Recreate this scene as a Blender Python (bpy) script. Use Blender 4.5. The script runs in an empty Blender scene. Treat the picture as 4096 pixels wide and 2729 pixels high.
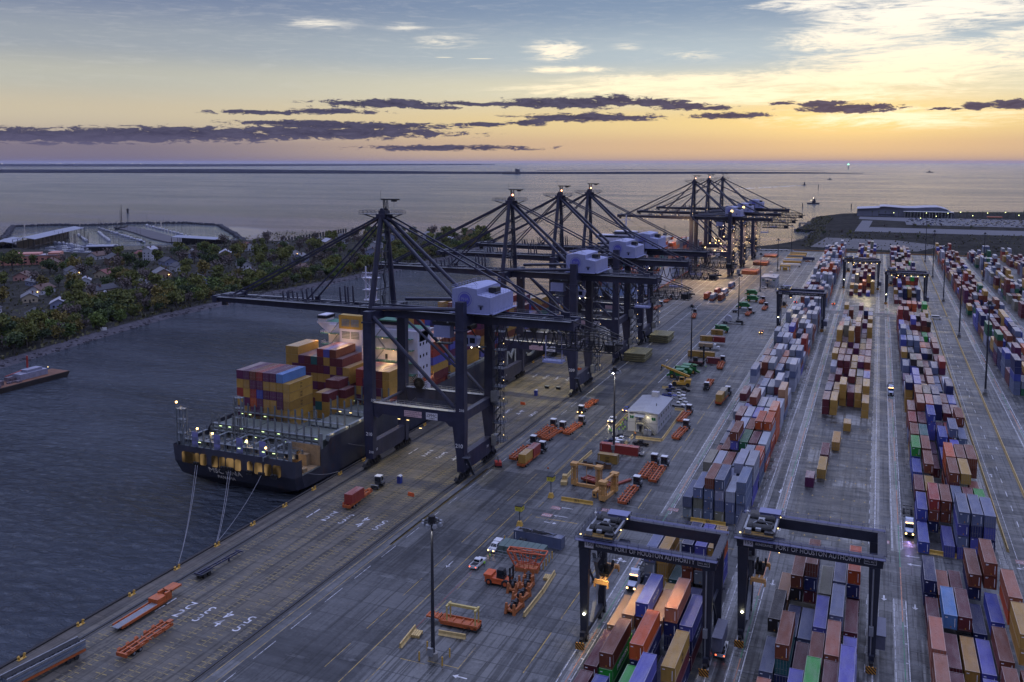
import bpy, math, random
from math import sin, cos, pi, radians, sqrt, atan2, asin
from mathutils import Vector, Matrix
random.seed(11)
C = bpy.context.scene.collection
SC = bpy.context.scene

# ---------------------------------------------------------------- helpers
class MB:
    """collects boxes, bars, tubes ... and links them as one mesh object"""
    def __init__(s): s.v=[]; s.f=[]; s.m=[]; s.cm=0
    def add(s, vs, fs):
        o=len(s.v); s.v+= [tuple(p) for p in vs]
        for f in fs: s.f.append(tuple(i+o for i in f)); s.m.append(s.cm)
        return s
    def box(s, x0,x1,y0,y1,z0,z1, rz=0, c=(0,0,0)):
        vs=[(x,y,z) for z in (z0,z1) for y in (y0,y1) for x in (x0,x1)]
        if rz or c!=(0,0,0):
            cr,sr=cos(rz),sin(rz); vs=[(c[0]+x*cr-y*sr,c[1]+x*sr+y*cr,c[2]+z) for x,y,z in vs]
        return s.add(vs,[(0,2,3,1),(4,5,7,6),(0,1,5,4),(2,6,7,3),(0,4,6,2),(1,3,7,5)])
    def hexa(s, b, t):
        """b,t: four corners each (ccw from above)"""
        return s.add(list(b)+list(t),[(3,2,1,0),(4,5,6,7),(0,1,5,4),(1,2,6,5),(2,3,7,6),(3,0,4,7)])
    def taper(s, x,y,z0,z1, w0,d0,w1,d1, x1=None,y1=None):
        x1=x if x1 is None else x1; y1=y if y1 is None else y1
        r=lambda cx,cy,w,d,z:[(cx-w/2,cy-d/2,z),(cx+w/2,cy-d/2,z),(cx+w/2,cy+d/2,z),(cx-w/2,cy+d/2,z)]
        return s.hexa(r(x,y,w0,d0,z0),r(x1,y1,w1,d1,z1))
    def bar(s, p, q, w, h=None):
        h=w if h is None else h; p=Vector(p);q=Vector(q);d=(q-p)
        if d.length<1e-6: return s
        d.normalize(); up=Vector((0,0,1)) if abs(d.z)<.95 else Vector((0,1,0))
        a=d.cross(up).normalized(); b=a.cross(d).normalized()
        a*=w/2; b*=h/2
        return s.hexa([p-a-b,p+a-b,p+a+b,p-a+b][::-1],[q-a-b,q+a-b,q+a+b,q-a+b][::-1])
    def tube(s, p, q, r, n=8, r2=None, cap=True):
        r2=r if r2 is None else r2; p=Vector(p);q=Vector(q);d=(q-p).normalized()
        up=Vector((0,0,1)) if abs(d.z)<.95 else Vector((0,1,0))
        a=d.cross(up).normalized(); b=a.cross(d).normalized()
        vs=[];fs=[]
        for k in range(n):
            t=2*pi*k/n; e=a*cos(t)+b*sin(t); vs+=[p+e*r,q+e*r2]
        for k in range(n):
            j=(k+1)%n; fs.append((2*k,2*j,2*j+1,2*k+1))
        if cap: fs.append(tuple(2*k for k in range(n))[::-1]); fs.append(tuple(2*k+1 for k in range(n)))
        return s.add(vs,fs)
    def path(s, pts, r, n=6):
        for a,b in zip(pts,pts[1:]): s.tube(a,b,r,n)
        return s
    def prism(s, poly, z0, z1):
        n=len(poly); vs=[(x,y,z0) for x,y in poly]+[(x,y,z1) for x,y in poly]
        fs=[tuple(range(n))[::-1],tuple(range(n,2*n))]+[(i,(i+1)%n,n+(i+1)%n,n+i) for i in range(n)]
        return s.add(vs,fs)
    def prof(s, poly, y0, y1, ax='y'):
        """poly in (x,z) extruded along y (ax='y') or (y,z) extruded along x (ax='x')"""
        n=len(poly)
        if ax=='y': vs=[(x,y0,z) for x,z in poly]+[(x,y1,z) for x,z in poly]
        else: vs=[(y0,x,z) for x,z in poly]+[(y1,x,z) for x,z in poly]
        fs=[tuple(range(n)),tuple(range(n,2*n))[::-1]]+[(i,n+i,n+(i+1)%n,(i+1)%n) for i in range(n)]
        return s.add(vs,fs)
    def ball(s, c, r, n=8, m=5, sz=1.0):
        vs=[(c[0],c[1],c[2]-r*sz)];fs=[]
        for i in range(1,m):
            a=-pi/2+pi*i/m
            for k in range(n): vs.append((c[0]+r*cos(a)*cos(2*pi*k/n),c[1]+r*cos(a)*sin(2*pi*k/n),c[2]+r*sz*sin(a)))
        vs.append((c[0],c[1],c[2]+r*sz))
        for k in range(n): fs.append((0,1+(k+1)%n,1+k))
        for i in range(m-2):
            for k in range(n):
                a=1+i*n+k;b=1+i*n+(k+1)%n; fs.append((a,b,b+n,a+n))
        t=len(vs)-1
        for k in range(n): fs.append((1+(m-2)*n+k,1+(m-2)*n+(k+1)%n,t))
        return s.add(vs,fs)
    def quad(s, *p): return s.add(p,[(0,1,2,3)])
    def wheel(s, c, r, w, ax='x', n=10):
        d=Vector((w/2,0,0)) if ax=='x' else Vector((0,w/2,0)); c=Vector(c)
        return s.tube(c-d,c+d,r,n)
    def rail(s, p, q, h=1.1, n=None, t=.06):
        """handrail with posts from p to q"""
        p=Vector(p);q=Vector(q);L=(q-p).length;n=n or max(1,int(L/2))
        for k in range(n+1):
            a=p.lerp(q,k/n); s.bar(a,a+Vector((0,0,h)),t)
        for z in (h,h*.5): s.bar(p+Vector((0,0,z)),q+Vector((0,0,z)),t)
        return s
    def mesh(s, name, mats, smooth=False):
        me=bpy.data.meshes.new(name); me.from_pydata(s.v,[],s.f)
        if not isinstance(mats,(list,tuple)): mats=[mats]
        for m in mats: me.materials.append(m)
        if len(mats)>1: me.polygons.foreach_set('material_index',s.m)
        if smooth: me.polygons.foreach_set('use_smooth',[True]*len(s.f))
        me.update(); return me
    def build(s, name, mats, parent=None, loc=None, rz=0, smooth=False):
        o=bpy.data.objects.new(name,s.mesh(name,mats,smooth)); C.objects.link(o)
        if loc: o.location=loc
        if rz: o.rotation_euler=(0,0,rz)
        if parent: o.parent=parent
        return o

def tag(o,label=None,cat=None,group=None,kind=None):
    if label: o['label']=label
    if cat: o['category']=cat
    if group: o['group']=group
    if kind: o['kind']=kind
    return o
def thing(name,label,cat,loc=(0,0,0),rz=0,group=None):
    o=bpy.data.objects.new(name,None); C.objects.link(o); o.location=loc; o.rotation_euler=(0,0,rz)
    o.empty_display_size=.5
    return tag(o,label,cat,group)
def part(o,parent,label=None):
    o.parent=parent
    if label: o['label']=label
    return o
KIDS={}
def tree_copy(o,parent=None,loc=None,rz=None,label=None,group=None):
    c=o.copy(); C.objects.link(c)
    if parent: c.parent=parent
    if loc is not None: c.location=loc
    if rz is not None: c.rotation_euler=(0,0,rz)
    if label: c['label']=label
    if group: c['group']=group
    for ch in list(o.children): tree_copy(ch,c)
    return c
def lettering(txt,mat,loc,rot,size,parent=None,name='lettering',align='CENTER',shear=0,sx=1.0,depth=.01,sp=1.0,fit=0):
    cu=bpy.data.curves.new(name,'FONT'); cu.body=txt; cu.size=size; cu.align_x=align; cu.align_y='CENTER'
    cu.extrude=depth; cu.shear=shear; cu.space_line=.75; cu.space_character=sp; cu.resolution_u=3
    cu.materials.append(mat)
    key=(txt,mat.name,size,align,shear,depth,sp)
    if key not in TMESH:
        t=bpy.data.objects.new('tmp',cu); me=bpy.data.meshes.new_from_object(t); me.name=name; bpy.data.objects.remove(t); TMESH[key]=me
    bpy.data.curves.remove(cu)
    o=bpy.data.objects.new(name,TMESH[key]); C.objects.link(o); o.location=loc; o.rotation_euler=rot; o.scale=(sx,1,1)
    if parent: o.parent=parent
    if fit:
        xs=[v.co.x for v in o.data.vertices]; o.scale=(fit/(max(xs)-min(xs)),1,1)
    return o
TMESH={}
EAST=(pi/2,0,pi/2); SOUTH=(pi/2,0,0); FLOOR=(0,0,0)

# camera model (a shift lens: pitch 5.5 deg down, yaw 22.4 deg left of the yard lanes)
YAW=radians(22.392); PIT=radians(5.4975); F=3561.0; CX=2048.0; CY=989.6; CAMH=95.5
def pix_dir(px,py):
    u=(px-CX)/F; v=-(py-CY)/F
    x,y,z=u, cos(PIT)+v*sin(PIT), -sin(PIT)+v*cos(PIT)
    return Vector((x*cos(YAW)-y*sin(YAW), x*sin(YAW)+y*cos(YAW), z)).normalized()

# ---------------------------------------------------------------- materials
MATS={}
def nodes(m):
    m.use_nodes=True; nt=m.node_tree; nt.nodes.clear(); return nt
class G:
    """tiny node-graph writer"""
    def __init__(s,nt): s.nt=nt
    def n(s,t,**k):
        nd=s.nt.nodes.new(t)
        for a,b in k.items(): setattr(nd,a,b)
        return nd
    def l(s,a,b): s.nt.links.new(a,b)
    def put(s,sock,v):
        if hasattr(v,'is_linked') or isinstance(v,bpy.types.NodeSocket): s.l(v,sock)
        else: sock.default_value=v
    def m(s,op,a,b=0.0,c=0.0,clamp=False):
        nd=s.n('ShaderNodeMath',operation=op,use_clamp=clamp)
        for i,v in enumerate((a,b,c)): s.put(nd.inputs[i],v)
        return nd.outputs[0]
    def mix(s,f,a,b,bt='MIX'):
        nd=s.n('ShaderNodeMix',data_type='RGBA',blend_type=bt)
        s.put(nd.inputs[0],f); s.put(nd.inputs[6],a); s.put(nd.inputs[7],b); return nd.outputs[2]
    def ss(s,x,a,b):
        nd=s.n('ShaderNodeMapRange',interpolation_type='SMOOTHSTEP')
        s.put(nd.inputs[0],x); nd.inputs[1].default_value=a; nd.inputs[2].default_value=b; return nd.outputs[0]
    def mr(s,x,a,b,c,d):
        nd=s.n('ShaderNodeMapRange'); s.put(nd.inputs[0],x)
        for i,v in enumerate((a,b,c,d)): nd.inputs[i+1].default_value=v
        return nd.outputs[0]
    def noise(s,vec,scale,detail=3,rough=.55,dist=0.0):
        nd=s.n('ShaderNodeTexNoise'); s.l(vec,nd.inputs['Vector']); nd.inputs['Scale'].default_value=scale
        nd.inputs['Detail'].default_value=detail; nd.inputs['Roughness'].default_value=rough; nd.inputs['Distortion'].default_value=dist
        return nd.outputs['Fac']
    def mapping(s,vec,sc=(1,1,1),rot=(0,0,0),loc=(0,0,0)):
        nd=s.n('ShaderNodeMapping'); s.l(vec,nd.inputs[0]); nd.inputs['Scale'].default_value=sc
        nd.inputs['Rotation'].default_value=rot; nd.inputs['Location'].default_value=loc; return nd.outputs[0]
    def bsdf(s,col,rough=.6,metal=0.0,bump=None,bstr=.2,bdist=.05,spec=None,normal=None):
        b=s.n('ShaderNodeBsdfPrincipled'); s.put(b.inputs['Base Color'],col); s.put(b.inputs['Roughness'],rough); s.put(b.inputs['Metallic'],metal)
        if spec is not None: b.inputs['Specular IOR Level'].default_value=spec
        if bump is not None:
            bn=s.n('ShaderNodeBump'); bn.inputs['Strength'].default_value=bstr; bn.inputs['Distance'].default_value=bdist
            s.l(bump,bn.inputs['Height']); s.l(bn.outputs[0],b.inputs['Normal'])
        o=s.n('ShaderNodeOutputMaterial'); s.l(b.outputs[0],o.inputs[0]); return b
def rgb(c): return (c[0],c[1],c[2],1)
def mat(name,col,rough=.55,metal=0.0,var=.35,scale=.6,bump=.0,rust=0.0):
    """worn paint: base colour broken up by procedural noise, optional rust blotches"""
    if name in MATS: return MATS[name]
    m=bpy.data.materials.new(name); g=G(nodes(m)); tc=g.n('ShaderNodeTexCoord').outputs['Object']
    n1=g.noise(tc,scale,4,.65); n2=g.noise(g.mapping(tc,(1,1,.25)),scale*4,3)
    f=g.m('ADD',g.m('MULTIPLY',n1,.6),g.m('MULTIPLY',n2,.4))
    c=g.mix(g.mr(f,.3,.7,0,1),rgb([x*(1-var) for x in col]),rgb([min(1,x*(1+var*.7)+.004) for x in col]))
    if rust: c=g.mix(g.m('MULTIPLY',g.ss(g.noise(g.mapping(tc,(1,1,.4)),scale*2.3,5,.7),.56,.68),rust),c,rgb((.13,.05,.025)))
    g.bsdf(c,g.mr(n2,.3,.7,max(.05,rough-.12),min(1,rough+.12)),metal,n2 if bump else None,bump)
    MATS[name]=m; return m
def emit(name,col,st):
    if name in MATS: return MATS[name]
    m=bpy.data.materials.new(name); g=G(nodes(m)); e=g.n('ShaderNodeEmission'); e.inputs[0].default_value=rgb(col); e.inputs[1].default_value=st
    g.l(e.outputs[0],g.n('ShaderNodeOutputMaterial').inputs[0]); MATS[name]=m; return m
def container_paint(name,col=None):
    """weathered corrugated steel; colour comes from the object's own colour or a constant"""
    m=bpy.data.materials.new(name); g=G(nodes(m)); geo=g.n('ShaderNodeNewGeometry'); pos=geo.outputs['Position']
    if col is None:
        oi=g.n('ShaderNodeObjectInfo'); base=oi.outputs['Color']
    else:
        r=g.n('ShaderNodeRGB'); r.outputs[0].default_value=rgb(col); base=r.outputs[0]
    n1=g.noise(pos,.35,4,.6); n2=g.noise(g.mapping(pos,(1.2,1.2,.25)),1.6,4,.7); n3=g.noise(g.mapping(pos,(1,.22,1)),.9,3)
    c=g.mix(g.mr(n1,.3,.72,.0,.5),base,g.mix(1.0,base,rgb((.55,.5,.5)),'MULTIPLY'))
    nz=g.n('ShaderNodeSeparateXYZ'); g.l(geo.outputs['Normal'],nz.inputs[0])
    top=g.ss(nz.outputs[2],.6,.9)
    # roofs are dusty; the pale sky sheen of upward faces is painted into the dust colour
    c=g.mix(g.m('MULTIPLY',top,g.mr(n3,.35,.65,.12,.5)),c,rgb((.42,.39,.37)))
    c=g.mix(g.m('MULTIPLY',g.ss(n2,.62,.74),.65),c,rgb((.11,.045,.025)))
    sp=g.n('ShaderNodeSeparateXYZ'); g.l(pos,sp.inputs[0])
    bump=None
    if col is not None:
        w=g.m('SINE',g.m('MULTIPLY',g.m('ADD',sp.outputs[0],sp.outputs[1]),21.0)); bump=w
    g.bsdf(c,g.m('SUBTRACT',g.mr(n2,.3,.7,.36,.62),g.m('MULTIPLY',top,.14)),0,bump,.6,.05,spec=.5)
    MATS[name]=m; return m

STEEL=mat('crane_steel',(.024,.026,.058),.42,0,.45,.25,0,.1)
STEEL2=mat('dark_walkway_steel',(.05,.055,.075),.5,0,.3,.5)
GALV=mat('galvanised_steel',(.28,.29,.32),.45,.5,.25,1)
HOUSEM=mat('machinery_house_paint',(.26,.28,.47),.5,0,.15,.3)
WHITE=mat('white_paint',(.62,.62,.64),.45,0,.15,.8)
BLACK=mat('black_rubber',(.012,.012,.014),.7,0,.3,2)
DARK=mat('dark_machinery',(.02,.02,.025),.5,.2,.5,1.5)
ORANGE=mat('orange_chassis_paint',(.42,.10,.025),.5,0,.4,.8,0,.55)
YELLOW=mat('yellow_paint',(.55,.33,.06),.5,0,.3,.9,0,.25)
CREAM=mat('cream_concrete',(.50,.36,.15),.75,0,.35,.9,.2)
RED=mat('red_paint',(.30,.03,.025),.5,0,.3,.8)
GREEN=mat('green_machine_paint',(.015,.14,.03),.35,0,.3,.8)
GLASS=mat('dark_glass',(.01,.013,.02),.08,0,.2,1)
CONC=mat('concrete',(.22,.21,.2),.85,0,.3,.4,.2)
TEXTW=mat('white_lettering',(.86,.86,.90),.6,0,.05,1)
TEXTB=mat('black_lettering',(.012,.012,.014),.6,0,.05,1)
TEXTBLUE=mat('blue_lettering',(.03,.03,.25),.6,0,.05,1)
SIGNW=mat('white_signboard',(.62,.6,.66),.6,0,.08,1)
SIGNP=mat('pink_signboard',(.62,.42,.46),.6,0,.08,1)
L_WARM=emit('warm_lamp',(1,.58,.18),9); L_WHITE=emit('white_lamp',(1,.86,.6),9); L_GREEN=emit('greenish_lamp',(.75,1,.45),2.6)
L_RED=emit('tail_lamp',(1,.12,.04),6); L_AMBER=emit('amber_lamp',(1,.45,.1),12); L_WIN=emit('lit_window',(1,.7,.3),1.6)
L_SOFT=emit('soft_warm_lamp',(1,.72,.3),3.2)

# ---------------------------------------------------------------- world
def build_world():
    w=bpy.data.worlds.new('World'); SC.world=w; w.use_nodes=True; nt=w.node_tree; nt.nodes.clear(); g=G(nt)
    d=g.n('ShaderNodeTexCoord').outputs['Generated']; s=g.n('ShaderNodeSeparateXYZ'); g.l(d,s.inputs[0])
    az=g.m('MULTIPLY',g.m('ARCTAN2',s.outputs[0],s.outputs[1]),180/pi)
    el=g.m('MULTIPLY',g.m('ARCSINE',s.outputs[2]),180/pi)
    def ramp(stops):
        r=g.n('ShaderNodeValToRGB'); r.color_ramp.interpolation='EASE'
        e=r.color_ramp.elements
        while len(e)<len(stops): e.new(.5)
        for k,(p,c) in enumerate(stops):
            e[k].position=p; e[k].color=rgb([((x/255+.055)/1.055)**2.4 if x>10 else x/3294 for x in c])
        g.l(g.m('POWER',g.m('MAXIMUM',g.m('DIVIDE',el,90.0),0.0),.5),r.inputs[0]); return r.outputs[0]
    P=lambda e:sqrt(e/90)
    left=ramp([(0,(140,130,150)),(P(1),(176,160,154)),(P(3),(204,192,168)),(P(5),(188,188,178)),(P(7),(158,166,176)),(P(10),(120,134,164)),(P(20),(140,152,200)),(P(45),(182,192,238)),(1,(182,192,242))])
    right=ramp([(0,(176,152,144)),(P(1),(218,184,146)),(P(2.5),(240,212,152)),(P(4.5),(232,224,194)),(P(6.5),(184,198,206)),(P(10),(132,154,182)),(P(20),(140,153,200)),(P(45),(182,192,238)),(1,(182,192,242))])
    aw=g.m('ABSOLUTE',g.m('ADD',az,2.0))
    col=g.mix(g.ss(aw,48.0,6.0),left,right)
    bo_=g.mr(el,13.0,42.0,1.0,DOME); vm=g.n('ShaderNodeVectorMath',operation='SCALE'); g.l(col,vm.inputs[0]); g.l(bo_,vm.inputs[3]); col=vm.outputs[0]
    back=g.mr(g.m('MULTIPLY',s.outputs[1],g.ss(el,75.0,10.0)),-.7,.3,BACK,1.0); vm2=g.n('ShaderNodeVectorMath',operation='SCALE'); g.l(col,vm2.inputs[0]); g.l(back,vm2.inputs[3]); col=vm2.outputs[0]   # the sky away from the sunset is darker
    # glow round the sun, low over the bay
    def ell(a,e,wa,we):
        x=g.m('DIVIDE',g.m('SUBTRACT',az,a),wa); y=g.m('DIVIDE',g.m('SUBTRACT',el,e),we)
        return g.m('SQRT',g.m('ADD',g.m('MULTIPLY',x,x),g.m('MULTIPLY',y,y)))
    glow=g.m('POWER',g.m('MAXIMUM',g.m('SUBTRACT',1.0,ell(-1.6,2.7,13.0,2.9)),0.0),1.6)
    col=g.mix(g.m('MULTIPLY',glow,.7),col,rgb((1.25,.86,.28)))
    cv=g.n('ShaderNodeCombineXYZ'); g.l(az,cv.inputs[0]); g.l(el,cv.inputs[1]); v=cv.outputs[0]
    def px(x,y):
        q=pix_dir(x*4096/2353,y*4096/2353); return math.degrees(atan2(q.x,q.y)), math.degrees(asin(q.z))
    K=math.degrees(4096/2353/F)
    def cover(lst):
        acc=None
        for x,y,wx,wy,st in lst:
            a,e=px(x,y); ma=g.n('ShaderNodeVectorMath',operation='MULTIPLY_ADD'); g.l(v,ma.inputs[0]); ma.inputs[1].default_value=(1/(wx*K),1/(wy*K),0); ma.inputs[2].default_value=(-a/(wx*K),-e/(wy*K),0)
            ln=g.n('ShaderNodeVectorMath',operation='LENGTH'); g.l(ma.outputs[0],ln.inputs[0]); q=g.m('MULTIPLY_ADD',ln.outputs['Value'],-st,st)
            acc=q if acc is None else g.m('MAXIMUM',acc,q)
        return acc
    # high cirrus
    warp=g.noise(g.mapping(v,(.12,.3,1)),1.0,2)
    n=g.noise(g.mapping(v,(.09,.62,1),(0,0,radians(9))),1.5,8,.64,3.2)
    fine=g.noise(g.mapping(v,(.2,1.9,1),(0,0,radians(13))),2.4,6,.7,1.5)
    cm=cover([(2060,45,200,62,1.15),(1960,90,180,36,1.05),(2200,20,220,46,1.15),(2150,140,330,55,1.2),(2330,105,100,46,1.),(1990,178,380,34,1.15),(1560,188,300,24,1.05),(1275,117,80,26,1.0),(1400,205,260,18,.9),(1700,215,300,22,1.0),(1320,160,120,9,.7),(1265,160,60,10,.8),(735,54,70,12,.42),(935,60,45,14,.32),(1020,95,80,16,.34),(1880,8,170,18,.95),(1800,220,480,22,.8),(2060,270,300,28,.75),(1590,128,60,12,.35),(1440,106,30,9,.3)])
    ci=g.ss(g.m('ADD',cm,g.m('MULTIPLY',g.m('SUBTRACT',g.m('ADD',g.m('MULTIPLY',n,.6),g.m('MULTIPLY',fine,.4)),.5),4.6)),-.28,1.0)
    ci=g.m('MULTIPLY',ci,g.ss(cm,-.25,.45))
    warm=g.mix(g.ss(el,9.5,3.5),rgb((1.12,1.04,.90)),rgb((1.2,1.02,.68)))
    col=g.mix(g.m('MULTIPLY',ci,1.0),col,warm)
    for x,y,wx,wy in ((1020,132,26,1.6),(1103,135,38,1.6)):
        a,e=px(x,y); col=g.mix(g.m('MULTIPLY',g.ss(ell(a,e,wx*K,wy*K),1.0,.4),.7),col,rgb((.95,.88,.7)))
    mot=g.m('MULTIPLY',g.ss(g.m('ADD',g.m('MULTIPLY',n,.5),g.m('MULTIPLY',fine,.5)),.46,.72),g.ss(el,2.0,6.0)); col=g.mix(g.m('MULTIPLY',mot,.16),col,rgb((.86,.83,.78)))   # thin veil
    # low dark stratus bars
    dn=g.noise(g.mapping(v,(.5,1.9,1)),1.7,9,.74,.5); 
    dm=cover([(880,238,165,11,1),(1000,248,70,5,.9),(1300,237,200,14,1.05),(1415,230,85,12,1),(1500,236,90,9,1),(1575,245,75,9,1),(1350,270,175,11,1),(1205,282,50,8,.95),(1110,286,60,6,.95),(1670,266,95,8,1),(1950,249,125,11,1),(1890,240,60,9,1),(2335,239,55,11,1),(2245,244,45,8,.95),(120,312,420,17,1.05),(430,308,330,17,1.05),(760,305,320,15,1.05),(820,290,250,10,1),(700,283,170,8,1),(1020,340,240,7,.9),(600,258,110,6,.75),(760,256,130,6,.7),(1060,237,40,5,.8),(1640,248,60,5,.8),(1800,238,30,5,.8),(2180,250,60,4,.7),(1100,240,60,5,.8)])
    dc=g.ss(g.m('ADD',dm,g.m('MULTIPLY',g.m('SUBTRACT',dn,.53),3.4)),-.12,.22); dc=g.m('MULTIPLY',dc,g.ss(dm,-.6,.05))
    col=g.mix(g.m('MULTIPLY',dc,1.0),col,g.mix(g.mr(dn,.35,.7,0,1),rgb((.040,.040,.085)),rgb((.105,.10,.17))))
    bank=g.m('MULTIPLY',g.ss(az,-24.0,-48.0),g.ss(el,2.0,.8))
    col=g.mix(g.m('MULTIPLY',bank,.72),col,rgb((.125,.115,.21)))
    # real twilight scattering on top of the cloud picture
    sky=g.n('ShaderNodeTexSky'); sky.sky_type='NISHITA'; sky.sun_disc=False; sky.sun_elevation=radians(2.5); sky.sun_rotation=radians(-1.6); sky.altitude=95
    sc=g.n('ShaderNodeVectorMath',operation='SCALE'); g.l(sky.outputs[0],sc.inputs[0]); sc.inputs[3].default_value=.0015
    ad=g.n('ShaderNodeVectorMath',operation='ADD'); g.l(sc.outputs[0],ad.inputs[0]); g.l(col,ad.inputs[1])
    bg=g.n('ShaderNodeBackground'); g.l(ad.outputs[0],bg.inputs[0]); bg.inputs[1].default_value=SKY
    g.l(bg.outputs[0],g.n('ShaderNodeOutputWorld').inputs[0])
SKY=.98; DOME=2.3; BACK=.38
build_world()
su=bpy.data.lights.new('sun','SUN'); su.energy=.07; su.color=(1,.68,.4); su.angle=radians(40)
so=bpy.data.objects.new('sun',su); C.objects.link(so)
sd=Vector((sin(radians(-1.6))*cos(radians(2.6)),cos(radians(-1.6))*cos(radians(2.6)),sin(radians(2.6))))
so.rotation_euler=sd.to_track_quat('Z','Y').to_euler(); so.location=(0,900,200)
cam=bpy.data.cameras.new('camera'); co=bpy.data.objects.new('camera',cam); C.objects.link(co); SC.camera=co
co.location=(0,0,CAMH); co.rotation_euler=(pi/2-PIT,0,YAW); cam.sensor_width=36; cam.lens=F/4096*36; cam.shift_y=-(1364.5-CY)/4096
cam.clip_start=1; cam.clip_end=300000
SC.view_settings.view_transform='Standard'; SC.view_settings.look='None'; SC.view_settings.exposure=0; SC.view_settings.gamma=1
SC.cycles.max_bounces=5; SC.cycles.diffuse_bounces=2; SC.cycles.glossy_bounces=3; SC.cycles.volume_bounces=0; SC.cycles.sample_clamp_indirect=4
SC.cycles.caustics_reflective=False; SC.cycles.caustics_refractive=False
def lamp(name,loc,power,col,typ='POINT',size=.3,aim=None,angle=120,blend=.6):
    l=bpy.data.lights.new(name,typ); l.energy=power; l.color=col
    if typ=='SPOT': l.spot_size=radians(angle); l.spot_blend=blend
    l.shadow_soft_size=size
    o=bpy.data.objects.new(name,l); C.objects.link(o); o.location=loc
    if aim is not None: o.rotation_euler=(Vector(loc)-Vector(aim)).to_track_quat('Z','Y').to_euler()
    return o
CRK=1.5; SHK=.9; HAZE=1.3e-5
# ---------------------------------------------------------------- the setting
def sheet(name,poly,z,m,kind='structure',thick=0.0):
    b=MB()
    if thick: b.prism(poly,z-thick,z)
    else: b.add([(x,y,z) for x,y in poly],[tuple(range(len(poly)))])
    return tag(b.build(name,m),kind=kind)
def ground_mat(name,c0,c1,joint,slab=(9,5),rough=(.24,.78),streak=.35,tint=None):
    m=bpy.data.materials.new(name); g=G(nodes(m)); pos=g.n('ShaderNodeNewGeometry').outputs['Position']
    big=g.noise(pos,.02,3,.6); mid=g.noise(pos,.13,5,.68); fine=g.noise(pos,1.3,4,.75); st=g.noise(g.mapping(pos,(.5,.014,1)),1.0,4,.62); st2=g.noise(g.mapping(pos,(1.1,.02,1)),1.2,3,.6); cr=g.noise(g.mapping(pos,(.05,.5,1)),.9,4,.65)
    def brick(w,h,ms,off):
        br=g.n('ShaderNodeTexBrick'); g.l(g.mapping(pos,(1,1,1),(0,0,0),off),br.inputs['Vector'])
        br.inputs['Scale'].default_value=1; br.inputs['Brick Width'].default_value=w; br.inputs['Row Height'].default_value=h; br.inputs['Mortar Size'].default_value=ms
        br.inputs['Color1'].default_value=(.2,.2,.2,1); br.inputs['Color2'].default_value=(.8,.8,.8,1); br.inputs['Mortar'].default_value=(.5,.5,.5,1); return br
    br=brick(slab[0],slab[1],.11,(3.3,1.7,0)); b2=brick(slab[0]*2.3,slab[1]*4.1,0.0,(7.1,2.9,0))
    f=g.m('ADD',g.m('ADD',g.m('MULTIPLY',big,.3),g.m('MULTIPLY',mid,.34)),g.m('ADD',g.m('MULTIPLY',st,streak),g.m('MULTIPLY',g.m('SUBTRACT',br.outputs['Color'],.5),.22)))
    f=g.m('ADD',f,g.m('ADD',g.m('MULTIPLY',g.m('SUBTRACT',fine,.5),.34),g.m('MULTIPLY',g.m('SUBTRACT',b2.outputs['Color'],.5),.16)))
    c=g.mix(g.mr(f,.41,.60,0,1),rgb(c0),rgb(c1))
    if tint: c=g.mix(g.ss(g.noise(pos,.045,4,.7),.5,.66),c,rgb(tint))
    dark=rgb([x*.36 for x in c0])
    c=g.mix(g.m('MULTIPLY',g.ss(st2,.51,.61),.72),c,dark)                                            # tyre tracks along the lanes
    c=g.mix(g.m('MULTIPLY',g.ss(g.noise(g.mapping(pos,(1,.45,1)),.22,6,.78),.56,.66),.68),c,dark)       # oil and rubber stains
    c=g.mix(g.m('MULTIPLY',g.ss(g.m('MULTIPLY',cr,g.m('ADD',mid,.5)),.62,.74),.5),c,rgb([min(.4,x*1.9) for x in c1]))  # dried pale dust
    c=g.mix(g.m('MULTIPLY',br.outputs['Fac'],joint),c,dark)
    ro=g.mr(g.m('ADD',g.m('MULTIPLY',cr,.5),g.m('MULTIPLY',mid,.5)),.38,.62,rough[0],rough[1])
    g.bsdf(c,ro,0,fine,.3,.03,spec=.5); return m
M_YARD=ground_mat('yard_concrete',(.036,.037,.040),(.120,.120,.120),.8)
M_APRON=ground_mat('apron_asphalt',(.028,.029,.032),(.092,.092,.093),.6,(14,7),(.4,.85),.3)
M_WHARF=ground_mat('wharf_deck',(.035,.031,.026),(.104,.091,.073),.55,(11,4),(.45,.85),.5,(.062,.056,.047))
M_EDGE=ground_mat('quay_edge_deck',(.045,.038,.033),(.10,.085,.07),.4,(6,5),(.5,.9),.3)
M_STRIP=ground_mat('runway_concrete',(.07,.071,.074),(.20,.20,.20),.5,(5,3),(.13,.55),.5)
M_GRASS=mat('rough_grass',(.040,.038,.034),.9,0,.6,.03,.2); M_SAND=mat('bare_gravel',(.085,.08,.088),.9,0,.4,.04)
M_LAND=mat('neighbourhood_ground',(.045,.044,.04),.95,0,.6,.03); M_ROCK=mat('rock_bank',(.085,.08,.095),.9,0,.5,.25,.4)
M_FAR=mat('far_marsh',(.022,.024,.035),.95,0,.3,.002); M_ROAD=mat('road_asphalt',(.085,.085,.105),.85,0,.2,.05)
QX=-150.6
for _m in (M_GRASS,M_LAND,M_FAR,M_ROCK): 
    for _n in _m.node_tree.nodes:
        if _n.type=='BSDF_PRINCIPLED': _n.inputs['Specular IOR Level'].default_value=.0
yard=sheet('yard_ground',[(QX,-60),(700,-60),(700,1000),(QX,1000)],0,M_YARD,thick=9)
sheet('apron_pavement',[(-113,-60),(-85.5,-60),(-85.5,1000),(-113,1000)],.004,M_APRON)
sheet('wharf_pavement',[(-147.2,-60),(-113,-60),(-113,1000),(-147.2,1000)],.004,M_WHARF)
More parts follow.
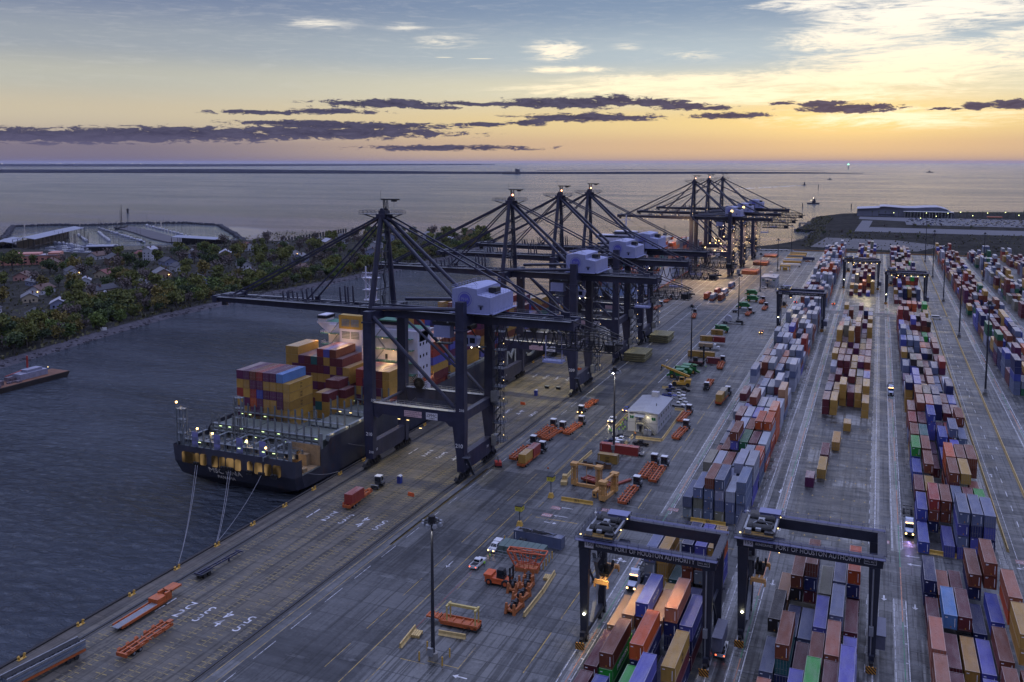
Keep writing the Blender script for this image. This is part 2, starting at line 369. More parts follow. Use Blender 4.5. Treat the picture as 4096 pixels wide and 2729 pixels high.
sheet('quay_edge_pavement',[(QX,-60),(-147.2,-60),(-147.2,1000),(QX,1000)],.004,M_EDGE)
b=MB()                                                            # lighter repair slabs in the apron
for x0,x1,y0,y1 in ((-110.3,-105.2,187,247),(-104.6,-96,247,330),(-96,-89.5,252,284),(-112.2,-109.6,120,330),(-61,-52.5,256,330)): b.quad((x0,y0,.008),(x1,y0,.008),(x1,y1,.008),(x0,y1,.008))
for x0,x1,y0,y1 in ((-141.5,-134,178,205),(-124,-118,226,238),(-97,-92,205,212)): pass
tag(b.build('repaired_pavement',ground_mat('repair_slab',(.07,.071,.073),(.15,.15,.15),.3,(13,6),(.35,.8),.2)),kind='structure')
b=MB()                                                            # wheel runways and lane strips of the yard gantries
for B0 in (-45.9,-17.2,12.1,54.0,83.0):
    for a in (-6.2,18.0):
        for y0,y1 in ((-60,205),(231,590),(604,1000)): b.quad((B0+a,y0,.004),(B0+a+2.4,y0,.004),(B0+a+2.4,y1,.004),(B0+a,y1,.004))
tag(b.build('gantry_runway_pavement',M_STRIP),kind='structure')
b=MB()                                                            # ground slots of the stacking blocks, with pale sheen painted into the colour as blotches, beside dry dust
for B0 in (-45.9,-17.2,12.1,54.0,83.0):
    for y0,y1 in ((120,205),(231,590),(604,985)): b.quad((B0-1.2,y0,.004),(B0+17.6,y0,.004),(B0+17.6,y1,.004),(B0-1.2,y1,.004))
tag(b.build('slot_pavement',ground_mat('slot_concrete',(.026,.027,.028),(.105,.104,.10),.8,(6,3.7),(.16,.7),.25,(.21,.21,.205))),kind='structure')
# water: one sheet to the horizon
def water_mat():
    m=bpy.data.materials.new('bay_water'); g=G(nodes(m)); pos=g.n('ShaderNodeNewGeometry').outputs['Position']; s=g.n('ShaderNodeSeparateXYZ'); g.l(pos,s.inputs[0])
    w1=g.noise(g.mapping(pos,(.8,1.5,1),(0,0,radians(-18))),.26,5,.62,.6); w2=g.noise(g.mapping(pos,(.7,1.6,1),(0,0,radians(25))),.085,3,.55); w3=g.noise(g.mapping(pos,(.3,1.3,1),(0,0,radians(-8))),.0035,5,.62); w4=g.noise(g.mapping(pos,(.25,1.0,1)),.02,4,.6)
    calm=g.ss(g.m('ADD',g.m('MULTIPLY',w3,.7),g.m('MULTIPLY',w4,.3)),.40,.60)                      # wind patches and slicks
    d=g.m('SQRT',g.m('ADD',g.m('POWER',g.m('ADD',s.outputs[0],930.0),2.0),g.m('POWER',g.m('SUBTRACT',s.outputs[1],930.0),2.0)))
    basin=g.ss(d,190.0,150.0)                                                                # sheltered marina basin
    y_=g.m('SUBTRACT',s.outputs[1],g.m('MULTIPLY',s.outputs[0],.1)); open_=g.ss(y_,700.0,2200.0)
    ro=g.m('ADD',g.m('MULTIPLY',open_,.10),g.mr(calm,0,1,.05,.13)); ro=g.m('MULTIPLY',ro,g.mr(basin,0,1,1.0,.28))
    h=g.m('ADD',g.m('MULTIPLY',w1,1.0),g.m('MULTIPLY',w2,2.2))
    b=g.bsdf(rgb((.052,.064,.086)),ro,0,h,.9,1.0); b.inputs['IOR'].default_value=1.33
    bn=[n for n in m.node_tree.nodes if n.type=='BUMP'][0]; g.l(g.m('MULTIPLY',g.mr(calm,0,1,.6,1.0),g.mr(basin,0,1,1.0,.12)),bn.inputs['Strength']); bn.inputs['Distance'].default_value=8.0
    return m
sheet('bay_water',[(-60000,-700),(60000,-700),(60000,60000),(-60000,60000)],-4,water_mat())
# land north of the terminal
NORTH=[(QX,1000),(700,1000),(2600,1000),(2600,2100),(700,2100),(330,1960),(160,1900),(20,1830),(-60,1760),(-100,1640),(-101,1414),(-108,1330),(-82,1322),(-79,1265),(-84,1176),(-95,1112),(-113,1060),(-128,1036)]
sheet('field',NORTH,-.2,M_GRASS,thick=6)
sheet('gravel_lot',[(-70,1052),(40,1040),(70,1120),(20,1180),(-60,1190)],-.14,M_SAND)
sheet('access_road',[(-24,1312),(2600,1300),(2600,1392),(-10,1404)],-.14,M_ROAD)
sheet('entrance_path',[(-30,1312),(-14,1312),(-8,1560),(-24,1560)],-.1,M_ROAD)
sheet('car_park_pavement',[(40,1480),(640,1470),(640,1668),(-30,1668),(-30,1600),(40,1560)],-.14,M_ROAD)
b=MB()
for k in range(60):
    t=k/59; i=t*(len(NORTH)-11)
pts=NORTH[9:]+[(QX,1000)]
for (x0,y0),(x1,y1) in zip(pts,pts[1:]):
    L=sqrt((x1-x0)**2+(y1-y0)**2); n=max(2,int(L/9))
    for k in range(n):
        t=k/n+random.uniform(0,.5)/n; r=random.uniform(1.2,3.4); b.ball((x0+(x1-x0)*t+random.uniform(-4,2),y0+(y1-y0)*t+random.uniform(-3,3),-3.0),r,6,4,.7)
tag(b.build('shore_rocks',M_ROCK),kind='stuff')
# peninsula across the channel
PEN=[(-3500,-400),(-400,-400),(-385,200),(-388,295),(-396,334),(-401,358),(-409,397),(-416,440),(-417,484),(-418,515),(-411,574),(-409,613),(-409,667),(-402,710),(-405,850),(-430,1000),(-487,1093),(-554,1053),(-626,980),(-689,904),(-735,893),(-722,876),(-738,850),(-762,758),(-787,717),(-782,703),(-880,711),(-1040,812),(-1300,880),(-3500,900)]
def inset(poly,d):
    n=len(poly);o=[]
    for i in range(n):
        a,b_,c=Vector(poly[i-1]),Vector(poly[i]),Vector(poly[(i+1)%n]); e1=(b_-a).normalized();e2=(c-b_).normalized()
        nn=(Vector((-e1.y,e1.x))+Vector((-e2.y,e2.x))).normalized(); o.append((b_.x+nn.x*d,b_.y+nn.y*d))
    return o
sheet('peninsula_ground',inset(PEN,6.5),-1.4,M_LAND)
b=MB(); IN=inset(PEN,7)
for i in range(len(PEN)):
    j=(i+1)%len(PEN); b.quad((*PEN[i],-4.3),(*PEN[j],-4.3),(*IN[j],-1.38),(*IN[i],-1.38))
tag(b.build('shore_bank',M_ROCK),kind='structure')
b=MB()
for i in range(3,16):
    (x0,y0),(x1,y1)=PEN[i],PEN[i+1]; L=sqrt((x1-x0)**2+(y1-y0)**2); n=int(L/2.2)
    for k in range(n):
        t=(k+random.random())/n; r=random.uniform(.5,1.5); q=random.uniform(0,5.5); b.ball((x0+(x1-x0)*t-q,y0+(y1-y0)*t,-4+q*.28),r,5,3,.7)
tag(b.build('bank_rocks',M_ROCK),kind='stuff')
b=MB()                                                            # breakwater round the marina
BW=[(-1040,806),(-1090,850),(-1226,967),(-1196,1010),(-1134,1036),(-1107,1095),(-1031,1127),(-951,1108),(-854,1016),(-790,955),(-722,886)]
for (x0,y0),(x1,y1) in zip(BW,BW[1:]):
    L=sqrt((x1-x0)**2+(y1-y0)**2); n=int(L/4)
    for k in range(n):
        t=(k+random.random()*.5)/n; b.ball((x0+(x1-x0)*t+random.uniform(-2,2),y0+(y1-y0)*t+random.uniform(-2,2),-3.4),random.uniform(2.4,4.2),6,4,.75)
tag(b.build('breakwater',mat('dark_rock',(.03,.03,.045),.95,0,.5,.2)),'dark rock breakwater curving round the marina basin','breakwater')
# far spits and the opposite shore, with tree cover
def pxg(x,y,z=-4):
    d=pix_dir(x,y); t=(z-CAMH)/d.z; return (d.x*t,d.y*t)
def far_land(name,top,bot,h):
    P=[pxg(*p) for p in top]+[pxg(*p) for p in reversed(bot)]
    b=MB(); b.prism(P,-6,-4+h); return tag(b.build(name,M_FAR),kind='structure')
far_land('spit_ground',[(-60,678),(420,679),(600,676.5),(900,677),(1300,681.5),(1800,687),(2300,688.5),(2800,687.5),(3200,690),(3454,693.6)],[(-60,692),(600,693),(1100,694.5),(2200,697),(3000,695.5),(3454,694.4)],1.5)
far_land('sandbar_ground',[(-60,671),(300,671.5),(430,672.5)],[(-60,673),(300,673.5),(430,673)],1)
far_land('tidal_flat_ground',[(2150,682),(2500,679),(3000,680.5),(3300,684)],[(2150,683.3),(2500,680.6),(3000,681.8),(3300,684.6)],1)
far_land('opposite_shore_ground',[(-60,656),(700,657),(1500,657.5),(1980,658.6)],[(-60,667),(800,667),(1600,662),(1980,660)],6)
b=MB(); rnd=random.Random(3)
for k in range(900):
    t=rnd.random(); px=-40+t*1960; lo=666-t*7; x,y=pxg(px,rnd.uniform(659.5,max(660,lo))); D=sqrt(x*x+y*y); b.ball((x,y,4),D*rnd.uniform(.0009,.0022),6,4,.35)
tag(b.build('far_treeline',M_FAR),kind='stuff')
b=MB()
for k in range(26):
    px=rnd.choice((rnd.uniform(0,300),rnd.uniform(0,1950))); x,y=pxg(px,rnd.uniform(654.5,659)); D=sqrt(x*x+y*y); b.ball((x,y,20),D*rnd.uniform(.0001,.0002),5,3)
tag(b.build('far_shore_lights',emit('far_light',(1,.85,.6),4)),kind='stuff')

# painted markings (each sheet lies 4 mm above what carries it)
def paint(name,col,wear=.45,sc=.5):
    m=bpy.data.materials.new(name); g=G(nodes(m)); pos=g.n('ShaderNodeNewGeometry').outputs['Position']
    n=g.noise(pos,sc,5,.75); c=g.mix(g.m('MULTIPLY',g.ss(n,.44,.62),wear),rgb(col),rgb((.07,.068,.066))); g.bsdf(c,.6); return m
PW=paint('white_road_paint',(.55,.55,.58),.75); PY=paint('yellow_road_paint',(.42,.28,.06),.8); PO=paint('orange_road_paint',(.5,.22,.12),.6); PG=paint('green_road_paint',(.06,.22,.12),.7)
PP=paint('pink_stop_panel',(.38,.19,.18),.7,1.2); PF=paint('faded_yellow_paint',(.27,.20,.065),.97,.3); PR=paint('red_road_paint',(.2,.03,.03),.8)
ZM=.012
class Lines:
    def __init__(s): s.b=MB()
    def v(s,x,y0,y1,w=.16): s.b.quad((x-w/2,y0,ZM),(x+w/2,y0,ZM),(x+w/2,y1,ZM),(x-w/2,y1,ZM)); return s
    def h(s,y,x0,x1,w=.16): s.b.quad((x0,y-w/2,ZM),(x1,y-w/2,ZM),(x1,y+w/2,ZM),(x0,y+w/2,ZM)); return s
    def dash(s,x,y0,y1,L,gap,w=.16):
        y=y0
        while y<y1: s.v(x,y,min(y+L,y1),w); y+=L+gap
        return s
    def done(s,name,m): return tag(s.b.build(name,m),kind='structure')
W=Lines(); O=Lines(); GR=Lines()
for B0 in (-45.9,-17.2,12.1,54.0,83.0):
    for y0,y1 in ((60,205 if B0!=-45.9 else 210),(233,590),(604,1000)):
        W.v(B0-5.9,y0,y1); W.v(B0-3.5,y0,y1,.2); W.v(B0+19.3,y0,y1,.2)
        y=y0
        while y<y1: W.h(y,B0-4.1,B0-3.5,.35); y+=7.4
        W.dash(B0+17.9,y0,y1,3,4,.12)
    y=60;k=0
    while y<1000: (O if k%2 else GR).v(B0-4.3,y,y+27,.2); y+=27; k+=1
W.dash(37.1,236,590,4.2,7.4,.2).dash(37.1,604,990,4.2,7.4,.2).v(34.0,233,590,.12).v(31.4,233,1000,.14)
W.v(-108.4,340,600,.2).dash(-108.4,120,340,7,5,.14).v(-85.6,374,640,.3).v(-104.9,600,990,.3).v(-99,640,990,.3).v(-66.5,700,985,.25).v(-60,640,985,.2)
for x in (-141,-136,-131,-126,-121): W.v(x,440,960,.18)
W.done('white_lane_markings',PW); O.done('orange_lane_markings',PO); GR.done('green_lane_markings',PG)
Y=Lines(); Y.v(-89.1,228,470,.14).v(-88.6,228,470,.14).v(-88.9,120,228,.16).dash(-84.3,120,228,8,5,.12).v(-90.6,400,990,.24).v(-95.5,410,990,.16).dash(-94.1,120,410,9,6,.12).dash(-58.5,40,420,15.5,6,.2)
Y.h(217.2,-82.6,-70.8,.3).h(215.6,13,30,.25).h(213.6,-15,-1,.22).h(217,-46,-30,.22).v(-112.2,100,420,.14).dash(-52,40,150,2,2,.1)
Y.h(143,-82.2,-77).h(144.2,-77,-70.4).v(-70.4,143.6,152,.12).v(-109.8,100,360,.1)
Y.done('yellow_lane_markings',PY)
R=Lines(); R.v(-84.9,150,186,.14).done('red_lane_marking',PR)
T=Lines()
for xe in (-142.2,-136.8,-131.5,-126.3,-121.0,-115.7):
    T.v(xe,60,440,.12)
    for s in (-1,1):
        y=60.0
        while y<440: T.b.quad((xe+s*.25,y,ZM),(xe+s*1.35,y,ZM),(xe+s*1.35,y+.22,ZM),(xe+s*.25,y+.22,ZM)); y+=1.5
T.done('wharf_lane_markings',PF)
B_=Lines()
for B0 in (-45.9,-17.2,12.1,54.0,83.0):
    for k in range(52):
        for i in range(7):
            y=232.4+14.8*k; x=B0-.18+2.8*i
            if y<990: B_.h(y,x-.4,x+.4,.12); B_.v(x,y-.4,y+.8,.12)
B_.done('slot_markings',PY)
def floor_text(t,x,y,size,rz=0,m=None,sx=1.0):
    o=lettering(t,m or PW,(x,y,ZM+.004),(0,0,rz),size,None,'painted_lettering',sx=sx,depth=0); tag(o,kind='structure'); return o
for yc in (142,196.5,253,309,366):
    for i,x in enumerate((-139.6,-134.3,-129.1,-123.9,-118.6)):
        for dy,rz in ((-1.9,0),(1.9,pi)): floor_text(str(i+1),x,yc+dy,4.2,rz,sx=.9)
for x,y in ((4.2,235.9),(10.2,235.9),(34.9,235.9),(-24.6,235.5),(-49.3,236.4),(-79.6,225.3),(-80.2,219.6),(-50.6,205.6),(-66.2,229),(49,236),(4.2,606),(10.2,606),(-24.6,606),(35,606)):
    s=Lines(); s.b.quad((x-1.4,y-1.1,ZM),(x+1.4,y-1.1,ZM),(x+1.4,y+1.1,ZM),(x-1.4,y+1.1,ZM)); s.done('stop_panel_marking',PP); floor_text('STOP',x,y,1.5,pi,sx=.72)
def arrow(x,y,rz=0,L=3.0,two=False):
    b=MB(); w=.16; z=ZM
    b.quad((-w,-L/2,0),(w,-L/2,0),(w,L/2-1,0),(-w,L/2-1,0)); b.add([(-.65,L/2-1,0),(.65,L/2-1,0),(0,L/2,0)],[(0,1,2)])
    if two: b.quad((.16,-.2,0),(1.0,-.2,0),(1.0,.15,0),(.16,.15,0)); b.add([(1,-.6,0),(1.9,0,0),(1,.55,0)],[(0,1,2)]); b.quad((-1.0,-.2,0),(-.16,-.2,0),(-.16,.15,0),(-1.0,.15,0)); b.add([(-1,-.6,0),(-1,.55,0),(-1.9,0,0)],[(0,1,2)])
    tag(b.build('arrow_marking',PW,loc=(x,y,z),rz=rz),kind='structure')
for a in ((-76.9,226.1,pi/2,4),(-76.5,220.1,pi/2,4),(-77.6,215.1,-pi/2,3.5),(-91.4,182.9,pi,3.6),(-68.9,141.7,pi/2,3),(10.6,229.3,pi/2,3.2),(10.9,224.6,pi/2,3.2),(4.2,204.5,pi,2.6),(10.4,202.6,pi,2.6),(-19.2,202.5,pi,3),(-47.2,224.9,pi/2,3.4),(-92,420,pi,4),(-23.4,262,pi,3),(34.8,300,0,3),(39.4,330,pi,3),(34.8,420,0,3),(-100,470,pi,4),(47.5,320,pi,3)): arrow(*a)
for a in ((-54.6,200.2,0,3.4,True),(35,232,0,3,True),(47.8,470,0,3,True)): arrow(*a)
# rails
b=MB()
for x in (-145.0,-113.9):
    b.box(x-.06,x+.06,-60,990,.004,.16); b.box(x-.75,x-.3,-60,990,.004,.014); b.box(x+.3,x+.75,-60,990,.004,.014)
tag(b.build('crane_rails',DARK),kind='structure')
b=MB(); b.box(QX-.35,QX+.3,-60,1000,-1.2,.28)
tag(b.build('quay_kerb',mat('dark_timber',(.02,.018,.02),.9)),kind='structure')
fp=None
for k in range(46):
    y=88+k*14.0+ (0 if k%2 else 2)
    if fp is None:
        b=MB(); b.box(-.9,0,-1.1,1.1,-3.6,-.3); b.tube((-.3,-1.3,-3),( -.3,1.3,-3),.5,8)
        fp=tag(b.build('quay_fender',BLACK,loc=(QX-.4,y,0)),'black rubber fender hanging on the quay wall','fender','fenders along the quay wall')
    else: tree_copy(fp,loc=(QX-.4,y,0))
# gold mooring bollards on the quay edge
bo=None
for k in range(44):
    y=115.0+13.75*k
    lab='gold painted double mooring bollard on the quay edge, '+('holding stern ropes' if abs(y-184)<3 or abs(y-170)<3 else 'number free of ropes').replace('number free','free')
    if bo is None:
        bo=thing('mooring_bollard',lab,'bollard',(-149.7,y,0),0,'mooring bollards along the quay edge')
        bo.scale=(.68,.68,.68); MB().box(-.5,.5,-1.3,1.3,.0,.12).build('base_plate',YELLOW,bo)
        for s in (-1,1): MB().tube((0,s*.75,.1),(0,s*.95,.95),.3,8,.36).tube((0,s*.95,.95),(-.1,s*1.15,1.1),.46,8,.36).build('post',YELLOW,bo)
    else: tree_copy(bo,loc=(-149.7,y,0),label=lab)

# terminal end kerb and road barriers
b=MB(); b.box(-86,700,999.4,1000.2,0,1.1); tag(b.build('boundary_wall',mat('ochre_concrete',(.32,.17,.06),.85)),'long low ochre barrier at the far end of the yard','barrier')
WORDS=['first','second','third','fourth','fifth','sixth','seventh','eighth','ninth','tenth','eleventh','twelfth','thirteenth','fourteenth','fifteenth','sixteenth']
jb=None
for X,nm,ys in ((32.5,'west',[(241,595),(606,985)]),(41.6,'east',[(281,590),(606,985)])):
    for y0,y1 in ys:
        y=y0
        while y<y1:
            lab='ochre concrete barrier segment on the %s side of the central road'%nm
            if jb is None:
                b=MB(); b.prof([(-.32,0),(.32,0),(.12,.35),(.1,.85),(-.1,.85),(-.12,.35)],0,5.8); jb=tag(b.build('road_barrier',CREAM,loc=(X,y,0)),lab,'barrier','barrier segments along the central road')
            else: tree_copy(jb,loc=(X,y,0),label=lab)
            y+=6.0 if y<420 else 6.0
# ---------------------------------------------------------------- ship-to-shore cranes
def sts_crane(label):
    T=thing('quay_crane',label,'crane',(-145,245.8,0),0,'ship to shore cranes along the quay')
    B=lambda n,b,m=STEEL,par=T,**k: b.build(n,m,par,**k)
    for s in (-1,1):
        y=10.5*s
        b=MB(); b.taper(0,y,2.6,7.6,2.6,1.9,2.9,2.2).taper(0,y,7.6,17.2,2.9,2.2,3.6,2.3).taper(0,y,17.2,21,3.6,2.3,3.1,2.3).taper(0,y,21,49.3,3.1,2.3,3.0,2.3); b.box(-1.9,1.9,y-1.4,y+1.4,45.6,46.1); B('leg',b)
        b=MB(); b.taper(31.7,y,2.6,7.6,2.2,1.9,2.7,2.2).taper(31.7,y,7.6,17.2,2.7,2.2,4.2,2.3,x1=31.2).taper(31.2,y,17.2,21,4.2,2.3,3.0,2.3,x1=31.7).taper(31.7,y,21,54.2,2.9,2.3,2.7,2.3); b.box(29.8,33.6,y-1.4,y+1.4,45.4,45.9); B('leg',b)
        p=B('portal_beam',MB().box(1.3,30.2,y-.9,y+.9,17.5,20.8).taper(3,y,16.2,17.5,1,1.6,4,1.6).taper(28.6,y,16.2,17.5,1,1.6,4,1.6))
        B('handrail',MB().rail((1.6,y-1.0,20.8),(30,y-1.0,20.8),1.1,14,.07).rail((1.6,y+1.0,20.8),(30,y+1.0,20.8),1.1,14,.07).box(1.6,30,y-1.05,y+1.05,20.8,20.86),GALV,p)
        B('diagonal_brace',MB().tube((1.6,y,47.6),(29.6,y,21.6),.62,8))
        B('diagonal_brace',MB().tube((14,y,47.0),(29.9,y,34.5),.42,8))
        B('tie_beam',MB().tube((1.4,y,50.3),(30.4,y,51.8),.62,8))
    for X,zt in ((0,49.2),(31.7,49.6)):
        B('cross_beam',MB().box(X-1.1,X+1.1,-9.4,9.4,zt-3.0,zt)); B('cross_beam',MB().box(X-.8,X+.8,-9.4,9.4,17.9,20.6) if X else MB().tube((X,-9.4,19),(X,9.4,19),.5,8))
        sb=MB(); sb.prof([(-10.6,7.7),(-10.6,3.4),(-7,2.6),(7,2.6),(10.6,3.4),(10.6,7.7)],X-1.0,X+1.0,'x'); B('sill_beam',sb)
    for X in (0,31.7):
        for s in (-1,1):
            b=MB()
            for k in range(2):
                yc=s*(12.4-5.0*k) if True else 0
                b.prof([(yc-2.3,1.0),(yc+2.3,1.0),(yc+1.9,1.9),(yc+.4,2.8),(yc-.4,2.8),(yc-1.9,1.9)],X-.5,X+.5,'x')
                for w in (-1.7,-.6,.6,1.7): b.wheel((X,yc+w,.55),.46,.4,'x',10); b.box(X-.75,X+.75,yc+w-.35,yc+w+.35,.75,1.25)
                b.tube((X+.7,yc-.9,1.3),(X+.7,yc-.9,2.3),.28,8).tube((X+.7,yc+.9,1.3),(X+.7,yc+.9,2.3),.28,8)
            B('bogie',b,DARK)
    # girders, boom
    for s in (-1,1):
        y=3.1*s
        B('boom_girder',MB().hexa([(-64.5,y-.6,47.6),(-8,y-.6,46.6),(-8,y+.6,46.6),(-64.5,y+.6,47.6)],[(-64.5,y-.6,49.3),(-8,y-.6,49.5),(-8,y+.6,49.5),(-64.5,y+.6,49.3)]))
        B('main_girder',MB().box(-7.6,64.5,y-.6,y+.6,46.6,49.6))
        B('walkway',MB().box(-64,64,y+s*.6,y+s*1.75,49.2,49.3).rail((-64,y+s*1.75,49.3),(-9,y+s*1.75,49.3),1.1,22,.07).rail((-7,y+s*1.75,49.3),(26,y+s*1.75,49.3),1.1,12,.07).rail((41,y+s*1.75,49.3),(64,y+s*1.75,49.3),1.1,9,.07),GALV)
    b=MB()
    for x in (-64.6,-50,-36,-22,-8.6,-6.8,8,20,44,54,64): b.box(x-.45,x+.45,-2.5,2.5,47.4,49.2)
    B('girder_tie',b)
    B('boom_tip',MB().box(-66.2,-64.4,-4.4,4.4,47.2,49.6).box(-65.5,-63.5,-.4,.4,45.8,47.2).rail((-66,-4.3,49.6),(-66,4.3,49.6),1.1,4,.07).box(-64,-58,-2.6,2.6,49.3,50.1))
    for x,h in ((-38.5,2.9),(-36.8,2.9),(-32.8,2.9),(-29,4.2),(-16,5.6),(-13,5.8)):
        b=MB().box(x-.3,x+.3,-1.6,1.6,49.2,49.4)
        for y in (-1.5,1.5): b.hexa([(x-.28,y-.2,49.3),(x+.28,y-.2,49.3),(x+.28,y+.2,49.3),(x-.28,y+.2,49.3)],[(x-.5,y-.2,49.3+h),(x-.2,y-.2,49.3+h),(x-.2,y+.2,49.3+h),(x-.5,y+.2,49.3+h)])
        B('boom_latch',b)
    # A frame
    for s in (-1,1): B('mast_leg',MB().tube((-1.2,s*7.0,49.4),(-.4,s*1.5,78.4),.95,10,.8))
    b=MB()
    for z in (55,61,67,73):
        t=(z-49.4)/29; y=7.0-5.5*t; b.tube((-1.2,-y,z),(-1.2,y,z),.22,6)
    B('mast_tie',b)
    b=MB(); z=50.0; s=1
    while z<77:
        t=(z-49.4)/29; yy=max(.8,(6.6-5.3*t)*.55); b.box(-.2,1.6,-yy,-yy+1.2,z,z+.1); b.rail((1.6,-yy,z),(1.6,-yy+1.2,z),1.0,1,.07); b.bar((.8,-yy+.6+.5*s,z),(.8,-yy+.9-.9*s,z+3.4),.5,.12); b.bar((1.2,-yy+.6+.5*s,z+1),(1.2,-yy+.9-.9*s,z+4.4),.07); z+=3.4; s=-s
    for x,y in ((-.2,-3.2),(1.6,-3.2),(-.2,-.6),(1.6,-.6)): b.bar((x,y,49.5),(x,y*.5,72),.11)
    B('mast_stair',b,STEEL2)
    ap=B('apex_head',MB().box(-1.9,1.4,-2.3,2.3,77.6,79.0).prof([(-2.6,79),(2.4,79),(1.2,76.2),(-1.4,76.2)],-1.2,1.2).box(-1.4,1,-1.5,1.5,79,80.0).wheel((-.3,-1.2,80.1),.75,.3,'y',12).wheel((-.3,1.2,80.1),.75,.3,'y',12))
    B('apex_platform',MB().box(-8.2,-2,-2.0,2.2,78.75,78.9).box(1.4,6.4,-2.2,2.0,78.95,79.1).rail((-8.2,-2,78.9),(-2,-2,78.9),1.1,4,.08).rail((-8.2,2.2,78.9),(-2,2.2,78.9),1.1,4,.08).rail((-8.2,-2,78.9),(-8.2,2.2,78.9),1.1,2,.08).rail((1.4,-2.2,79.1),(6.4,-2.2,79.1),1.1,3,.08).rail((6.4,-2.2,79.1),(6.4,2,79.1),1.1,2,.08).rail((1.4,2,79.1),(6.4,2,79.1),1.1,3,.08).bar((-8,0,78.8),(-2,0,77.2),.3).bar((6.2,0,79),(1.2,0,77.2),.3),STEEL2,ap)
    B('hoist_beam',MB().box(-1.2,5.4,-.25,.25,83.4,83.8).bar((0,-.5,79.5),(-.2,-.4,83.4),.25).bar((0,.5,79.5),(-.2,.4,83.4),.25).bar((1,-.5,79.5),(.9,-.4,83.4),.18).bar((1,.5,79.5),(.9,.4,83.4),.18).bar((-.2,0,80.6),(.9,0,81.4),.12).bar((-.2,0,82.0),(.9,0,82.8),.12).box(2.6,4.3,-.4,.4,82.9,83.4).tube((3.4,0,82.9),(3.4,0,80.9),.05,5).tube((-1.4,0,83.5),(-1.4,0,86.4),.05,5),DARK,ap)
    for s in (-1,1):
        B('back_strut',MB().tube((.4,s*1.6,77.6),(28.6,s*4.2,52.0),.62,10))
        B('front_stay',MB().bar((-1,s*1.7,78.2),(-58.5,s*3.1,50.1),.42,.6).box(-59.6,-57.4,s*3.1-.35,s*3.1+.35,49.3,50.6))
        B('front_stay',MB().bar((-1,s*1.3,77.2),(-28.2,s*3.1,50.0),.34,.5).box(-29,-27.2,s*3.1-.35,s*3.1+.35,49.3,50.5))
        B('rear_stay',MB().bar((1,s*1.7,78.4),(60,s*3.1,50.2),.36,.5).box(58.4,61.2,s*3.1-.4,s*3.1+.4,49.5,50.8))
    b=MB()
    for y in (-.9,-.3,.3,.9): b.bar((-1.6,y,78.6),(-56,y*1.6,50.2),.07).bar((-1.6,y,77.8),(-50,y*1.6,49.9),.07)
    for y in (-.6,.6): b.bar((.6,y,79.6),(33,y,57.4),.06)
    B('hoist_rope',b,DARK)
    # machinery house
    h=B('machinery_house',MB().prof([(27,50.4),(39.6,50.4),(39.6,55.2),(35.2,55.9),(35.2,57.6),(31,58.1),(27,57.4)],-6.8,11),HOUSEM)
    b=MB(); b.rail((27,-6.8,57.4),(35.2,-6.8,57.6),1.1,5,.06).rail((27,11,57.4),(35.2,11,57.6),1.1,5,.06).rail((27,-6.8,57.4),(27,11,57.4),1.1,9,.06).rail((39.6,-6.8,55.2),(39.6,11,55.2),1.1,9,.06).rail((35.2,-6.8,55.9),(39.6,-6.8,55.2),1.1,3,.06)
    b.box(26.6,40.8,-8,-6.85,50.25,50.4).box(39.65,40.8,-8,11.4,50.25,50.4).rail((29,-8,50.4),(40.8,-8,50.4),1.1,6,.06).rail((40.8,-8,50.4),(40.8,11.4,50.4),1.1,9,.06).bar((27.2,-7.4,54.6),(29.4,-7.4,50.6),.5,.12).bar((27.2,-7.8,55.6),(29.4,-7.8,51.6),.07)
    B('house_railing',b,HOUSEM,h)
    B('roof_unit',MB().box(36,38.6,0,3.4,55.4,57.2).box(36.2,38.4,.2,3.2,57.2,57.35),DARK,h)
    for x in (30.6,36.2): B('house_window',MB().box(x,x+.55,-6.88,-6.78,51.5,52.4).box(x-.5,x+1.1,-7.2,-6.8,52.7,52.8),GLASS,h)
    lg=B('round_emblem',MB().tube((31.2,-6.82,54.4),(31.2,-6.86,54.4),1.75,24),mat('emblem_blue',(.09,.09,.42),.5,0,.1),h)
    b=MB()
    for k in range(32):
        a,c=2*pi*k/32,2*pi*(k+1)/32; r0,r1=2.1,2.28
        b.quad(*[(31.2+r*cos(t),-6.84,54.4+r*sin(t)) for r,t in ((r0,a),(r1,a),(r1,c),(r0,c))])
    B('emblem_ring',b,MATS['emblem_blue'],lg)
    lettering('PHA',HOUSEM,(31.2,-6.88,54.4),SOUTH,1.35,lg,'emblem_letters')
    B('house_support',MB().box(27,40,-6.6,10.8,49.7,50.35),DARK)
    # trolley and cab
    t=B('trolley',MB().box(18.5,28,-3.6,3.6,45.4,46.3).box(27,31,-2.4,2.4,44.2,45.4).wheel((20,-3,46.3),.4,.3,'y').wheel((27,-3,46.3),.4,.3,'y').tube((22,-1.6,45),(22,1.6,45),.5,8),DARK)
    B('switchgear_box',MB().box(19.4,25,-4.4,-1.4,41.9,45.2).box(19.2,25.2,-4.6,-1.2,41.7,41.9),HOUSEM,t)
    b=MB()
    for x in (20,22,24.4): b.bar((x,-3.9,41.7),(x+.3,-3.9,39.8),.12).bar((x,-1.8,41.7),(x,-1.8,39.8),.12)
    b.box(19.8,24.8,-4,-1.6,39.5,39.8); B('sling_frame',b,DARK,t)
    c_=B('operator_cab',MB().prof([(29.4,39.6),(33.6,39.6),(34.2,42.0),(33.8,42.6),(29.4,42.6)],-4.2,-1.6),HOUSEM,t)
    B('cab_window',MB().box(29.7,31.0,-4.26,-4.2,40.2,42.2).box(31.6,33.3,-4.26,-4.2,40.6,42.2).box(29.34,29.4,-4,-1.8,40.2,42.2),GLASS,c_)
    B('cab_lamp',MB().ball((34.2,-3,39.4),.22,6,4).ball((32.2,-4.3,39.3),.22,6,4),L_WHITE,c_)
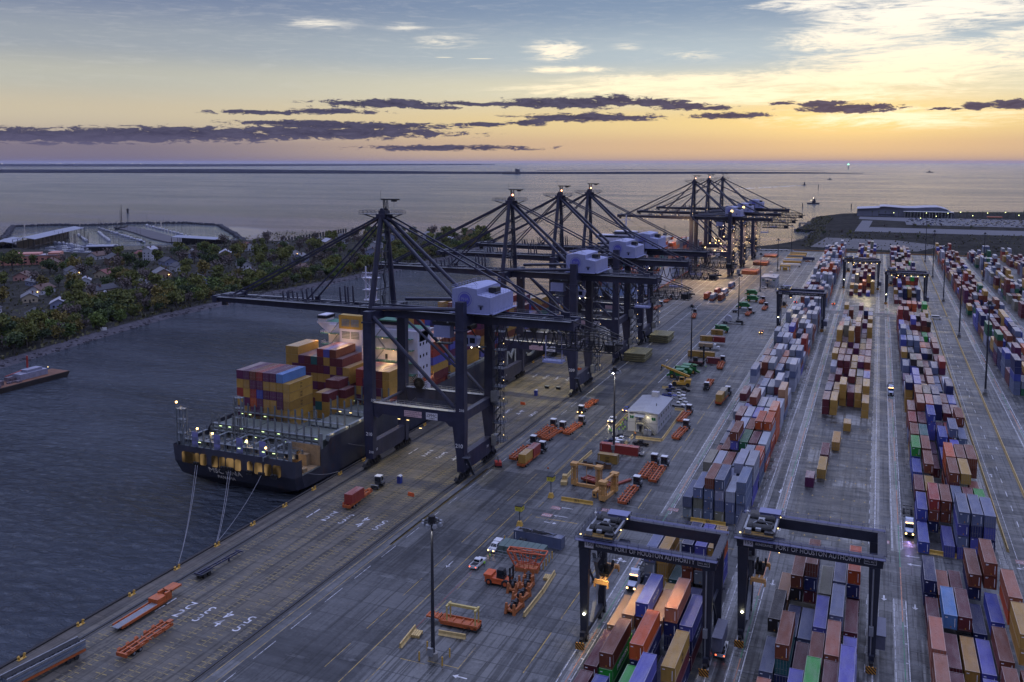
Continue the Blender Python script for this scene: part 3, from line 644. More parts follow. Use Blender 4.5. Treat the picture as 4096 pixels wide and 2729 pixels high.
    B('cab_hanger',MB().bar((30,-3,42.6),(30,-3,45.4),.3).bar((33,-3,42.6),(31,-3,45.4),.3).box(33.8,36,-4.4,-1.4,39.3,39.4).rail((36,-4.4,39.4),(36,-1.4,39.4),1,2,.06).rail((33.8,-4.4,39.4),(36,-4.4,39.4),1,2,.06),DARK,t)
    # festoon loops and the cage behind the girder
    f=MB(); n=13
    for k in range(n):
        x0=38+k*(39.0/n); x1=38+(k+1)*(39.0/n)
        zz=46.2 if x0<64 else 44.6
        pts=[(x0+(x1-x0)*q,-4.9,zz-(4.6 if x0<64 else 3.2)*(1-(2*q-1)**2)) for q in (0,.08,.2,.35,.5,.65,.8,.92,1)]
        f.path(pts,.17,5)
    B('festoon_cable',f,BLACK)
    g=MB()
    for y in (-5.4,-1.6,2.6):
        g.bar((57,y,45.9),(72,y,45.9),.22).bar((57,y,41.3),(77.5,y,41.3),.24).bar((72,y,45.9),(77.5,y,44.6),.2).bar((57,y,43.6),(77.5,y,43.6),.14)
        for k in range(15):
            x=57.5+k*1.4; g.bar((x,y,41.3),(x,y,45.9 if x<72 else 45.9-(x-72)*.23),.11)
    for x in (57,62,67,72,77.5): g.bar((x,-5.4,41.3),(x,2.6,41.3),.2).bar((x,-5.4,45.6 if x<77 else 44.6),(x,2.6,45.6 if x<77 else 44.6),.2)
    for x in (58,62,64): g.bar((x,-3,46.6),(x,-3,45.8),.3).bar((x,2.6,46.6),(x,2.6,45.8),.3)
    g.bar((64.5,-3.1,49.2),(77,-2,45),.25).bar((64.5,3.1,49.2),(77,2,45),.25).box(57,77.5,-5.4,-4.6,41.2,41.3).box(74,77,-4,2,41.4,43.4).box(77.3,79.6,-4.6,-3.9,43.4,44.0)
    B('festoon_cage',g,DARK)
    B('service_platform',MB().box(56,62,-6.5,-3.4,37.6,37.9).rail((56,-6.5,37.9),(62,-6.5,37.9),1.1,4,.08).rail((62,-6.5,37.9),(62,-3.4,37.9),1.1,2,.08).bar((56.5,-5,37.9),(56.5,-5,45),.2).bar((61.5,-5,37.9),(61.5,-5,45),.2).box(56,62,-6.6,-3.3,37.3,37.6),HOUSEM)
    # stair tower at the landside rear leg, with lift
    st=MB(); x0,x1,y0,y1=33.6,36.2,8.8,11.6
    for x in (x0,x1):
        for y in (y0,y1): st.bar((x,y,6),(x,y,46.5),.16)
    for k in range(14):
        z=6.5+2.95*k; st.bar((x0,y0,z),(x1,y0,z),.1).bar((x0,y1,z),(x1,y1,z),.1).bar((x1,y0,z),(x1,y1,z),.1).bar((x0,y0,z),(x1,y0,z+2.95),.1).bar((x1,y1,z),(x1,y0,z+2.95),.1)
        if k%2==0: st.box(x0-.2,x1+1.1,y0-.5,y1+.3,z,z+.1); st.rail((x1+1.1,y0-.5,z+.1),(x1+1.1,y1+.3,z+.1),1.1,2,.07).rail((x0,y0-.5,z+.1),(x1+1.1,y0-.5,z+.1),1.1,2,.07)
        st.bar((x0+.3,y0+.4 if k%2 else y1-.4,z),(x1-.3,y1-.4 if k%2 else y0+.4,z+2.95),.5,.1)
    tw=B('stair_tower',st,STEEL2)
    B('control_cabinet',MB().box(32.9,35.2,8.4,10.2,19.2,22.8),GALV,tw); B('control_cabinet',MB().box(33.2,34.9,8.0,10.4,5.2,8.6),GALV,tw)
    for k in range(6): B('stair_lamp',MB().ball((37.4,8.4,9+5.9*k),.13,6,4),L_SOFT,tw)
    b=MB(); b.bar((33.4,-11.4,7.6),(33.8,-6.5,.4),.9,.12).bar((33.9,-11.4,8.6),(34.3,-6.5,1.4),.08).box(32.8,35,-13,-11,7.5,7.6).rail((35,-13,7.6),(35,-11,7.6),1,1,.07)
    B('access_stair',b,STEEL2)
    # cable reel
    r=MB(); cx,cy,cz=6.8,9.2,22.6
    for k in range(26):
        a=2*pi*k/26
        for yy in (cy-.45,cy+.45): r.bar((cx+.7*cos(a),yy,cz+.7*sin(a)),(cx+3.2*cos(a),yy,cz+3.2*sin(a)),.1)
    r.tube((cx,cy-.6,cz),(cx,cy+.6,cz),.8,12).tube((cx,cy-.3,cz),(cx,cy+.3,cz),1.9,20).bar((cx,cy+1,cz),(cx,cy+1,19),.4)
    B('cable_reel',r,DARK)
    # boards and lamps
    p=B('sign_board',MB().box(12.7,18.7,-11.5,-11.42,17.75,19.6),SIGNP)
    for z,t_ in ((19.25,'SWL FOR SINGLE CONTAINER   50T'),(18.68,'SWL FOR TWIN-TWENTY CONTAINER 65T'),(18.1,'SWL UNDER CARGO BEAM   80T')): lettering(t_,TEXTB,(12.9,-11.51,z),SOUTH,.42,p,'sign_text','LEFT',sx=.74)
    p=B('sign_board',MB().box(20.2,24.1,-11.5,-11.42,17.6,19.7),SIGNW); lettering('ZPMC',TEXTB,(22.15,-11.51,18.85),SOUTH,1.35,p,'sign_text',sx=1.0); lettering('上海振华',TEXTB,(22.15,-11.51,17.98),SOUTH,.5,p,'sign_text')
    for x in (-60,-45,-30,-15,6,24,44,60): B('girder_lamp',MB().taper(x,-3.9,46.2,46.6,.6,.5,.3,.3),GALV)
    return T
def crane_number(T,num):
    for s,(x,y,z,rot,sz) in enumerate(((.2,-11.7,10.6,SOUTH,1.5),(31.4,-11.7,10.6,SOUTH,1.7),(1.9,-11.75,21.6,SOUTH,1.1),(32.3,-11.75,21.6,SOUTH,1.1),(.9,-11.72,4.9,SOUTH,1.1),(32.9,-9,4.9,EAST,1.3),(32.9,6,5.6,EAST,1.0))):
        lettering(num,TEXTW,(x,y,z),rot,sz,T,'crane_number')
    lettering(num,TEXTW,(1.12,-9,5.0),EAST,1.2,T,'crane_number')
ST=[('210',245.8,'nearest dark ship to shore crane, numbered 210, over the stern of the moored ship'),('209',351.5,'second dark ship to shore crane from the camera, numbered 209, beside the big hull letters'),('208',414.5,'third dark ship to shore crane in the line, between cranes 209 and 207'),('207',462.5,'fourth dark ship to shore crane, farthest of the near group, numbered 207'),
    (None,758.5,'distant lamp lit ship to shore crane, nearest of the far trio'),(None,827,'distant lamp lit ship to shore crane, middle of the far trio'),(None,905.5,'distant lamp lit ship to shore crane, last of the far trio')]
c0=sts_crane(ST[0][2])
cranes=[c0]+[tree_copy(c0,loc=(-145,y,0),label=l) for n,y,l in ST[1:]]
for T,(n,y,l) in zip(cranes,ST):
    if n: crane_number(T,n)
FARLAMP=emit('far_crane_lamp',(1,.62,.24),7); FARSMALL=emit('far_small_lamp',(1,.7,.35),2.2)
for T,(n,y,l) in zip(cranes[4:],ST[4:]):
    b=MB(); rr=random.Random(int(y))
    for k in range(22): b.ball((-62+k*6+rr.uniform(-2,2),-4.8+rr.choice((0,9)),rr.choice((46.4,49.9))),.24,5,4)
    for k in range(8): b.ball((31.7+3,-8,8+5*k),.3,5,4)
    for z in (52,58,64,70,76): b.ball((-.2,-6.3+(z-50)*.18,z),.3,5,4)
    b.build('string_lamp',FARSMALL,T)
    b=MB()
    for x,z in ((4,21.5),(9,21.8),(14,21.5),(20,21.8),(26,21.5),(29,16.5),(12,24)): b.ball((x,-11,z),.45,8,5)
    b.build('flood_lamp',FARLAMP,T)
for T,yy in ((cranes[4],-7.2),(cranes[5],-7.2)):
    MB().ball((32.6,yy,54.6),1.1,8,6).build('house_lamp',emit('house_glow',(1,.75,.28),3),T)
for T in cranes[1:6]: MB().ball((1.2,-1.8,81.4),.42,8,5).build('aircraft_lamp',emit('aircraft_lamp',(1,.38,.2),7),T)
# ---------------------------------------------------------------- rubber tyred yard gantries
STRIPE=None
def stripe_mat():
    m=bpy.data.materials.new('hazard_stripes'); g=G(nodes(m)); o=g.n('ShaderNodeTexCoord').outputs['Object']; s=g.n('ShaderNodeSeparateXYZ'); g.l(o,s.inputs[0])
    f=g.m('FRACT',g.m('MULTIPLY',g.m('ADD',s.outputs[0],s.outputs[2]),1.6)); c=g.mix(g.m('GREATER_THAN',f,.5),rgb((.012,.012,.012)),rgb((.5,.22,.02))); g.bsdf(c,.6); return m
STRIPE=stripe_mat()
NAVY=mat('gantry_navy_paint',(.018,.020,.036),.45,0,.35,.5)
def yard_gantry(label,loc):
    """local origin: left runway, ground, front leg line; legs 24.1 m apart, 12.4 m deep"""
    T=thing('yard_gantry',label,'gantry crane',loc,0,'rubber tyred gantry cranes in the yard')
    B=lambda n,b,m=NAVY,par=T: b.build(n,m,par)
    SP=24.1; DP=12.0
    for x,s in ((0,-1),(SP,1)):
        for y in (0,DP): B('leg',MB().taper(x,y,2.4,23.6,1.3,1.1,2.0,1.3).box(x-1.0,x+1.0,y-.75,y+.75,23.2,24.2))
        B('sill_beam',MB().box(x-.5,x+.5,-1.4,DP+1.4,1.9,3.0))
        B('leg_brace',MB().bar((x,1,21),(x,DP-1,4.2),.35).bar((x,0,14),(x,DP,14),.45))
        for y in (-1.6,1.2,DP-1.2,DP+1.6):
            w=MB().wheel((x,y,.85),.85,.75,'x',14); w2=B('wheel',w,BLACK); B('rim',MB().wheel((x-.39,y,.85),.45,.06,'x',10).wheel((x+.39,y,.85),.45,.06,'x',10),GALV,w2)
        B('bogie',MB().box(x-.3,x+.3,-2.4,2.0,1.3,2.1).box(x-.3,x+.3,DP-2,DP+2.4,1.3,2.1),DARK)
        B('hazard_bumper',MB().box(x-.9,x+.9,-3.0,-2.75,.35,1.7),STRIPE)
    for y,nm in ((0,'front'),(DP,'rear')):
        g=B('main_girder',MB().box(-1.2,SP+1.4,y-.55,y+.55,24.2,26.3))
        B('walkway',MB().box(-1.6,SP+1.8,y-1.7 if y==0 else y+.55,y-.55 if y==0 else y+1.7,26.15,26.25).rail((-1.6,y-1.7 if y==0 else y+1.7,26.25),(SP+1.8,y-1.7 if y==0 else y+1.7,26.25),1.1,13,.07).rail((4.5,y-.5,26.3),(SP+1.6,y-.5,26.3),.9,10,.06),mat('walkway_blue_grey',(.07,.075,.16),.5,0,.2,1),g)
    for x in (-1.1,SP+1.2): B('end_tie',MB().box(x-.3,x+.3,.5,DP-.5,24.6,25.6).box(x-.8,x+.8,.5,DP-.5,26.2,26.3).rail((x+(.8 if x>5 else -.8),0,26.3),(x+(.8 if x>5 else -.8),DP,26.3),1.1,6,.07))
    # trolley with winches
    t=B('trolley',MB().box(-.2,5.8,-.9,DP+.6,26.5,27.2).rail((-.4,-1.2,27.2),(6,-1.2,27.2),1.1,3,.07).rail((6,-1.2,27.2),(6,DP+.8,27.2),1.1,6,.07).rail((-.4,-1.2,27.2),(-.4,DP+.8,27.2),1.1,6,.07),DARK)
    B('winch_drum',MB().tube((.4,2.2,28.3),(5.2,2.2,28.3),.95,12).tube((1,2.2,28.3),(1.4,2.2,28.3),1.2,12).tube((4.4,2.2,28.3),(4.8,2.2,28.3),1.2,12),BLACK,t)
    B('winch_drum',MB().tube((.4,7.0,28.5),(5.2,7.0,28.5),.85,12).tube((.8,7,28.5),(1.2,7,28.5),1.1,12).tube((4.4,7,28.5),(4.8,7,28.5),1.1,12),BLACK,t)
    B('motor',MB().box(.4,1.8,3.6,5.8,27.2,28.5).box(3.2,5.3,4,5.6,27.2,28.1).tube((2,4.2,28.9),(5,4.2,28.9),.4,8).box(3.9,5.6,.0,1.2,27.2,28.2),DARK,t)
    B('trolley_floor',MB().box(0,5.6,-.6,1.1,27.2,27.3).box(2,5.6,3.2,3.6,27.2,27.4),mat('ochre_floor',(.26,.15,.03),.7),t)
    B('electrical_house',MB().box(2.0,5.9,9.2,11.6,27.4,28.9).box(1.8,6.1,9.0,11.8,28.9,29.05),mat('pale_blue_box',(.15,.16,.30),.5,0,.15,1),t)
    B('machine_frame',MB().box(-.2,.2,1.2,8.4,27.2,28.0).box(5.4,5.8,1.2,8.4,27.2,28.0).box(2.2,3.4,5.0,6.0,27.2,29.3).box(.3,1.4,-.4,.6,27.2,28.8).tube((1,4.9,28.2),(4.6,4.9,28.2),.3,8).bar((0,1.4,28),(2.6,5,29.4),.12).bar((5.6,1.4,28),(3,5,29.4),.12).box(2.2,3.2,.2,.9,28.2,29.0),GALV,t)
    B('lamp',MB().ball((-.5,-1.3,28),.2,6,4).ball((6.1,4,27.6),.2,6,4).ball((6.1,9,28.2),.16,6,4),L_SOFT,t)
    B('antenna',MB().tube((-.3,8,27.2),(-.3,8,31),.05,5).ball((-.3,8,29.4),.25,6,4,1.6),WHITE,t)
    # cab and spreader hang below the trolley
    cb=B('operator_cab',MB().prof([(5.2,22.0),(7.0,22.0),(7.3,23.6),(7.2,24.0),(5.2,24.0)],5,7.2),NAVY,t)
    B('cab_lamp',MB().ball((6.4,5,21.9),.18,6,4),L_WARM,cb)
    rp=MB(); zs=16.5
    for x in (1.2,2.0,3.6,4.4):
        for y in (3.6,8.4): rp.bar((x,y,26.6),(1.6+(x-1.2)*.7,y,zs+2.0),.05)
    B('hoist_rope',rp,DARK)
    sp=B('spreader',MB().box(2.1,2.6,2.2,9.8,zs,zs+.5).box(3.0,3.5,2.2,9.8,zs,zs+.5).box(1.4,4.2,1.8,2.4,zs-.2,zs+.6).box(1.4,4.2,9.6,10.2,zs-.2,zs+.6).box(1.3,1.6,1.7,2.3,zs-1.1,zs+.3).box(4.0,4.3,1.7,2.3,zs-1.1,zs+.3).box(1.3,1.6,9.7,10.3,zs-1.1,zs+.3).box(4.0,4.3,9.7,10.3,zs-1.1,zs+.3),mat('spreader_orange',(.62,.33,.12),.5,0,.25,1,0,.25))
    B('head_block',MB().box(2.0,3.6,3.8,8.2,zs+.6,zs+1.2).wheel((2.0,4.6,zs+1.9),.7,.35,'x',12).wheel((3.6,4.6,zs+1.9),.7,.35,'x',12).wheel((2.0,7.4,zs+1.9),.7,.35,'x',12).wheel((3.6,7.4,zs+1.9),.7,.35,'x',12).tube((2.8,5,zs+1.2),(2.8,5,zs+2.8),.4,8),BLACK,sp)
    # ladder, power pack
    b=MB(); b.bar((.9,1.6,4),(.9,6.5,14),.7,.14).bar((.9,6.5,14),(.9,3,22),.7,.14).rail((1.2,1.6,4),(1.2,6.5,14),1,6,.06).box(.5,1.7,5.5,8.5,13.9,14).box(.5,2,2,4,20.6,20.7).rail((2,2,20.7),(2,4.6,20.7),1.1,2,.06)
    B('ladder',b,GALV)
    B('power_pack',MB().box(SP+.6,SP+2.4,2.4,9.6,2.6,5.4).box(SP+.5,SP+2.5,2.2,9.8,5.4,5.5),mat('power_pack_grey',(.11,.115,.17),.5,0,.2,1))
    B('cable_chain',MB().tube((SP-.2,-.9,8.8),(SP-.2,-.9,24),.16,6).tube((SP-.2,-.9,3),(SP-.2,-.9,7.4),.12,6).box(SP-.6,SP+.2,-1.3,-.6,7.4,10.4),GALV)
    B('leg_lamp',MB().ball((.2,-.9,7.2),.28,8,5),emit('leg_lamp',(1,.95,.6),18))
    for o in T.children_recursive:                                   # bring the frame down to its measured height
        for v in o.data.vertices:
            z=v.co.z; v.co.z=z if z<6 else (6+(z-6)*.57 if z<16 else (z-4.3 if z<26.5 else 22.2+(z-26.5)*.6))
    return T
def gantry_text(T,num):
    for tx,x,sz,W_ in (('PORT OF HOUSTON AUTHORITY',13.9,1.3,15.4),('KONECRANES',4.0,.72,3.2)): lettering(tx,TEXTW,(x,-.57,20.9),SOUTH,sz,T,'girder_lettering',fit=W_)
    p=MB().box(.1,1.9,-.6,-.56,20.25,21.75).build('number_plate',SIGNW,T); lettering(num,NAVY,(1.0,-.62,20.95),SOUTH,1.05,p,'plate_number')
    p=MB()
    for z in (20.45,21.35): p.box(22.2,24.4,-.6,-.56,z,z+.06)
    for x in (22.2,24.34): p.box(x,x+.06,-.6,-.56,20.45,21.41)
    p=p.build('capacity_frame',TEXTW,T); lettering('SWL 40LT',TEXTW,(23.3,-.58,20.93),SOUTH,.5,p,'plate_number',sx=.85)
r0=yard_gantry('dark navy yard gantry crane numbered 150, straddling the foreground stacks',(-51.0,161.5,0)); gantry_text(r0,'150')
for num,loc,l in (('155',(-22.3,174.2,0),'dark navy yard gantry crane numbered 155, right of crane 150'),('148',(-51.2,525,0),'dark yard gantry straddling the grey and white stacks midway up the yard'),('151',(-22.5,714.5,0),'far dark yard gantry over the lit empty slots of the middle stacks'),('152',(6.7,644.5,0),'far dark yard gantry with lamps beside the central road')):
    base=bpy.data.objects.get('yard_gantry')
    r=r0.copy(); C.objects.link(r); r.location=loc; r['label']=l
    for ch in r0.children:
        if 'lettering' in ch.name or ch.name.startswith(('number_plate','capacity')): continue
        tree_copy(ch,r)
    gantry_text(r,num)
    if num in('151','152'):
        for k in range(6): MB().ball((3+k*4,-1.0,19.8),.3,6,4).build('girder_lamp',L_SOFT,r)
# ---------------------------------------------------------------- containers: palette and records
COL=dict(maroon=(.135,.026,.034),brown=(.20,.055,.028),orange=(.52,.095,.02),yellow=(.46,.27,.06),navy=(.018,.024,.105),blue=(.055,.075,.34),violet=(.10,.10,.40),sky=(.10,.23,.50),grey=(.22,.24,.29),pale=(.36,.38,.47),green=(.035,.34,.05),dgreen=(.02,.13,.06),teal=(.025,.13,.13),tan=(.42,.23,.12),red=(.30,.04,.03),olive=(.24,.23,.17),black=(.03,.024,.024),salmon=(.42,.15,.085),purple=(.11,.022,.075),steel=(.13,.16,.27))
CNAME=dict(maroon='maroon',brown='rust brown',orange='orange',yellow='yellow',navy='navy blue',blue='deep blue',violet='violet blue',sky='light blue',grey='grey',pale='pale grey',green='bright green',dgreen='dark green',teal='teal',tan='tan roofed',red='red',olive='olive grey',black='blackish brown',salmon='salmon',purple='dark purple',steel='steel blue')
RC=[]
def rec(x,y,z,c,lab,L=13.0,sx=1,sz=1,door=False,txt=None,grp='shipping containers',vis=True,rz=0):
    """x: left edge, y: front end, z: base"""
    RC.append(dict(x=x,y=y,z=z,c=c,lab=lab,L=L,sx=sx,sz=sz,door=door,txt=txt or [],grp=grp,rz=rz))
def nth(n): return WORDS[n] if n<len(WORDS) else 'far'
# ---------------------------------------------------------------- ships
HULL=mat('dark_hull',(.042,.044,.066),.5,0,.4,.12,0,.3); DECK=mat('green_grey_deck',(.065,.075,.07),.7,0,.4,.3); DECKG=mat('green_deck',(.02,.13,.08),.6,0,.3,.5)
SUPER=mat('superstructure_white',(.50,.49,.60),.5,0,.15,.3); SHIPG=mat('ship_grey',(.16,.18,.20),.55,0,.35,.6); SHIPV=mat('ship_violet_panel',(.20,.20,.42),.5,0,.2,.6); TANW=mat('tan_interior',(.26,.18,.10),.7,0,.3,1); YOCHRE=mat('funnel_yellow',(.36,.23,.04),.55,0,.2,.5)
def hull(b,xc,hb,y0,y1,top,notch=None):
    """lofted hull: list of sections, each from port rail round the keel to starboard rail"""
    S=[]
    def sec(y,tw,ww,kw,zt,yk=0,zs=None):
        zs=zt if zs is None else zs
        S.append([(xc-tw,y,zt),(xc-(tw*.6+ww*.4),y,(zt-1)*.45),(xc-ww,y+yk*.3,-1.0),(xc-(ww*.45+kw*.55),y+yk*.7,-3.2),(xc-kw*.4,y+yk,-4.8),(xc+kw*.4,y+yk,-4.8),(xc+(ww*.45+kw*.55),y+yk*.7,-3.2),(xc+ww,y+yk*.3,-1.0),(xc+(tw*.6+ww*.4),y,min((zt-1)*.45,zs)),(xc+tw,y,zs)])
    sec(y0,hb,hb*.93,hb*.5,top,6); sec(y0+2.6,hb,hb*.985,hb*.62,top,6)
    if notch: sec(y0+2.7,hb,hb*.985,hb*.62,top,6,3.3); sec(y0+12.2,hb,hb,hb*.8,top,4,3.3); sec(y0+12.3,hb,hb,hb*.8,top,4)
    sec(y0+15,hb,hb,hb*.85,top,2); sec(y0+17.5,hb,hb,hb*.9,top+2.2)
    L=y1-y0
    sec(y0+L*.5,hb,hb,hb*.95,top+2.2); sec(y0+L*.82,hb,hb*.93,hb*.8,top+2.6); sec(y0+L*.92,hb*.85,hb*.55,hb*.4,top+5); sec(y0+L*.98,hb*.45,hb*.15,.8,top+6.5); sec(y1,hb*.06,.3,.2,top+7)
    n=10; vs=[p for s in S for p in s]; fs=[]
    for i in range(len(S)-1):
        for k in range(n-1): a=i*n+k; fs.append((a,a+1,a+n+1,a+n))
    fs+=[(n-1-k,n-2-k,k+1,k) for k in range(n//2)]; b.add(vs,fs); return b
def lash_bridge(name,par,y,x0,x1,z0,z1,step=2.72,tower=None,panels=0):
    b=MB(); x=x0;k=0
    for z in (z0+.1,z0+2.4,z0+4.7): 
        if z<z1-1: b.box(x0,x1,y-.6,y+.6,z,z+.12); b.rail((x0,y-.6,z+.1),(x1,y-.6,z+.1),1.0,int((x1-x0)/2.7),.07)
    while x<=x1+.1:
        h=random.Random(int(x*7+y)).uniform(-.3,1.1)
        b.box(x-.14,x+.14,y-.35,y-.1,z0,z1+h); b.box(x-.14,x+.14,y+.1,y+.35,z0,z1+h-.4)
        if k%2: b.bar((x,y,z0),(x+step,y,z0+2.4),.1)
        x+=step;k+=1
    if tower is not None:
        for dx in (0,2.6):
            for dy in (-.7,.7): b.box(tower+dx-.16,tower+dx+.16,y+dy-.16,y+dy+.16,z0,z1+6.3)
        for z in (z0+4,z0+7.5,z1+2.6,z1+6): b.box(tower-.2,tower+2.8,y-.9,y+.9,z,z+.14); b.rail((tower,y-.9,z),(tower+2.6,y-.9,z),1,2,.08)
    o=b.build('lashing_bridge',SHIPG,par)
    if panels:
        for k in range(panels): xx=x0+4+k*(x1-x0-6)/panels; MB().box(xx,xx+2.3,y-.5,y-.38,z0+.4,z1-.6).build('door_panel',SHIPV,o)
    l=MB(); rr=random.Random(int(y*3))
    for k in range(9): zz=z0+rr.choice((2.1,4.3)); xx=x0+3+k*4.6+rr.uniform(-1.5,1.5); l.box(xx-.45,xx+.45,y-.75,y-.62,zz-.12,zz+.02) if rr.random()<.7 else None
    l.build('strip_lamp',L_GREEN if int(y)%2 else L_SOFT,o)
    return o
P_=thing('container_ship','dark hulled container ship moored stern first, MSC PINA on its transom','ship',(0,0,0))
SB=lambda n,b,m,par=None: b.build(n,m,par or P_)
hl=SB('hull',hull(MB(),-177,23,209,532,8.3,True),HULL)
SB('boot_line',MB().box(-199.9,-199.6,226,470,-4.2,-3.2),RED,hl)
for t,x,y,z,s,w in (('MSC',-183.6,209.16,1.75,2.5,5.4),('PINA',-177.0,209.16,1.75,2.5,6.0),('PANAMA',-180.4,210.02,-.35,1.6,6.6)): lettering(t,mat('cream_lettering',(.62,.57,.50),.6,0,.05),(x,y,z),(radians(112.7),0,0),s,hl,'hull_lettering',fit=w,depth=.05)
for t,y in (('M',371.7),('S',397),('C',422)): lettering(t,mat('pale_hull_lettering',(.42,.43,.40),.6,0,.1),(-153.75,y,5.9),EAST,12.6,hl,'hull_lettering',fit=11.2,depth=.3)
WINM=bpy.data.materials.new('lit_mooring_port'); g=G(nodes(WINM)); pos=g.n('ShaderNodeNewGeometry').outputs['Position']; n_=g.noise(g.mapping(pos,(1,1,.5)),.22,2,.5); e=g.n('ShaderNodeEmission'); g.l(g.mix(g.ss(n_,.40,.68),rgb((.05,.035,.02)),rgb((.95,.6,.26))),e.inputs[0]); e.inputs[1].default_value=.3; g.l(e.outputs[0],g.n('ShaderNodeOutputMaterial').inputs[0])
for x,w in ((-196.2,4.6),(-191.3,1.6),(-189.2,2.2),(-184.8,2.2),(-181.9,2.0),(-179.2,2.6),(-176.0,2.0),(-171.4,1.7),(-168.8,2.6),(-165.2,2.4),(-162.2,2.7)): SB('mooring_port',MB().prof([(x+.25,3.1),(x+w-.25,3.1),(x+w,3.5),(x+w,6.1),(x+w-.3,6.5),(x+.3,6.5),(x,6.1),(x,3.5)],208.55,208.9),WINM,hl)
fw=MB()
for x in (-190.4,-180,-177.6,-170.5,-166,-161.4): fw.box(x-1.1,x+1.1,208.0,208.6,2.6,3.9).wheel((x-.5,208.2,3.6),.45,.4,'x',8).wheel((x+.5,208.2,3.6),.45,.4,'x',8)
SB('fairlead',fw,BLACK,hl)
dk=SB('deck',MB().box(-199.8,-162,209.6,222,7.0,7.3).box(-199.8,-154.3,221.6,284,6.4,6.6).box(-199.8,-154.3,296,490,6.6,6.8).box(-166,-154.2,211.8,221.5,3.0,3.2),DECK)
SB('mooring_deck',MB().box(-166.2,-166,211,222,3.2,7.0).box(-166,-154.4,221.4,221.6,3.2,9.5).box(-165.9,-155,212,221.2,3.2,3.26).box(-161,-158,219.5,221.3,3.2,6.8).box(-156.6,-155.2,214,216,3.2,4.4).wheel((-158.6,216.5,4),.7,2,'x',10),TANW)
SB('bulwark',MB().box(-166,-165.6,208.9,211.5,7,8.3).box(-157.9,-157.1,210.5,211.3,3,13.4).box(-155.0,-154.1,222,222.6,6,13),SHIPG)
c=MB()
for k in range(22):
    y=226+k*12.0
    if y<480 and not 280<y<300: c.box(-155.3,-154.2,y,y+11.2,9.6,11.4)
SB('coaming',c,SHIPG)
HCV=mat('hatch_grey_green',(.105,.12,.105),.7,0,.35,.4,0,.2)
for y in (224.6,238.8,252.8,266.6):
    for x0,x1 in ((-199,-184.6),(-184.2,-170.2),(-169.8,-156.4)): SB('hatch_cover',MB().box(x0,x1,y,y+12.6,6.6,7.0 if x0<-180 and y>230 else 9.6),HCV)
for k in range(12):
    for x0,x1 in ((-199,-184.6),(-184.2,-170.2),(-169.8,-156.4)): SB('hatch_cover',MB().box(x0,x1,299.6+14.8*k,313+14.8*k,6.8,8.1),HCV)
for y,tw,pn,x0,z1 in ((211.2,-199.6,4,-198,13.0),(223.6,-187.6,0,-197,14.6),(237.6,None,0,-199.5,14.0),(265.9,None,0,-178,16.5),(252.2,None,0,-171,15)):
    lash_bridge('lashing_bridge',P_,y,x0,-155.8 if y>215 else -158,7.3 if y<215 else 6.6,z1,2.72,tw,pn)
for k in range(13): 
    if k!=0: lash_bridge('lashing_bridge',P_,298.9+14.8*k,-199,-155.6,6.8,15.5,2.72)
bk=MB()
for y,z0,z1 in ((226.2,6.6,10.8),(240.0-2.9,6.6,9.4),(213.6,7.3,9.2)):
    bk.box(-198.5,-157.5,y,y+.25,z0,z1)
bk=SB('bulkhead',bk,SHIPG); b=MB()
for k in range(11): b.tube((-196+k*3.7,226.15,8.6),(-196+k*3.7,226.1,8.6),.42,12); b.box(-194.6+k*3.7,-193.6+k*3.7,213.5,213.62,7.4,8.9)
b.build('bulkhead_opening',BLACK,bk); b=MB(); rr=random.Random(6)
for k in range(70):
    x,y=rr.uniform(-198,-158),rr.choice((215,216.5,218.5,219.6,228,229.4,231,233.5,235)); h=rr.uniform(.5,1.9); w=rr.uniform(.25,.9); z=7.3 if y<222 else 6.6; b.box(x-w,x+w,y-w*.7,y+w*.7,z,z+h)
b.build('deck_fitting',mat('deck_fittings',(.09,.10,.115),.6,0,.5,.5),bk); b=MB()
for y in (214.6,217.2,219.8,228.4,232.4,236.2):
    z=7.3 if y<222 else 6.6; b.rail((-198,y,z),(-160,y,z),1.1,16,.08)
for x in (-198,-190,-182,-174,-166): b.box(x-.5,x+.5,212,222,9.4,9.5); b.rail((x-.5,212,9.5),(x-.5,222,9.5),1.0,4,.07); b.box(x-.12,x+.12,212,212.2,7.3,9.4)
b.build('deck_railing',SHIPG,bk)
# superstructure
su_=SB('superstructure',MB().box(-194,-155.2,285.5,295.5,6.5,33.2).box(-199.8,-154.2,286.5,293.5,33.2,34.0).prof([(-199.8,33.2),(-194,33.2),(-194,28.8)],286.8,293).prof([(-154.2,33.2),(-155.2,33.2),(-155.2,29.0),(-160,29)],286.8,293).box(-199.6,-196,287,292.5,34,36.4).box(-176.6,-164,286.2,294,34,36.2),SUPER)
SB('wheelhouse_window',MB().box(-176.9,-163.7,285.9,294.3,34.9,36.0).box(-199.9,-195.8,286.8,292.8,35.0,36.1),GLASS,su_)
SB('wheelhouse_roof',MB().box(-177.2,-163.4,285.6,294.6,36.2,36.7).box(-199.6,-154.2,286.6,293.4,34.0,34.06),DECKG,su_)
fn=SB('funnel',MB().box(-186.2,-176.6,281.2,287.5,6.5,33.0),SUPER)
SB('funnel_band',MB().box(-186.3,-176.5,281.1,287.6,33.0,38.2),YOCHRE,fn)
lv=MB()
for x in (-185,-181):
    for z0 in (34.0,29.4):
        for k in range(5): lv.box(x,x+3.4,281.0-.06,281.2,z0+k*.56,z0+k*.56+.38)
SB('louvre',lv,SHIPG,fn)
pl=MB(); lm=MB(); rl=MB(); stp=MB()
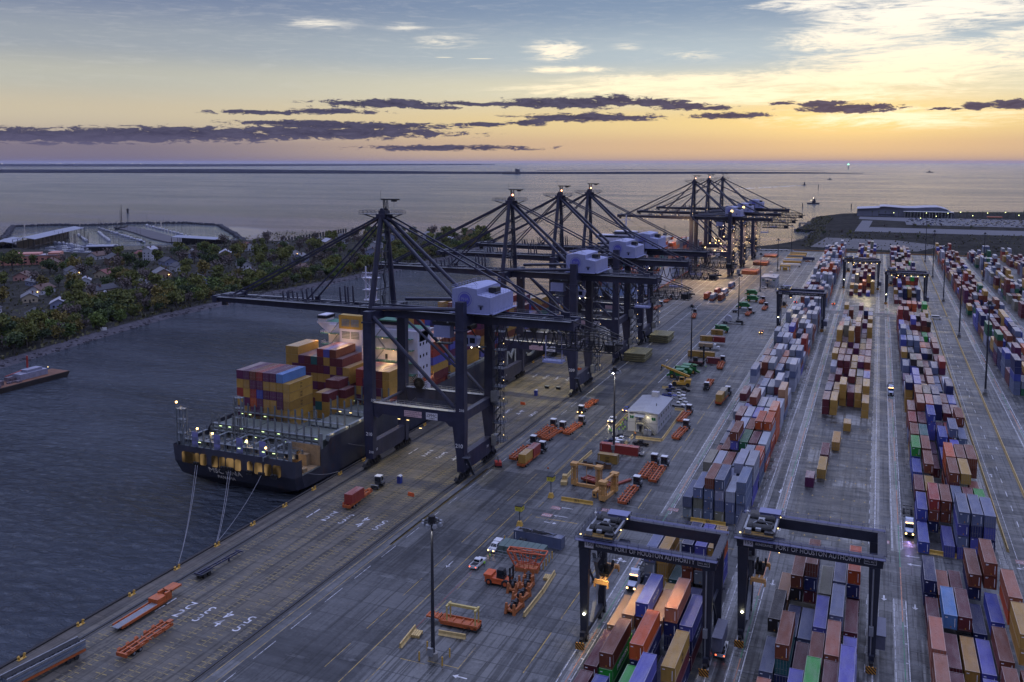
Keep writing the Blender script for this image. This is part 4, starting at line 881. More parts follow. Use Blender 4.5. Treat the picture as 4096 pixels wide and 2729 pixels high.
for i,z in enumerate((12.5,17,21.5,26,30.2)):
    pl.box(-176.5,-156+(2-i)*.5,281.8+i*.4,285.5,z,z+.14).box(-195.6,-186.3,282.6,285.5,z,z+.14)
    rl.rail((-176.5,281.8+i*.4,z+.1),(-156+(2-i)*.5,281.8+i*.4,z+.1),1,9,.07).rail((-195.6,282.6,z+.1),(-186.3,282.6,z+.1),1,5,.07).rail((-195.6,282.6,z+.1),(-195.6,285.5,z+.1),1,2,.07)
    for x in (-193.5,-190,-174,-170,-166,-161): lm.ball((x+.7*(i%2),285.2,z-.5),.2,6,4)
    stp.bar((-172+(i%2)*5,283,z),(-168.2+(i%2)*5-(i%2)*7.6,283,z+4.4),.8,.12).bar((-192,284,z),(-188.4,284,z+4.4),.7,.12)
SB('accommodation_deck',pl,DECKG,su_); SB('handrail',rl,SUPER,su_); SB('deck_lamp',lm,L_SOFT,su_); SB('outside_stair',stp,SHIPG,su_)
dr=MB()
for x,z in ((-173,12.8),(-165,17.2),(-169,21.7),(-191,12.8),(-188,17.2),(-162,12.8)): dr.box(x,x+1,285.4,285.5,z,z+2.1)
SB('door',dr,BLACK,su_)
wn=MB()
for z in (14,18.5,23,27.5):
    for y in (287,289.5,292): wn.box(-155.22,-155.12,y,y+.9,z,z+1.1)
SB('window',wn,GLASS,su_)
SB('radar_mast',MB().box(-179.2,-178.8,288.6,289,34,56).box(-176.2,-175.8,288.6,289,34,52).box(-179.2,-178.8,291,291.4,34,52).box(-176.2,-175.8,291,291.4,34,52).box(-180,-175,288,292,43,43.2).box(-180,-175,288,292,47,47.2).box(-180.5,-174.5,288,292,51.5,51.7).rail((-180.5,288,51.7),(-174.5,288,51.7),1,4,.08).bar((-181,289.5,53.5),(-175.5,289.5,53.5),.25).bar((-180,288,43),(-175,288,47),.15).bar((-175,288,47),(-180,288,51.5),.15),SUPER,su_)
lb=MB()
for t in (0,1,2,3,4,5): 
    pass
lb.tube((-156.4,286.5,14.2),(-156.4,293,14.2),1.5,10,1.5).tube((-156.4,293,14.2),(-156.4,295,14.4),1.5,10,.5).tube((-156.4,285,14.4),(-156.4,286.5,14.2),.6,10,1.5).box(-157.2,-155.6,288,291.5,15.4,16.3)
SB('lifeboat',lb,mat('lifeboat_orange',(.55,.11,.03),.45),su_); SB('davit',MB().bar((-157.5,286.6,10),(-155.4,286.6,17.4),.3).bar((-157.5,293,10),(-155.4,293,17.4),.3).tube((-160,300,12),(-158,300,12),1.8,10),SHIPG,su_)
ml=MB()
for q in ((-192.6,211.6,13.2),(-186.2,211,12.6),(-173.4,211,11.8),(-159.2,214.0,8.0),(-199.4,210.4,21.2),(-166.2,210.8,10.6)): ml.ball(q,.34,8,5)
for k in range(9): ml.ball((-154.9,227+k*6,10.2),.22,6,4)
for k in range(16): ml.ball((-154.9,302+k*7,9.6),.22,6,4)
SB('deck_floodlight',ml,L_WARM)
# mooring lines
rp=None
for p,q,sag in (((-190.7,208.3,3.2),(-149.9,157,1),3),((-189.9,208.3,3.2),(-149.9,157,1),2.6),((-178.2,208.3,3.0),(-149.9,170,1),2),((-177.4,208.3,3.0),(-149.9,170.4,1),1.8),((-166,208.3,3.2),(-149.9,170.7,1),1.2),((-153.9,213,4),(-150,225,1),.8),((-153.8,236,6),(-150,252,1),.6)):
    b=MB(); P0,Q0=Vector(p),Vector(q); b.path([P0.lerp(Q0,k/10)-Vector((0,0,sag*(1-(2*k/10-1)**2))) for k in range(11)],.065,5)
    o=tag(b.build('mooring_rope',mat('pale_rope',(.22,.22,.25),.8)),'pale mooring rope from the stern of the dark ship down to a gold bollard','rope','mooring ropes of the dark ship')
# cargo of the first ship
SPX=2.72; SX0=-199.8; SZ=3.05
def sx_(i): return SX0+SPX*i
def ship_stack(bay,y,i,cols,z0=6.9,L=13.0,text=True,where='bay'):
    """cols: colours from the bottom tier up"""
    for t,cn in enumerate(cols):
        if cn is None: continue
        lab='%s container, %s tier, %s column from port, %s of dark ship'%(CNAME[cn],nth(t),nth(i),bay)
        rec(sx_(i),y,z0+SZ*t,cn,lab,L,1.08,1.04,True,['msc'] if cn=='yellow' and text else [],'containers on the moored dark ship')
K=dict(Y='yellow',P='purple',B='brown',R='red',L='sky',U='blue',O='orange',M='maroon',T='teal',V='violet',N='navy',G='grey',W='pale',A='tan',S='steel',E='green',D='dgreen',K='black',F='salmon',X='olive')
for i,s in enumerate(('PPYRYP','PYPYYP','YPORPB','YPPUPR','YYYPYP','PYYPYP','YYPPYL','YYYYY')): ship_stack('aft stack',239,i,[K[q] for q in s])
for i,s in ((8,'YTY'),(9,'YYM')): ship_stack('gap behind the aft stack',253.2,i,[K[q] for q in s],6.9,6.4)
for i,s in ((8,'YMYM'),(9,'YYYM'),(10,'YYM')): ship_stack('gap behind the aft stack',259.6,i,[K[q] for q in s],6.9,6.4)
for i,s in enumerate(('MYPPYYY','PMYYPYY','YPYMMP','PMYPMM','MYPYMT','YPMYMMR','MYPYPYV','PYMPYMB','YMPYPM','YPMYY')): ship_stack('stack ahead of the funnel',266.4,i,[K[q] for q in s])
for i,s in ((11,'YPYRR'),(12,'PYPPR'),(13,'YPMYY'),(14,'PYPMM'),(15,'YMYYY')): ship_stack('starboard stack by the white house',266.4,i,[K[q] for q in s])
rs=random.Random(21)
pal='YYYYPPMMRRBBUTOVNW'
for k in range(12):
    y=299.8+14.8*k; base=[6,6,5,6,6,5,6,4,6,5,3,2][k]
    for i in range(16):
        n=max(1,base-(rs.random()<.3)-(rs.random()<.12)*2)
        s=[K[rs.choice(pal)] for _ in range(n)]
        if k==0 and i>=13: s=[K[q] for q in ('PRPYVB','RRYVVM','MMYVRB')[i-13]]
        ship_stack('%s bay ahead of the white house'%nth(k),y,i,s,8.2)
# second ship, light blue hull, under the far cranes
P2=thing('container_ship','light blue hulled container ship with red boot topping under the far cranes','ship',(0,0,0))
b=hull(MB(),-175,21,588,895,9.0); BLUEH=mat('pale_blue_hull',(.20,.27,.47),.45,0,.2,.1); h2=b.build('hull',BLUEH,P2)
MB().box(-196.4,-153.4,600,840,-4.2,-1.4).build('boot_topping',mat('boot_red',(.42,.08,.05),.5),h2)
MB().box(-195,-155,592,880,7.5,7.8).build('deck',DECK,P2)
s2=MB().box(-192,-156,640,652,7,38).box(-196,-154,641,650,38,41).box(-182,-166,642,650,41,44).build('superstructure',SUPER,P2)
MB().box(-183,-165,641.5,650.5,42,43.2).box(-196.2,-153.8,640.8,650,39.2,40.4).build('bridge_window',GLASS,s2); MB().tube((-174,646,44),(-174,646,56),.5,6).box(-178,-170,645.7,646.3,52,52.4).build('radar_mast',SUPER,s2)
pal2='OOBBGGWGNTRFS'
for k in range(17):
    y=600+14.8*k
    if 636<y<656: continue
    base=[5,6,7,7,7,8,8,8,8,8,7,7,7,6,6,5,4][k]-(1 if k<3 else 0)
    for i in range(15):
        n=max(1,base-(rs.random()<.35)-(rs.random()<.15))
        for t in range(n): rec(-195+2.72*i,y,8+SZ*t,K[rs.choice(pal2)],'%s container, %s tier, %s column, %s bay of light blue ship'%('stacked',nth(t),nth(i),nth(k)),13,1.08,1.04,True,[],'containers on the light blue ship')
# deck barge across the channel
BR=thing('deck_barge','rusty flat deck barge with excavator and gear, moored across the channel','barge',(0,0,0))
RUSTY=mat('rusty_deck',(.15,.06,.03),.8,0,.5,.3,.2)
MB().hexa([(-357,236,-4.4),(-346.4,236,-4.4),(-346.4,297,-4.4),(-357,297,-4.4)],[(-357.6,234,-1.6),(-346,234,-1.6),(-346,298.6,-1.6),(-357.6,298.6,-1.6)]).build('hull',mat('barge_black',(.03,.022,.02),.7,0,.4,.3),BR)
MB().box(-357.2,-346.4,234.4,298.2,-1.6,-1.5).build('deck',RUSTY,BR); d=MB()
d.box(-356,-350,276,290,-1.5,1.1).box(-355,-351,280,288,1.1,2.2); d.build('deckhouse',mat('barge_house',(.22,.22,.3),.6),BR)
MB().tube((-355.5,284,-1.5),(-355.5,284,7.6),.42,8).bar((-355,283,2),(-352,270,1.5),.3).build('spud_pile',RED,BR)
d=MB(); rr=random.Random(5)
for k in range(22): x,y=rr.uniform(-356,-348),rr.uniform(237,276); s=rr.uniform(.5,1.4); d.box(x-s,x+s,y-s*1.4,y+s*1.4,-1.5,-1.5+s*rr.uniform(.6,1.6),rr.uniform(0,3) if False else 0)
d.build('deck_gear',mat('mixed_gear',(.14,.11,.14),.7,0,.8,.35),BR); MB().ball((-351,291,1.4),.2,6,4).build('deck_lamp',L_SOFT,BR)
# boats and marks out on the bay
BOAT=mat('far_boat_dark',(.03,.03,.045),.6)
def boat(lab,x,y,L,rz,h=.35,mast=0.0,lamp_=False,name='work_boat',cat='boat',white=False):
    T=thing(name,lab,cat,(x,y,-4),rz)
    w=L*.24; MB().prism([(-w/2,-L/2),(w/2,-L/2),(w/2,L*.25),(0,L/2),(-w/2,L*.25)],-.3,L*.1).build('hull',BOAT,T)
    MB().box(-w*.35,w*.35,-L*.1,L*.18,L*.1,L*(.1+h*.5)).box(-w*.28,w*.28,0,L*.15,L*(.1+h*.5),L*(.1+h)).build('wheelhouse',WHITE if white else BOAT,T)
    if mast: MB().tube((0,L*.05,L*.1),(0,L*.05,L*(.1+mast)),L*.012,6).bar((-w*.3,L*.05,L*mast*.8),(w*.3,L*.05,L*mast*.8),L*.012).build('mast',BOAT,T)
    if lamp_: MB().ball((0,0,L*.5),L*.02,6,4).ball((0,-L*.2,L*.3),L*.015,6,4).build('lamp',L_WHITE,T)
    return T
boat('pusher tug leaving a white wake out in the bay beyond the cranes',-294,3946,22,radians(-70),.55,.8)
boat('dark work boat with lamps on the water beyond the far cranes',-143,2216,28,radians(-95),.34,.42,True)
boat('small dark boat near the end of the long spit',-256,5223,26,radians(-90),.3,.3)
boat('grey tug lying behind the bows of the light blue ship',-215,960,30,radians(10),.6,.9)
boat('tiny dark boat on the right horizon',420,9000,60,radians(90),.2,.2)
b=MB(); rr=random.Random(9)
for k in range(130):
    t=k/130; x=-294-t*215+rr.uniform(-9,9)*(.4+t); y=3946-t*640-90*t*t+rr.uniform(-40,40)*(.3+t); r=rr.uniform(1.6,5)*(1-.5*t); b.box(x-r*1.8,x+r*1.8,y-r*2.2,y+r*2.2,-4.05,-3.9)
tag(b.build('wake_foam',mat('white_foam',(.75,.75,.75),.8,0,.2,.05)),kind='stuff')
x0,y0=pxg(2042,697.0); FS=thing('cargo_ship','long dark cargo ship silhouette at anchor before the spit','ship',(x0,y0,-4),radians(62))
MB().prism([(-16,-105),(16,-105),(16,85),(0,112),(-16,85)],-.5,14).build('hull',BOAT,FS); MB().box(-14,14,-98,-74,14,40).box(-5,5,-72,-66,14,44).build('superstructure',BOAT,FS); b=MB()
for k in range(5): b.box(-1.5,1.5,-45+k*28,-42+k*28,14,26)
b.build('deck_crane',BOAT,FS)
def mark(lab,px,py,h,w=.7,lampm=None,name='channel_pile'):
    x,y=pxg(px,py); T=thing(name,lab,'channel marker',(x,y,-4)); MB().box(-w,w,-w,w,-1,h).box(-w*1.8,w*1.8,-w*1.8,w*1.8,h*.6,h*.66).build('pile',BOAT,T)
    if lampm: MB().ball((0,0,h+2),w*2.6,6,4).build('lamp',lampm,T)
mark('tall channel marker with green lamp off the spit end',3393,677,60,4,emit('green_marker',(.3,1,.6),3)); mark('paired dark piles standing off the marina',513,853,9); mark('second of the paired dark piles off the marina',509,853,9); mark('lone dark pile left of the work boat',3210,833,11,.8); mark('lone dark pile right of the work boat',3405,838,12,.8); mark('dark pile far out in the bay behind the wake',3273,757,16,1)
# ---------------------------------------------------------------- yard blocks
YX=dict(A=-45.9,B=-17.2,C=12.1,D=54.0,E=83.0,F=112.0)
BN=dict(A='western yard block',B='middle yard block',C='block by central road',D='block right of central road',E='far right block',F='outermost right block')
TH=2.92
def block(bk,y0,rows,near='',door=.5,seed=1):
    """rows: per bay, six strings of colour codes bottom-up"""
    r=random.Random(seed)
    H=[[len(c) for c in row] for row in rows]
    for k,row in enumerate(rows):
        for i,c in enumerate(row):
            for t,q in enumerate(c):
                top=t==len(c)-1; frontfree=k==0 or H[k-1][i]<=t
                j=i+1 if bk in 'AB' else i-1
                side=not(0<=j<6) or H[k][j]<=t
                if not(top or frontfree or side): continue
                cn=K[q]; lab='%s container, %s tier, %s column from left, %s bay, %s%s'%(CNAME[cn],nth(t),nth(i),nth(k),near,BN[bk])
                tx=[]
                if near and cn in('brown','black','maroon') and frontfree and r.random()<.5: tx=['tex']
                if q=='E' and near and bk=='A' and i==1: tx=['ever']
                if q=='N' and near and side and bk=='A': tx=['hapag']
                if q=='U' and near and side and bk=='A': tx=['cma']
                if q=='O' and not near and bk=='A' and side: tx=['ham']
                if q=='Y' and near and side: tx=['msc']
                dx=r.uniform(-.1,.1); rec(YX[bk]+2.8*i+dx,y0+14.8*k+r.uniform(-.25,.25),TH*t,cn,lab,13.0 if r.random()<.8 else 13.8,1,1.005,r.random()<door,tx)
# near blocks in the foreground, read off the photograph (front bay first)
block('A',130.4,[['MM','VU','','EGE','NVNV',''],['MM','DEB','','NNNO','N','NMY'],['MA','MMA','BBBU','MMA','NNNF','MNV'],['','','Y','','N',''],['SGS','YYY','T','KBBN','NGBV','VUOY'],['']*6],'near ',.15,3)
rows=RC
block('B',130.4,[['M','','VV','SEE','BM','VVVV'],['F','','NV','BBE','MKM','VVUV'],['S','NTB','M','BB','KBF','VV'],['BK','N','S','VV','SSS','MM'],['A','KKB','KMNB','SX','SSS','KMNO'],['']*6],'near ',.15,4)
block('C',160.0,[['FF','M','','V','KB','BB'],['FF','M','Y','V','BB','TYYY'],['M','SL','YM','N','NU','YTOF'],['NN','F','M','KNB','NUBB',''],['']*6],'near ',.15,5)
def rnd_rows(n,pal,prof,seed):
    r=random.Random(seed); out=[]; bias=[r.uniform(-.6,.6) for _ in range(6)]
    for k in range(n):
        lo,hi,p0=prof(k); row=[]
        m=r.uniform(lo,hi)
        for i in range(6):
            if r.random()<p0: row.append(''); continue
            h=max(1,min(5,int(round(m+bias[i]+r.uniform(-1.1,1.1)))))
            c=r.choice(pal); s=''
            for t in range(h):
                if r.random()<.5: c=r.choice(pal)
                s+=c
            row.append(s)
        out.append(row)
    return out
a=rnd_rows(51,'WWWWGGGSSSWSOOBBMMVRGABGW',lambda k:((2.4,3.8,.04) if k<24 else ((2.6,4.4,.03) if k>25 else (0,0,.9))),7)
a[0]=['GS','GXS','SSSB','XSWS','SSW','SSSS']; a[1]=['S','SS','BW','WS','VSWW','VVWW']; a[2]=['BX','MW','MB','WS','SWG','SSO']; a[3]=['B','GB','MVVB','MMD','SSM','OSW']; a[4]=['G','SM','SWW','SWB','OSOO','ROWO']; a[5]=['S','SWM','GWW','WWV','MOW','OOOO']
block('A',232.4,a,'',.4,8)
bq=rnd_rows(51,'YYYYYYMMMMPPBBNSOWXUMYP',lambda k:((1.4,3.0,.16) if k<24 else ((2.2,4.2,.08))),9)
for k in range(0,8): bq[k]=['']*6
for k in range(24,32): bq[k]=['']*6
bq[8]=['MM','YY','','','','YY']; bq[9]=['UN','Y','YYY','MM','YY','PYY']; bq[10]=['P','Y','M','YMM','YY','NPU']; bq[11]=['M','PM','','','YX','PO']; bq[30]=['M','','P','','V','']; bq[31]=['YY','YX','YO','MBO','Y','YYY']
block('B',232.4,bq,'',.4,10)
for x,y,L,cn,lab in ((-17.2,268.6,6.4,'purple','dark purple short container alone at the left tip of the empty slots'),(-14.4,277.4,13,'yellow','yellow container standing alone second from the front of the empty slots'),(-14.4,292.3,13,'maroon','maroon container in the diagonal line of single containers'),(-11.6,307,13,'yellow','yellow container in the middle of the diagonal line of singles'),(-8.8,331,6.4,'yellow','short yellow container at the back of the diagonal line of singles')):
    rec(x,y,0,cn,lab,L,1,1,True)
cq=rnd_rows(51,'MMMMBBBBPPNNUVVSSKOYRWE',lambda k:((2.2,3.8,.1) if k<24 else ((2.2,4.2,.08))),12)
cq[0]=['U','','V','VSVS','VVNS','NNVS']; cq[1]=['VU','NBR','NBB','NNS','MKM','RNE']; cq[2]=['KM','YY','S','KNMB','NYYY','RB']; cq[3]=['NU','MMB','','OBOO','NMBB','RNBB']; cq[4]=['UUE','RMB','M','VU','UUV','SE']; cq[5]=['YMB','OLT','P','MUU','UUSS','OUS']
for k in (24,25,26,27,28): cq[k]=['']*6
cq[27]=['','','M','','','P']; cq[28]=['M','M','','','B','']; cq[30]=['YY','','MM','','','']
block('C',232.4,cq,'',.4,13)
dq=rnd_rows(39,'MMMMBBNNUVSSWGOYRYDP',lambda k:((2.2,3.8,.1) if k not in(14,15) else (1,1,.7)),15)
block('D',410.0,dq,'',.4,16)
block('E',602.0,rnd_rows(26,'MMMBNNSSGGWWYRPXDXY',lambda k:(1.2,4.0,.25),17),'',.4,18)
block('F',780.0,rnd_rows(14,'MMBNSGWYRP',lambda k:(1.2,3.2,.3),19),'',.4,20)
# ---------------------------------------------------------------- container meshes
CPM=container_paint('container_steel'); RODM=mat('lock_rod_steel',(.30,.29,.28),.45,.4,.2,2)
def cont_meshes(L):
    W,Hh=2.44,2.86; d=.05; p=.32; b=MB()
    n=int((L-.4)/p); pp=(L-.4)/n
    ys=[]
    for k in range(n): y=.2+k*pp; ys+=[(y,0),(y+pp*.34,0),(y+pp*.5,d),(y+pp*.84,d)]
    ys.append((L-.2,0))
    for x,s in ((0.05,1),(W-.05,-1)):
        vs=[];
        for y,o in ys: vs+=[(x+s*o,y,.16),(x+s*o,y,Hh-.12)]
        fs=[(2*i,2*i+1,2*i+3,2*i+2) if s<0 else (2*i,2*i+2,2*i+3,2*i+1) for i in range(len(ys)-1)]; b.add(vs,fs)
    vs=[]
    for y,o in ys: vs+=[(.1,y,Hh-.02-o*1.5),(W-.1,y,Hh-.02-o*1.5)]
    b.add(vs,[(2*i,2*i+1,2*i+3,2*i+2) for i in range(len(ys)-1)]); b.quad((.1,.1,.1),(.1,L-.1,.1),(W-.1,L-.1,.1),(W-.1,.1,.1))
    m=9;pp=(W-.3)/m; xs=[]
    for k in range(m): x=.15+k*pp; xs+=[(x,0),(x+pp*.34,0),(x+pp*.5,d),(x+pp*.84,d)]
    xs.append((W-.15,0)); vs=[]
    for x,o in xs: vs+=[(x,.06+o,.16),(x,.06+o,Hh-.1)]
    b.add(vs,[(2*i,2*i+1,2*i+3,2*i+2) for i in range(len(xs)-1)])
    b.quad((.1,L-.12,.1),(W-.1,L-.12,.1),(W-.1,L-.12,Hh-.1),(.1,L-.12,Hh-.1))
    body=b.mesh('container_body',CPM)
    f=MB()
    for x in (0,W-.16):
        for y in (0,L-.18): f.box(x,x+.16,y,y+.18,0,Hh)
        f.box(x,x+.16,.18,L-.18,0,.17); f.box(x+.02,x+.14,.18,L-.18,Hh-.12,Hh)
    for y in (0,L-.14):
        f.box(.16,W-.16,y,y+.14,0,.16); f.box(.16,W-.16,y,y+.14,Hh-.12,Hh)
    frame=f.mesh('container_frame',CPM)
    dl=MB(); dl.box(.17,1.2,L-.12,L-.05,.17,Hh-.13)
    for z in (.5,1.2,1.9,2.5): dl.box(.25,1.12,L-.05,L-.02,z-.12,z+.12)
    door=dl.mesh('container_door',CPM)
    r=MB()
    for x in (.42,.95): r.tube((x,L+.0,.1),(x,L+.0,Hh-.06),.03,5); r.box(x-.05,x+.3,L,L+.05,1.0,1.05)
    rods=r.mesh('lock_rods',RODM)
    return body,frame,door,rods
CM={13.0:cont_meshes(13.0),6.4:cont_meshes(6.4),13.8:cont_meshes(13.8)}
mk=MB(); mk.box(1.95,2.05,-.012,-.002,.5,2.3).box(2.455,2.465,.5,.6,.7,2.4).box(.25,.7,-.012,-.002,2.25,2.4); mk.cm=1; mk.box(1.2,1.42,-.014,-.002,.35,.6)
MARKM=mk.mesh('marking',[TEXTW,mat('plate_orange',(.55,.27,.04),.5,0,.1,2)])
TXT={}
def ctext(kind,par,L,flip):
    if kind not in TXT:
        spec=dict(msc=('m\nsc',TEXTB,1.35),tex=('tex',TEXTW,.42),ever=('EVERGREEN',TEXTW,1.35),hapag=('Hapag-Lloyd',mat('pale_text',(.4,.42,.5),.6),1.0),cma=('CMA CGM',MATS.get('pale_text') or TEXTW,1.1),ham=('HAMBURG SÜD',TEXTW,1.0))[kind]
        o=lettering(spec[0],spec[1],(0,0,0),EAST,spec[2],None,'container_lettering',depth=.012); TXT[kind]=o.data; bpy.data.objects.remove(o)
    o=bpy.data.objects.new('container_lettering',TXT[kind]); C.objects.link(o); o.parent=par
    if kind=='tex':
        o.location=(.55,-.02,2.5) if not flip else (1.9,13.06,2.5); o.rotation_euler=SOUTH if not flip else (pi/2,0,pi)
    else:
        if flip: o.location=(-.03,L/2,1.5); o.rotation_euler=(pi/2,0,-pi/2)
        else: o.location=(2.47,L/2,1.5); o.rotation_euler=EAST
    if kind=='msc': o.scale=(1.1,1,1)
def place_container(q,label,cat='container'):
    L=q['L']; body,frame,door,rods=CM[L]; rr=random.Random(hash((round(q['x'],1),round(q['y'],1),round(q['z'],1))))
    c=COL[q['c']]; j=rr.uniform(.8,1.2); col=(c[0]*j,c[1]*j*rr.uniform(.94,1.06),c[2]*j*rr.uniform(.94,1.06),1)
    r=bpy.data.objects.new('shipping_container',body); C.objects.link(r); flip=q['door']
    sx,sz=q['sx'],q['sz']
    if flip: r.location=(q['x']+2.44*sx,q['y']+L,q['z']); r.rotation_euler=(0,0,pi+q['rz'])
    else: r.location=(q['x'],q['y'],q['z']); r.rotation_euler=(0,0,q['rz'])
    r.scale=(sx,1,sz); r.color=col; tag(r,label,cat,q['grp'])
    f=bpy.data.objects.new('corner_frame',frame); C.objects.link(f); f.parent=r; f.color=[x*.8 for x in col[:3]]+[1]
    for k in (0,1):
        d=bpy.data.objects.new('door',door); C.objects.link(d); d.parent=r; d.color=col; d.location=(1.07*k,0,0)
        o=bpy.data.objects.new('lock_rod',rods); C.objects.link(o); o.parent=d
    if True: o=bpy.data.objects.new('marking',MARKM); C.objects.link(o); o.parent=r
    for t in q['txt']: ctext(t,r,L,flip)
    return r
def screen(x,y,z):
    v=Vector((x,y,z-CAMH)); xc=v.x*cos(YAW)+v.y*sin(YAW); h=-v.x*sin(YAW)+v.y*cos(YAW); zc=h*cos(PIT)-v.z*sin(PIT); yc=-(h*sin(PIT)+v.z*cos(PIT))
    return (CX+F*xc/zc,CY+F*yc/zc,zc) if zc>1 else (-9e9,0,1)
def flush_containers():
    for q in RC:
        u,v,d=screen(q['x']+1.2,q['y']+(4 if q['z']>3 else 9),q['z']+2.9); q['d']=d
        q['in']=-60<u<4156 and v<2729+140
    vis=sorted([q for q in RC if q['in']],key=lambda q:q['d']/(1.0 if q['L']>10 else .7)); one=vis[:330] if False else vis[:NIND]; rest=vis[NIND:]
    for q in one: place_container(q,q['lab'])
    names=sorted(set(q['c'] for q in rest)); idx={n:i for i,n in enumerate(names)}; b=MB()
    for q in rest:
        b.cm=idx[q['c']]; w=2.44*q['sx']; x,y,z,L=q['x'],q['y'],q['z'],q['L']; b.box(x,x+w,y,y+L,z,z+2.86*q['sz'])
    o=b.build('far_shipping_containers',[container_paint('container_steel_'+n,COL[n]) for n in names]); tag(o,'stacked shipping containers filling the far yard and the far ships','containers',None,'stuff')
NIND=285
# ---------------------------------------------------------------- yard tractors and bomb carts
def make_cart():
    """orange terminal chassis, tail at y=0, drawbar end at y=13"""
    T=thing('bomb_cart','x','trailer'); b=MB()
    for x in (-.55,.55): b.box(x-.14,x+.14,0,12.6,.95,1.3)
    for y in (0.1,2.2,4.2,6.2,8.2,10.2,12.2): b.box(-1.35,1.35,y,y+.22,.98,1.25)
    b.box(-.5,.5,12.2,13.4,1.25,1.5); b.build('frame',ORANGE,T)
    g=MB()
    for s in (-1,1):
        for y0,y1 in ((.2,5.6),(7.0,12.3)):
            g.box(s*1.32-.07,s*1.32+.07,y0,y1,.95,1.42)
            y=y0
            while y<y1: g.hexa([(s*1.25-.05,y,1.42),(s*1.25+.05,y,1.42),(s*1.25+.05,y+.9,1.42),(s*1.25-.05,y+.9,1.42)],[(s*1.5-.04,y+.1,1.75),(s*1.5+.04,y+.1,1.75),(s*1.5+.04,y+.8,1.75),(s*1.5-.04,y+.8,1.75)]); y+=2.2
    g.box(-1.3,1.3,-.15,.1,.6,1.35); g.build('guide_rail',ORANGE,T)
    a=MB().box(-.8,.8,1.4,4.2,.6,.95).box(-.15,-.0,10.9,11.1,0,.95).box(.3,.45,10.9,11.1,0,.95).build('suspension',DARK,T)
    for x in (-.98,.98):
        for y in (1.9,3.5):
            w=MB().wheel((x,y,.5),.5,.55,'x',12).build('wheel',BLACK,T); MB().wheel((x*1.3,y,.5),.26,.04,'x',8).build('rim',GALV,w)
    MB().box(-1.1,-.8,-.2,-.15,.85,1.0).box(.8,1.1,-.2,-.15,.85,1.0).build('tail_lamp',mat('red_lens',(.3,.03,.02),.3),T)
    return T
def make_tractor():
    """yard tractor: cab over, local y forward, rear at y=0"""
    T=thing('yard_tractor','x','tractor'); MB().box(-.45,.45,0,4.6,.7,1.05).box(-1.2,1.2,3.2,4.8,.5,1.1).box(-.6,.6,.6,1.9,1.05,1.25).build('chassis',DARK,T)
    c=MB().hexa([(-1.15,2.7,1.05),(.75,2.7,1.05),(.75,4.7,1.05),(-1.15,4.7,1.05)],[(-1.1,2.75,3.15),(.7,2.75,3.15),(.7,4.45,3.15),(-1.1,4.45,3.15)]).build('cab',mat('tractor_dark_cab',(.035,.037,.045),.4,0,.3,1.5),T)
    MB().box(-1.2,.8,2.65,4.6,3.15,3.28).build('cab_roof',WHITE,c)
    MB().box(-1.0,.6,4.58,4.68,1.9,2.9).box(-1.19,-1.12,3.0,4.3,1.8,2.9).box(.72,.79,3.0,4.3,1.8,2.9).box(-1,.6,2.66,2.72,1.8,2.8).build('cab_window',GLASS,c)
    MB().box(-1.3,1.3,.3,.75,1.3,1.42).box(.8,1.2,3.0,4.6,1.1,1.7).tube((1.0,2.8,1.1),(1.0,2.8,3.5),.08,6).box(-1.6,-1.3,4.4,4.5,2.0,2.6).box(.9,1.2,4.4,4.5,2.0,2.6).build('deck_gear',GALV,T)
    for x,y in ((-.95,.9),(.95,.9),(-1.0,3.9),(1.0,3.9)):
        w=MB().wheel((x,y,.52),.52,.5 if y<2 else .34,'x',12).build('wheel',BLACK,T); MB().wheel((x*1.27 if y<2 else x*1.18,y,.52),.28,.04,'x',8).build('rim',GALV,w)
    for x in (-.85,.85): MB().box(x-.12,x+.12,4.8,4.86,.75,.95).build('headlight',WHITE,T)
    return T
_c=make_cart(); _t=make_tractor(); first=[True,True]
def rig(x0,y0,x1,y1,lab,lit=False,tractor=True,cart=True):
    """cart tail at (x0,y0) drawn by a tractor whose cab front is at (x1,y1)"""
    rz=atan2(-(x1-x0),(y1-y0)); r=[]
    if cart:
        o=_c if first[0] else tree_copy(_c); first[0]=False; o.location=(x0,y0,0); o.rotation_euler=(0,0,rz); o['label']='orange chassis trailer '+lab; o['group']='orange chassis trailers'; r.append(o)
    if tractor:
        d=Vector((x1-x0,y1-y0)).normalized(); L=sqrt((x1-x0)**2+(y1-y0)**2); p=Vector((x0,y0))+d*(L-3.6)
        o=_t if first[1] else tree_copy(_t); first[1]=False; o.location=(p.x,p.y,0); o.rotation_euler=(0,0,rz); o['label']='dark yard tractor with white roof '+lab; o['group']='yard tractors'; r.append(o)
        if lit:
            MB().ball((-.85,4.92,.85),.2,8,5).ball((.85,4.92,.85),.2,8,5).build('lit_headlight',L_WARM,o)
    return r
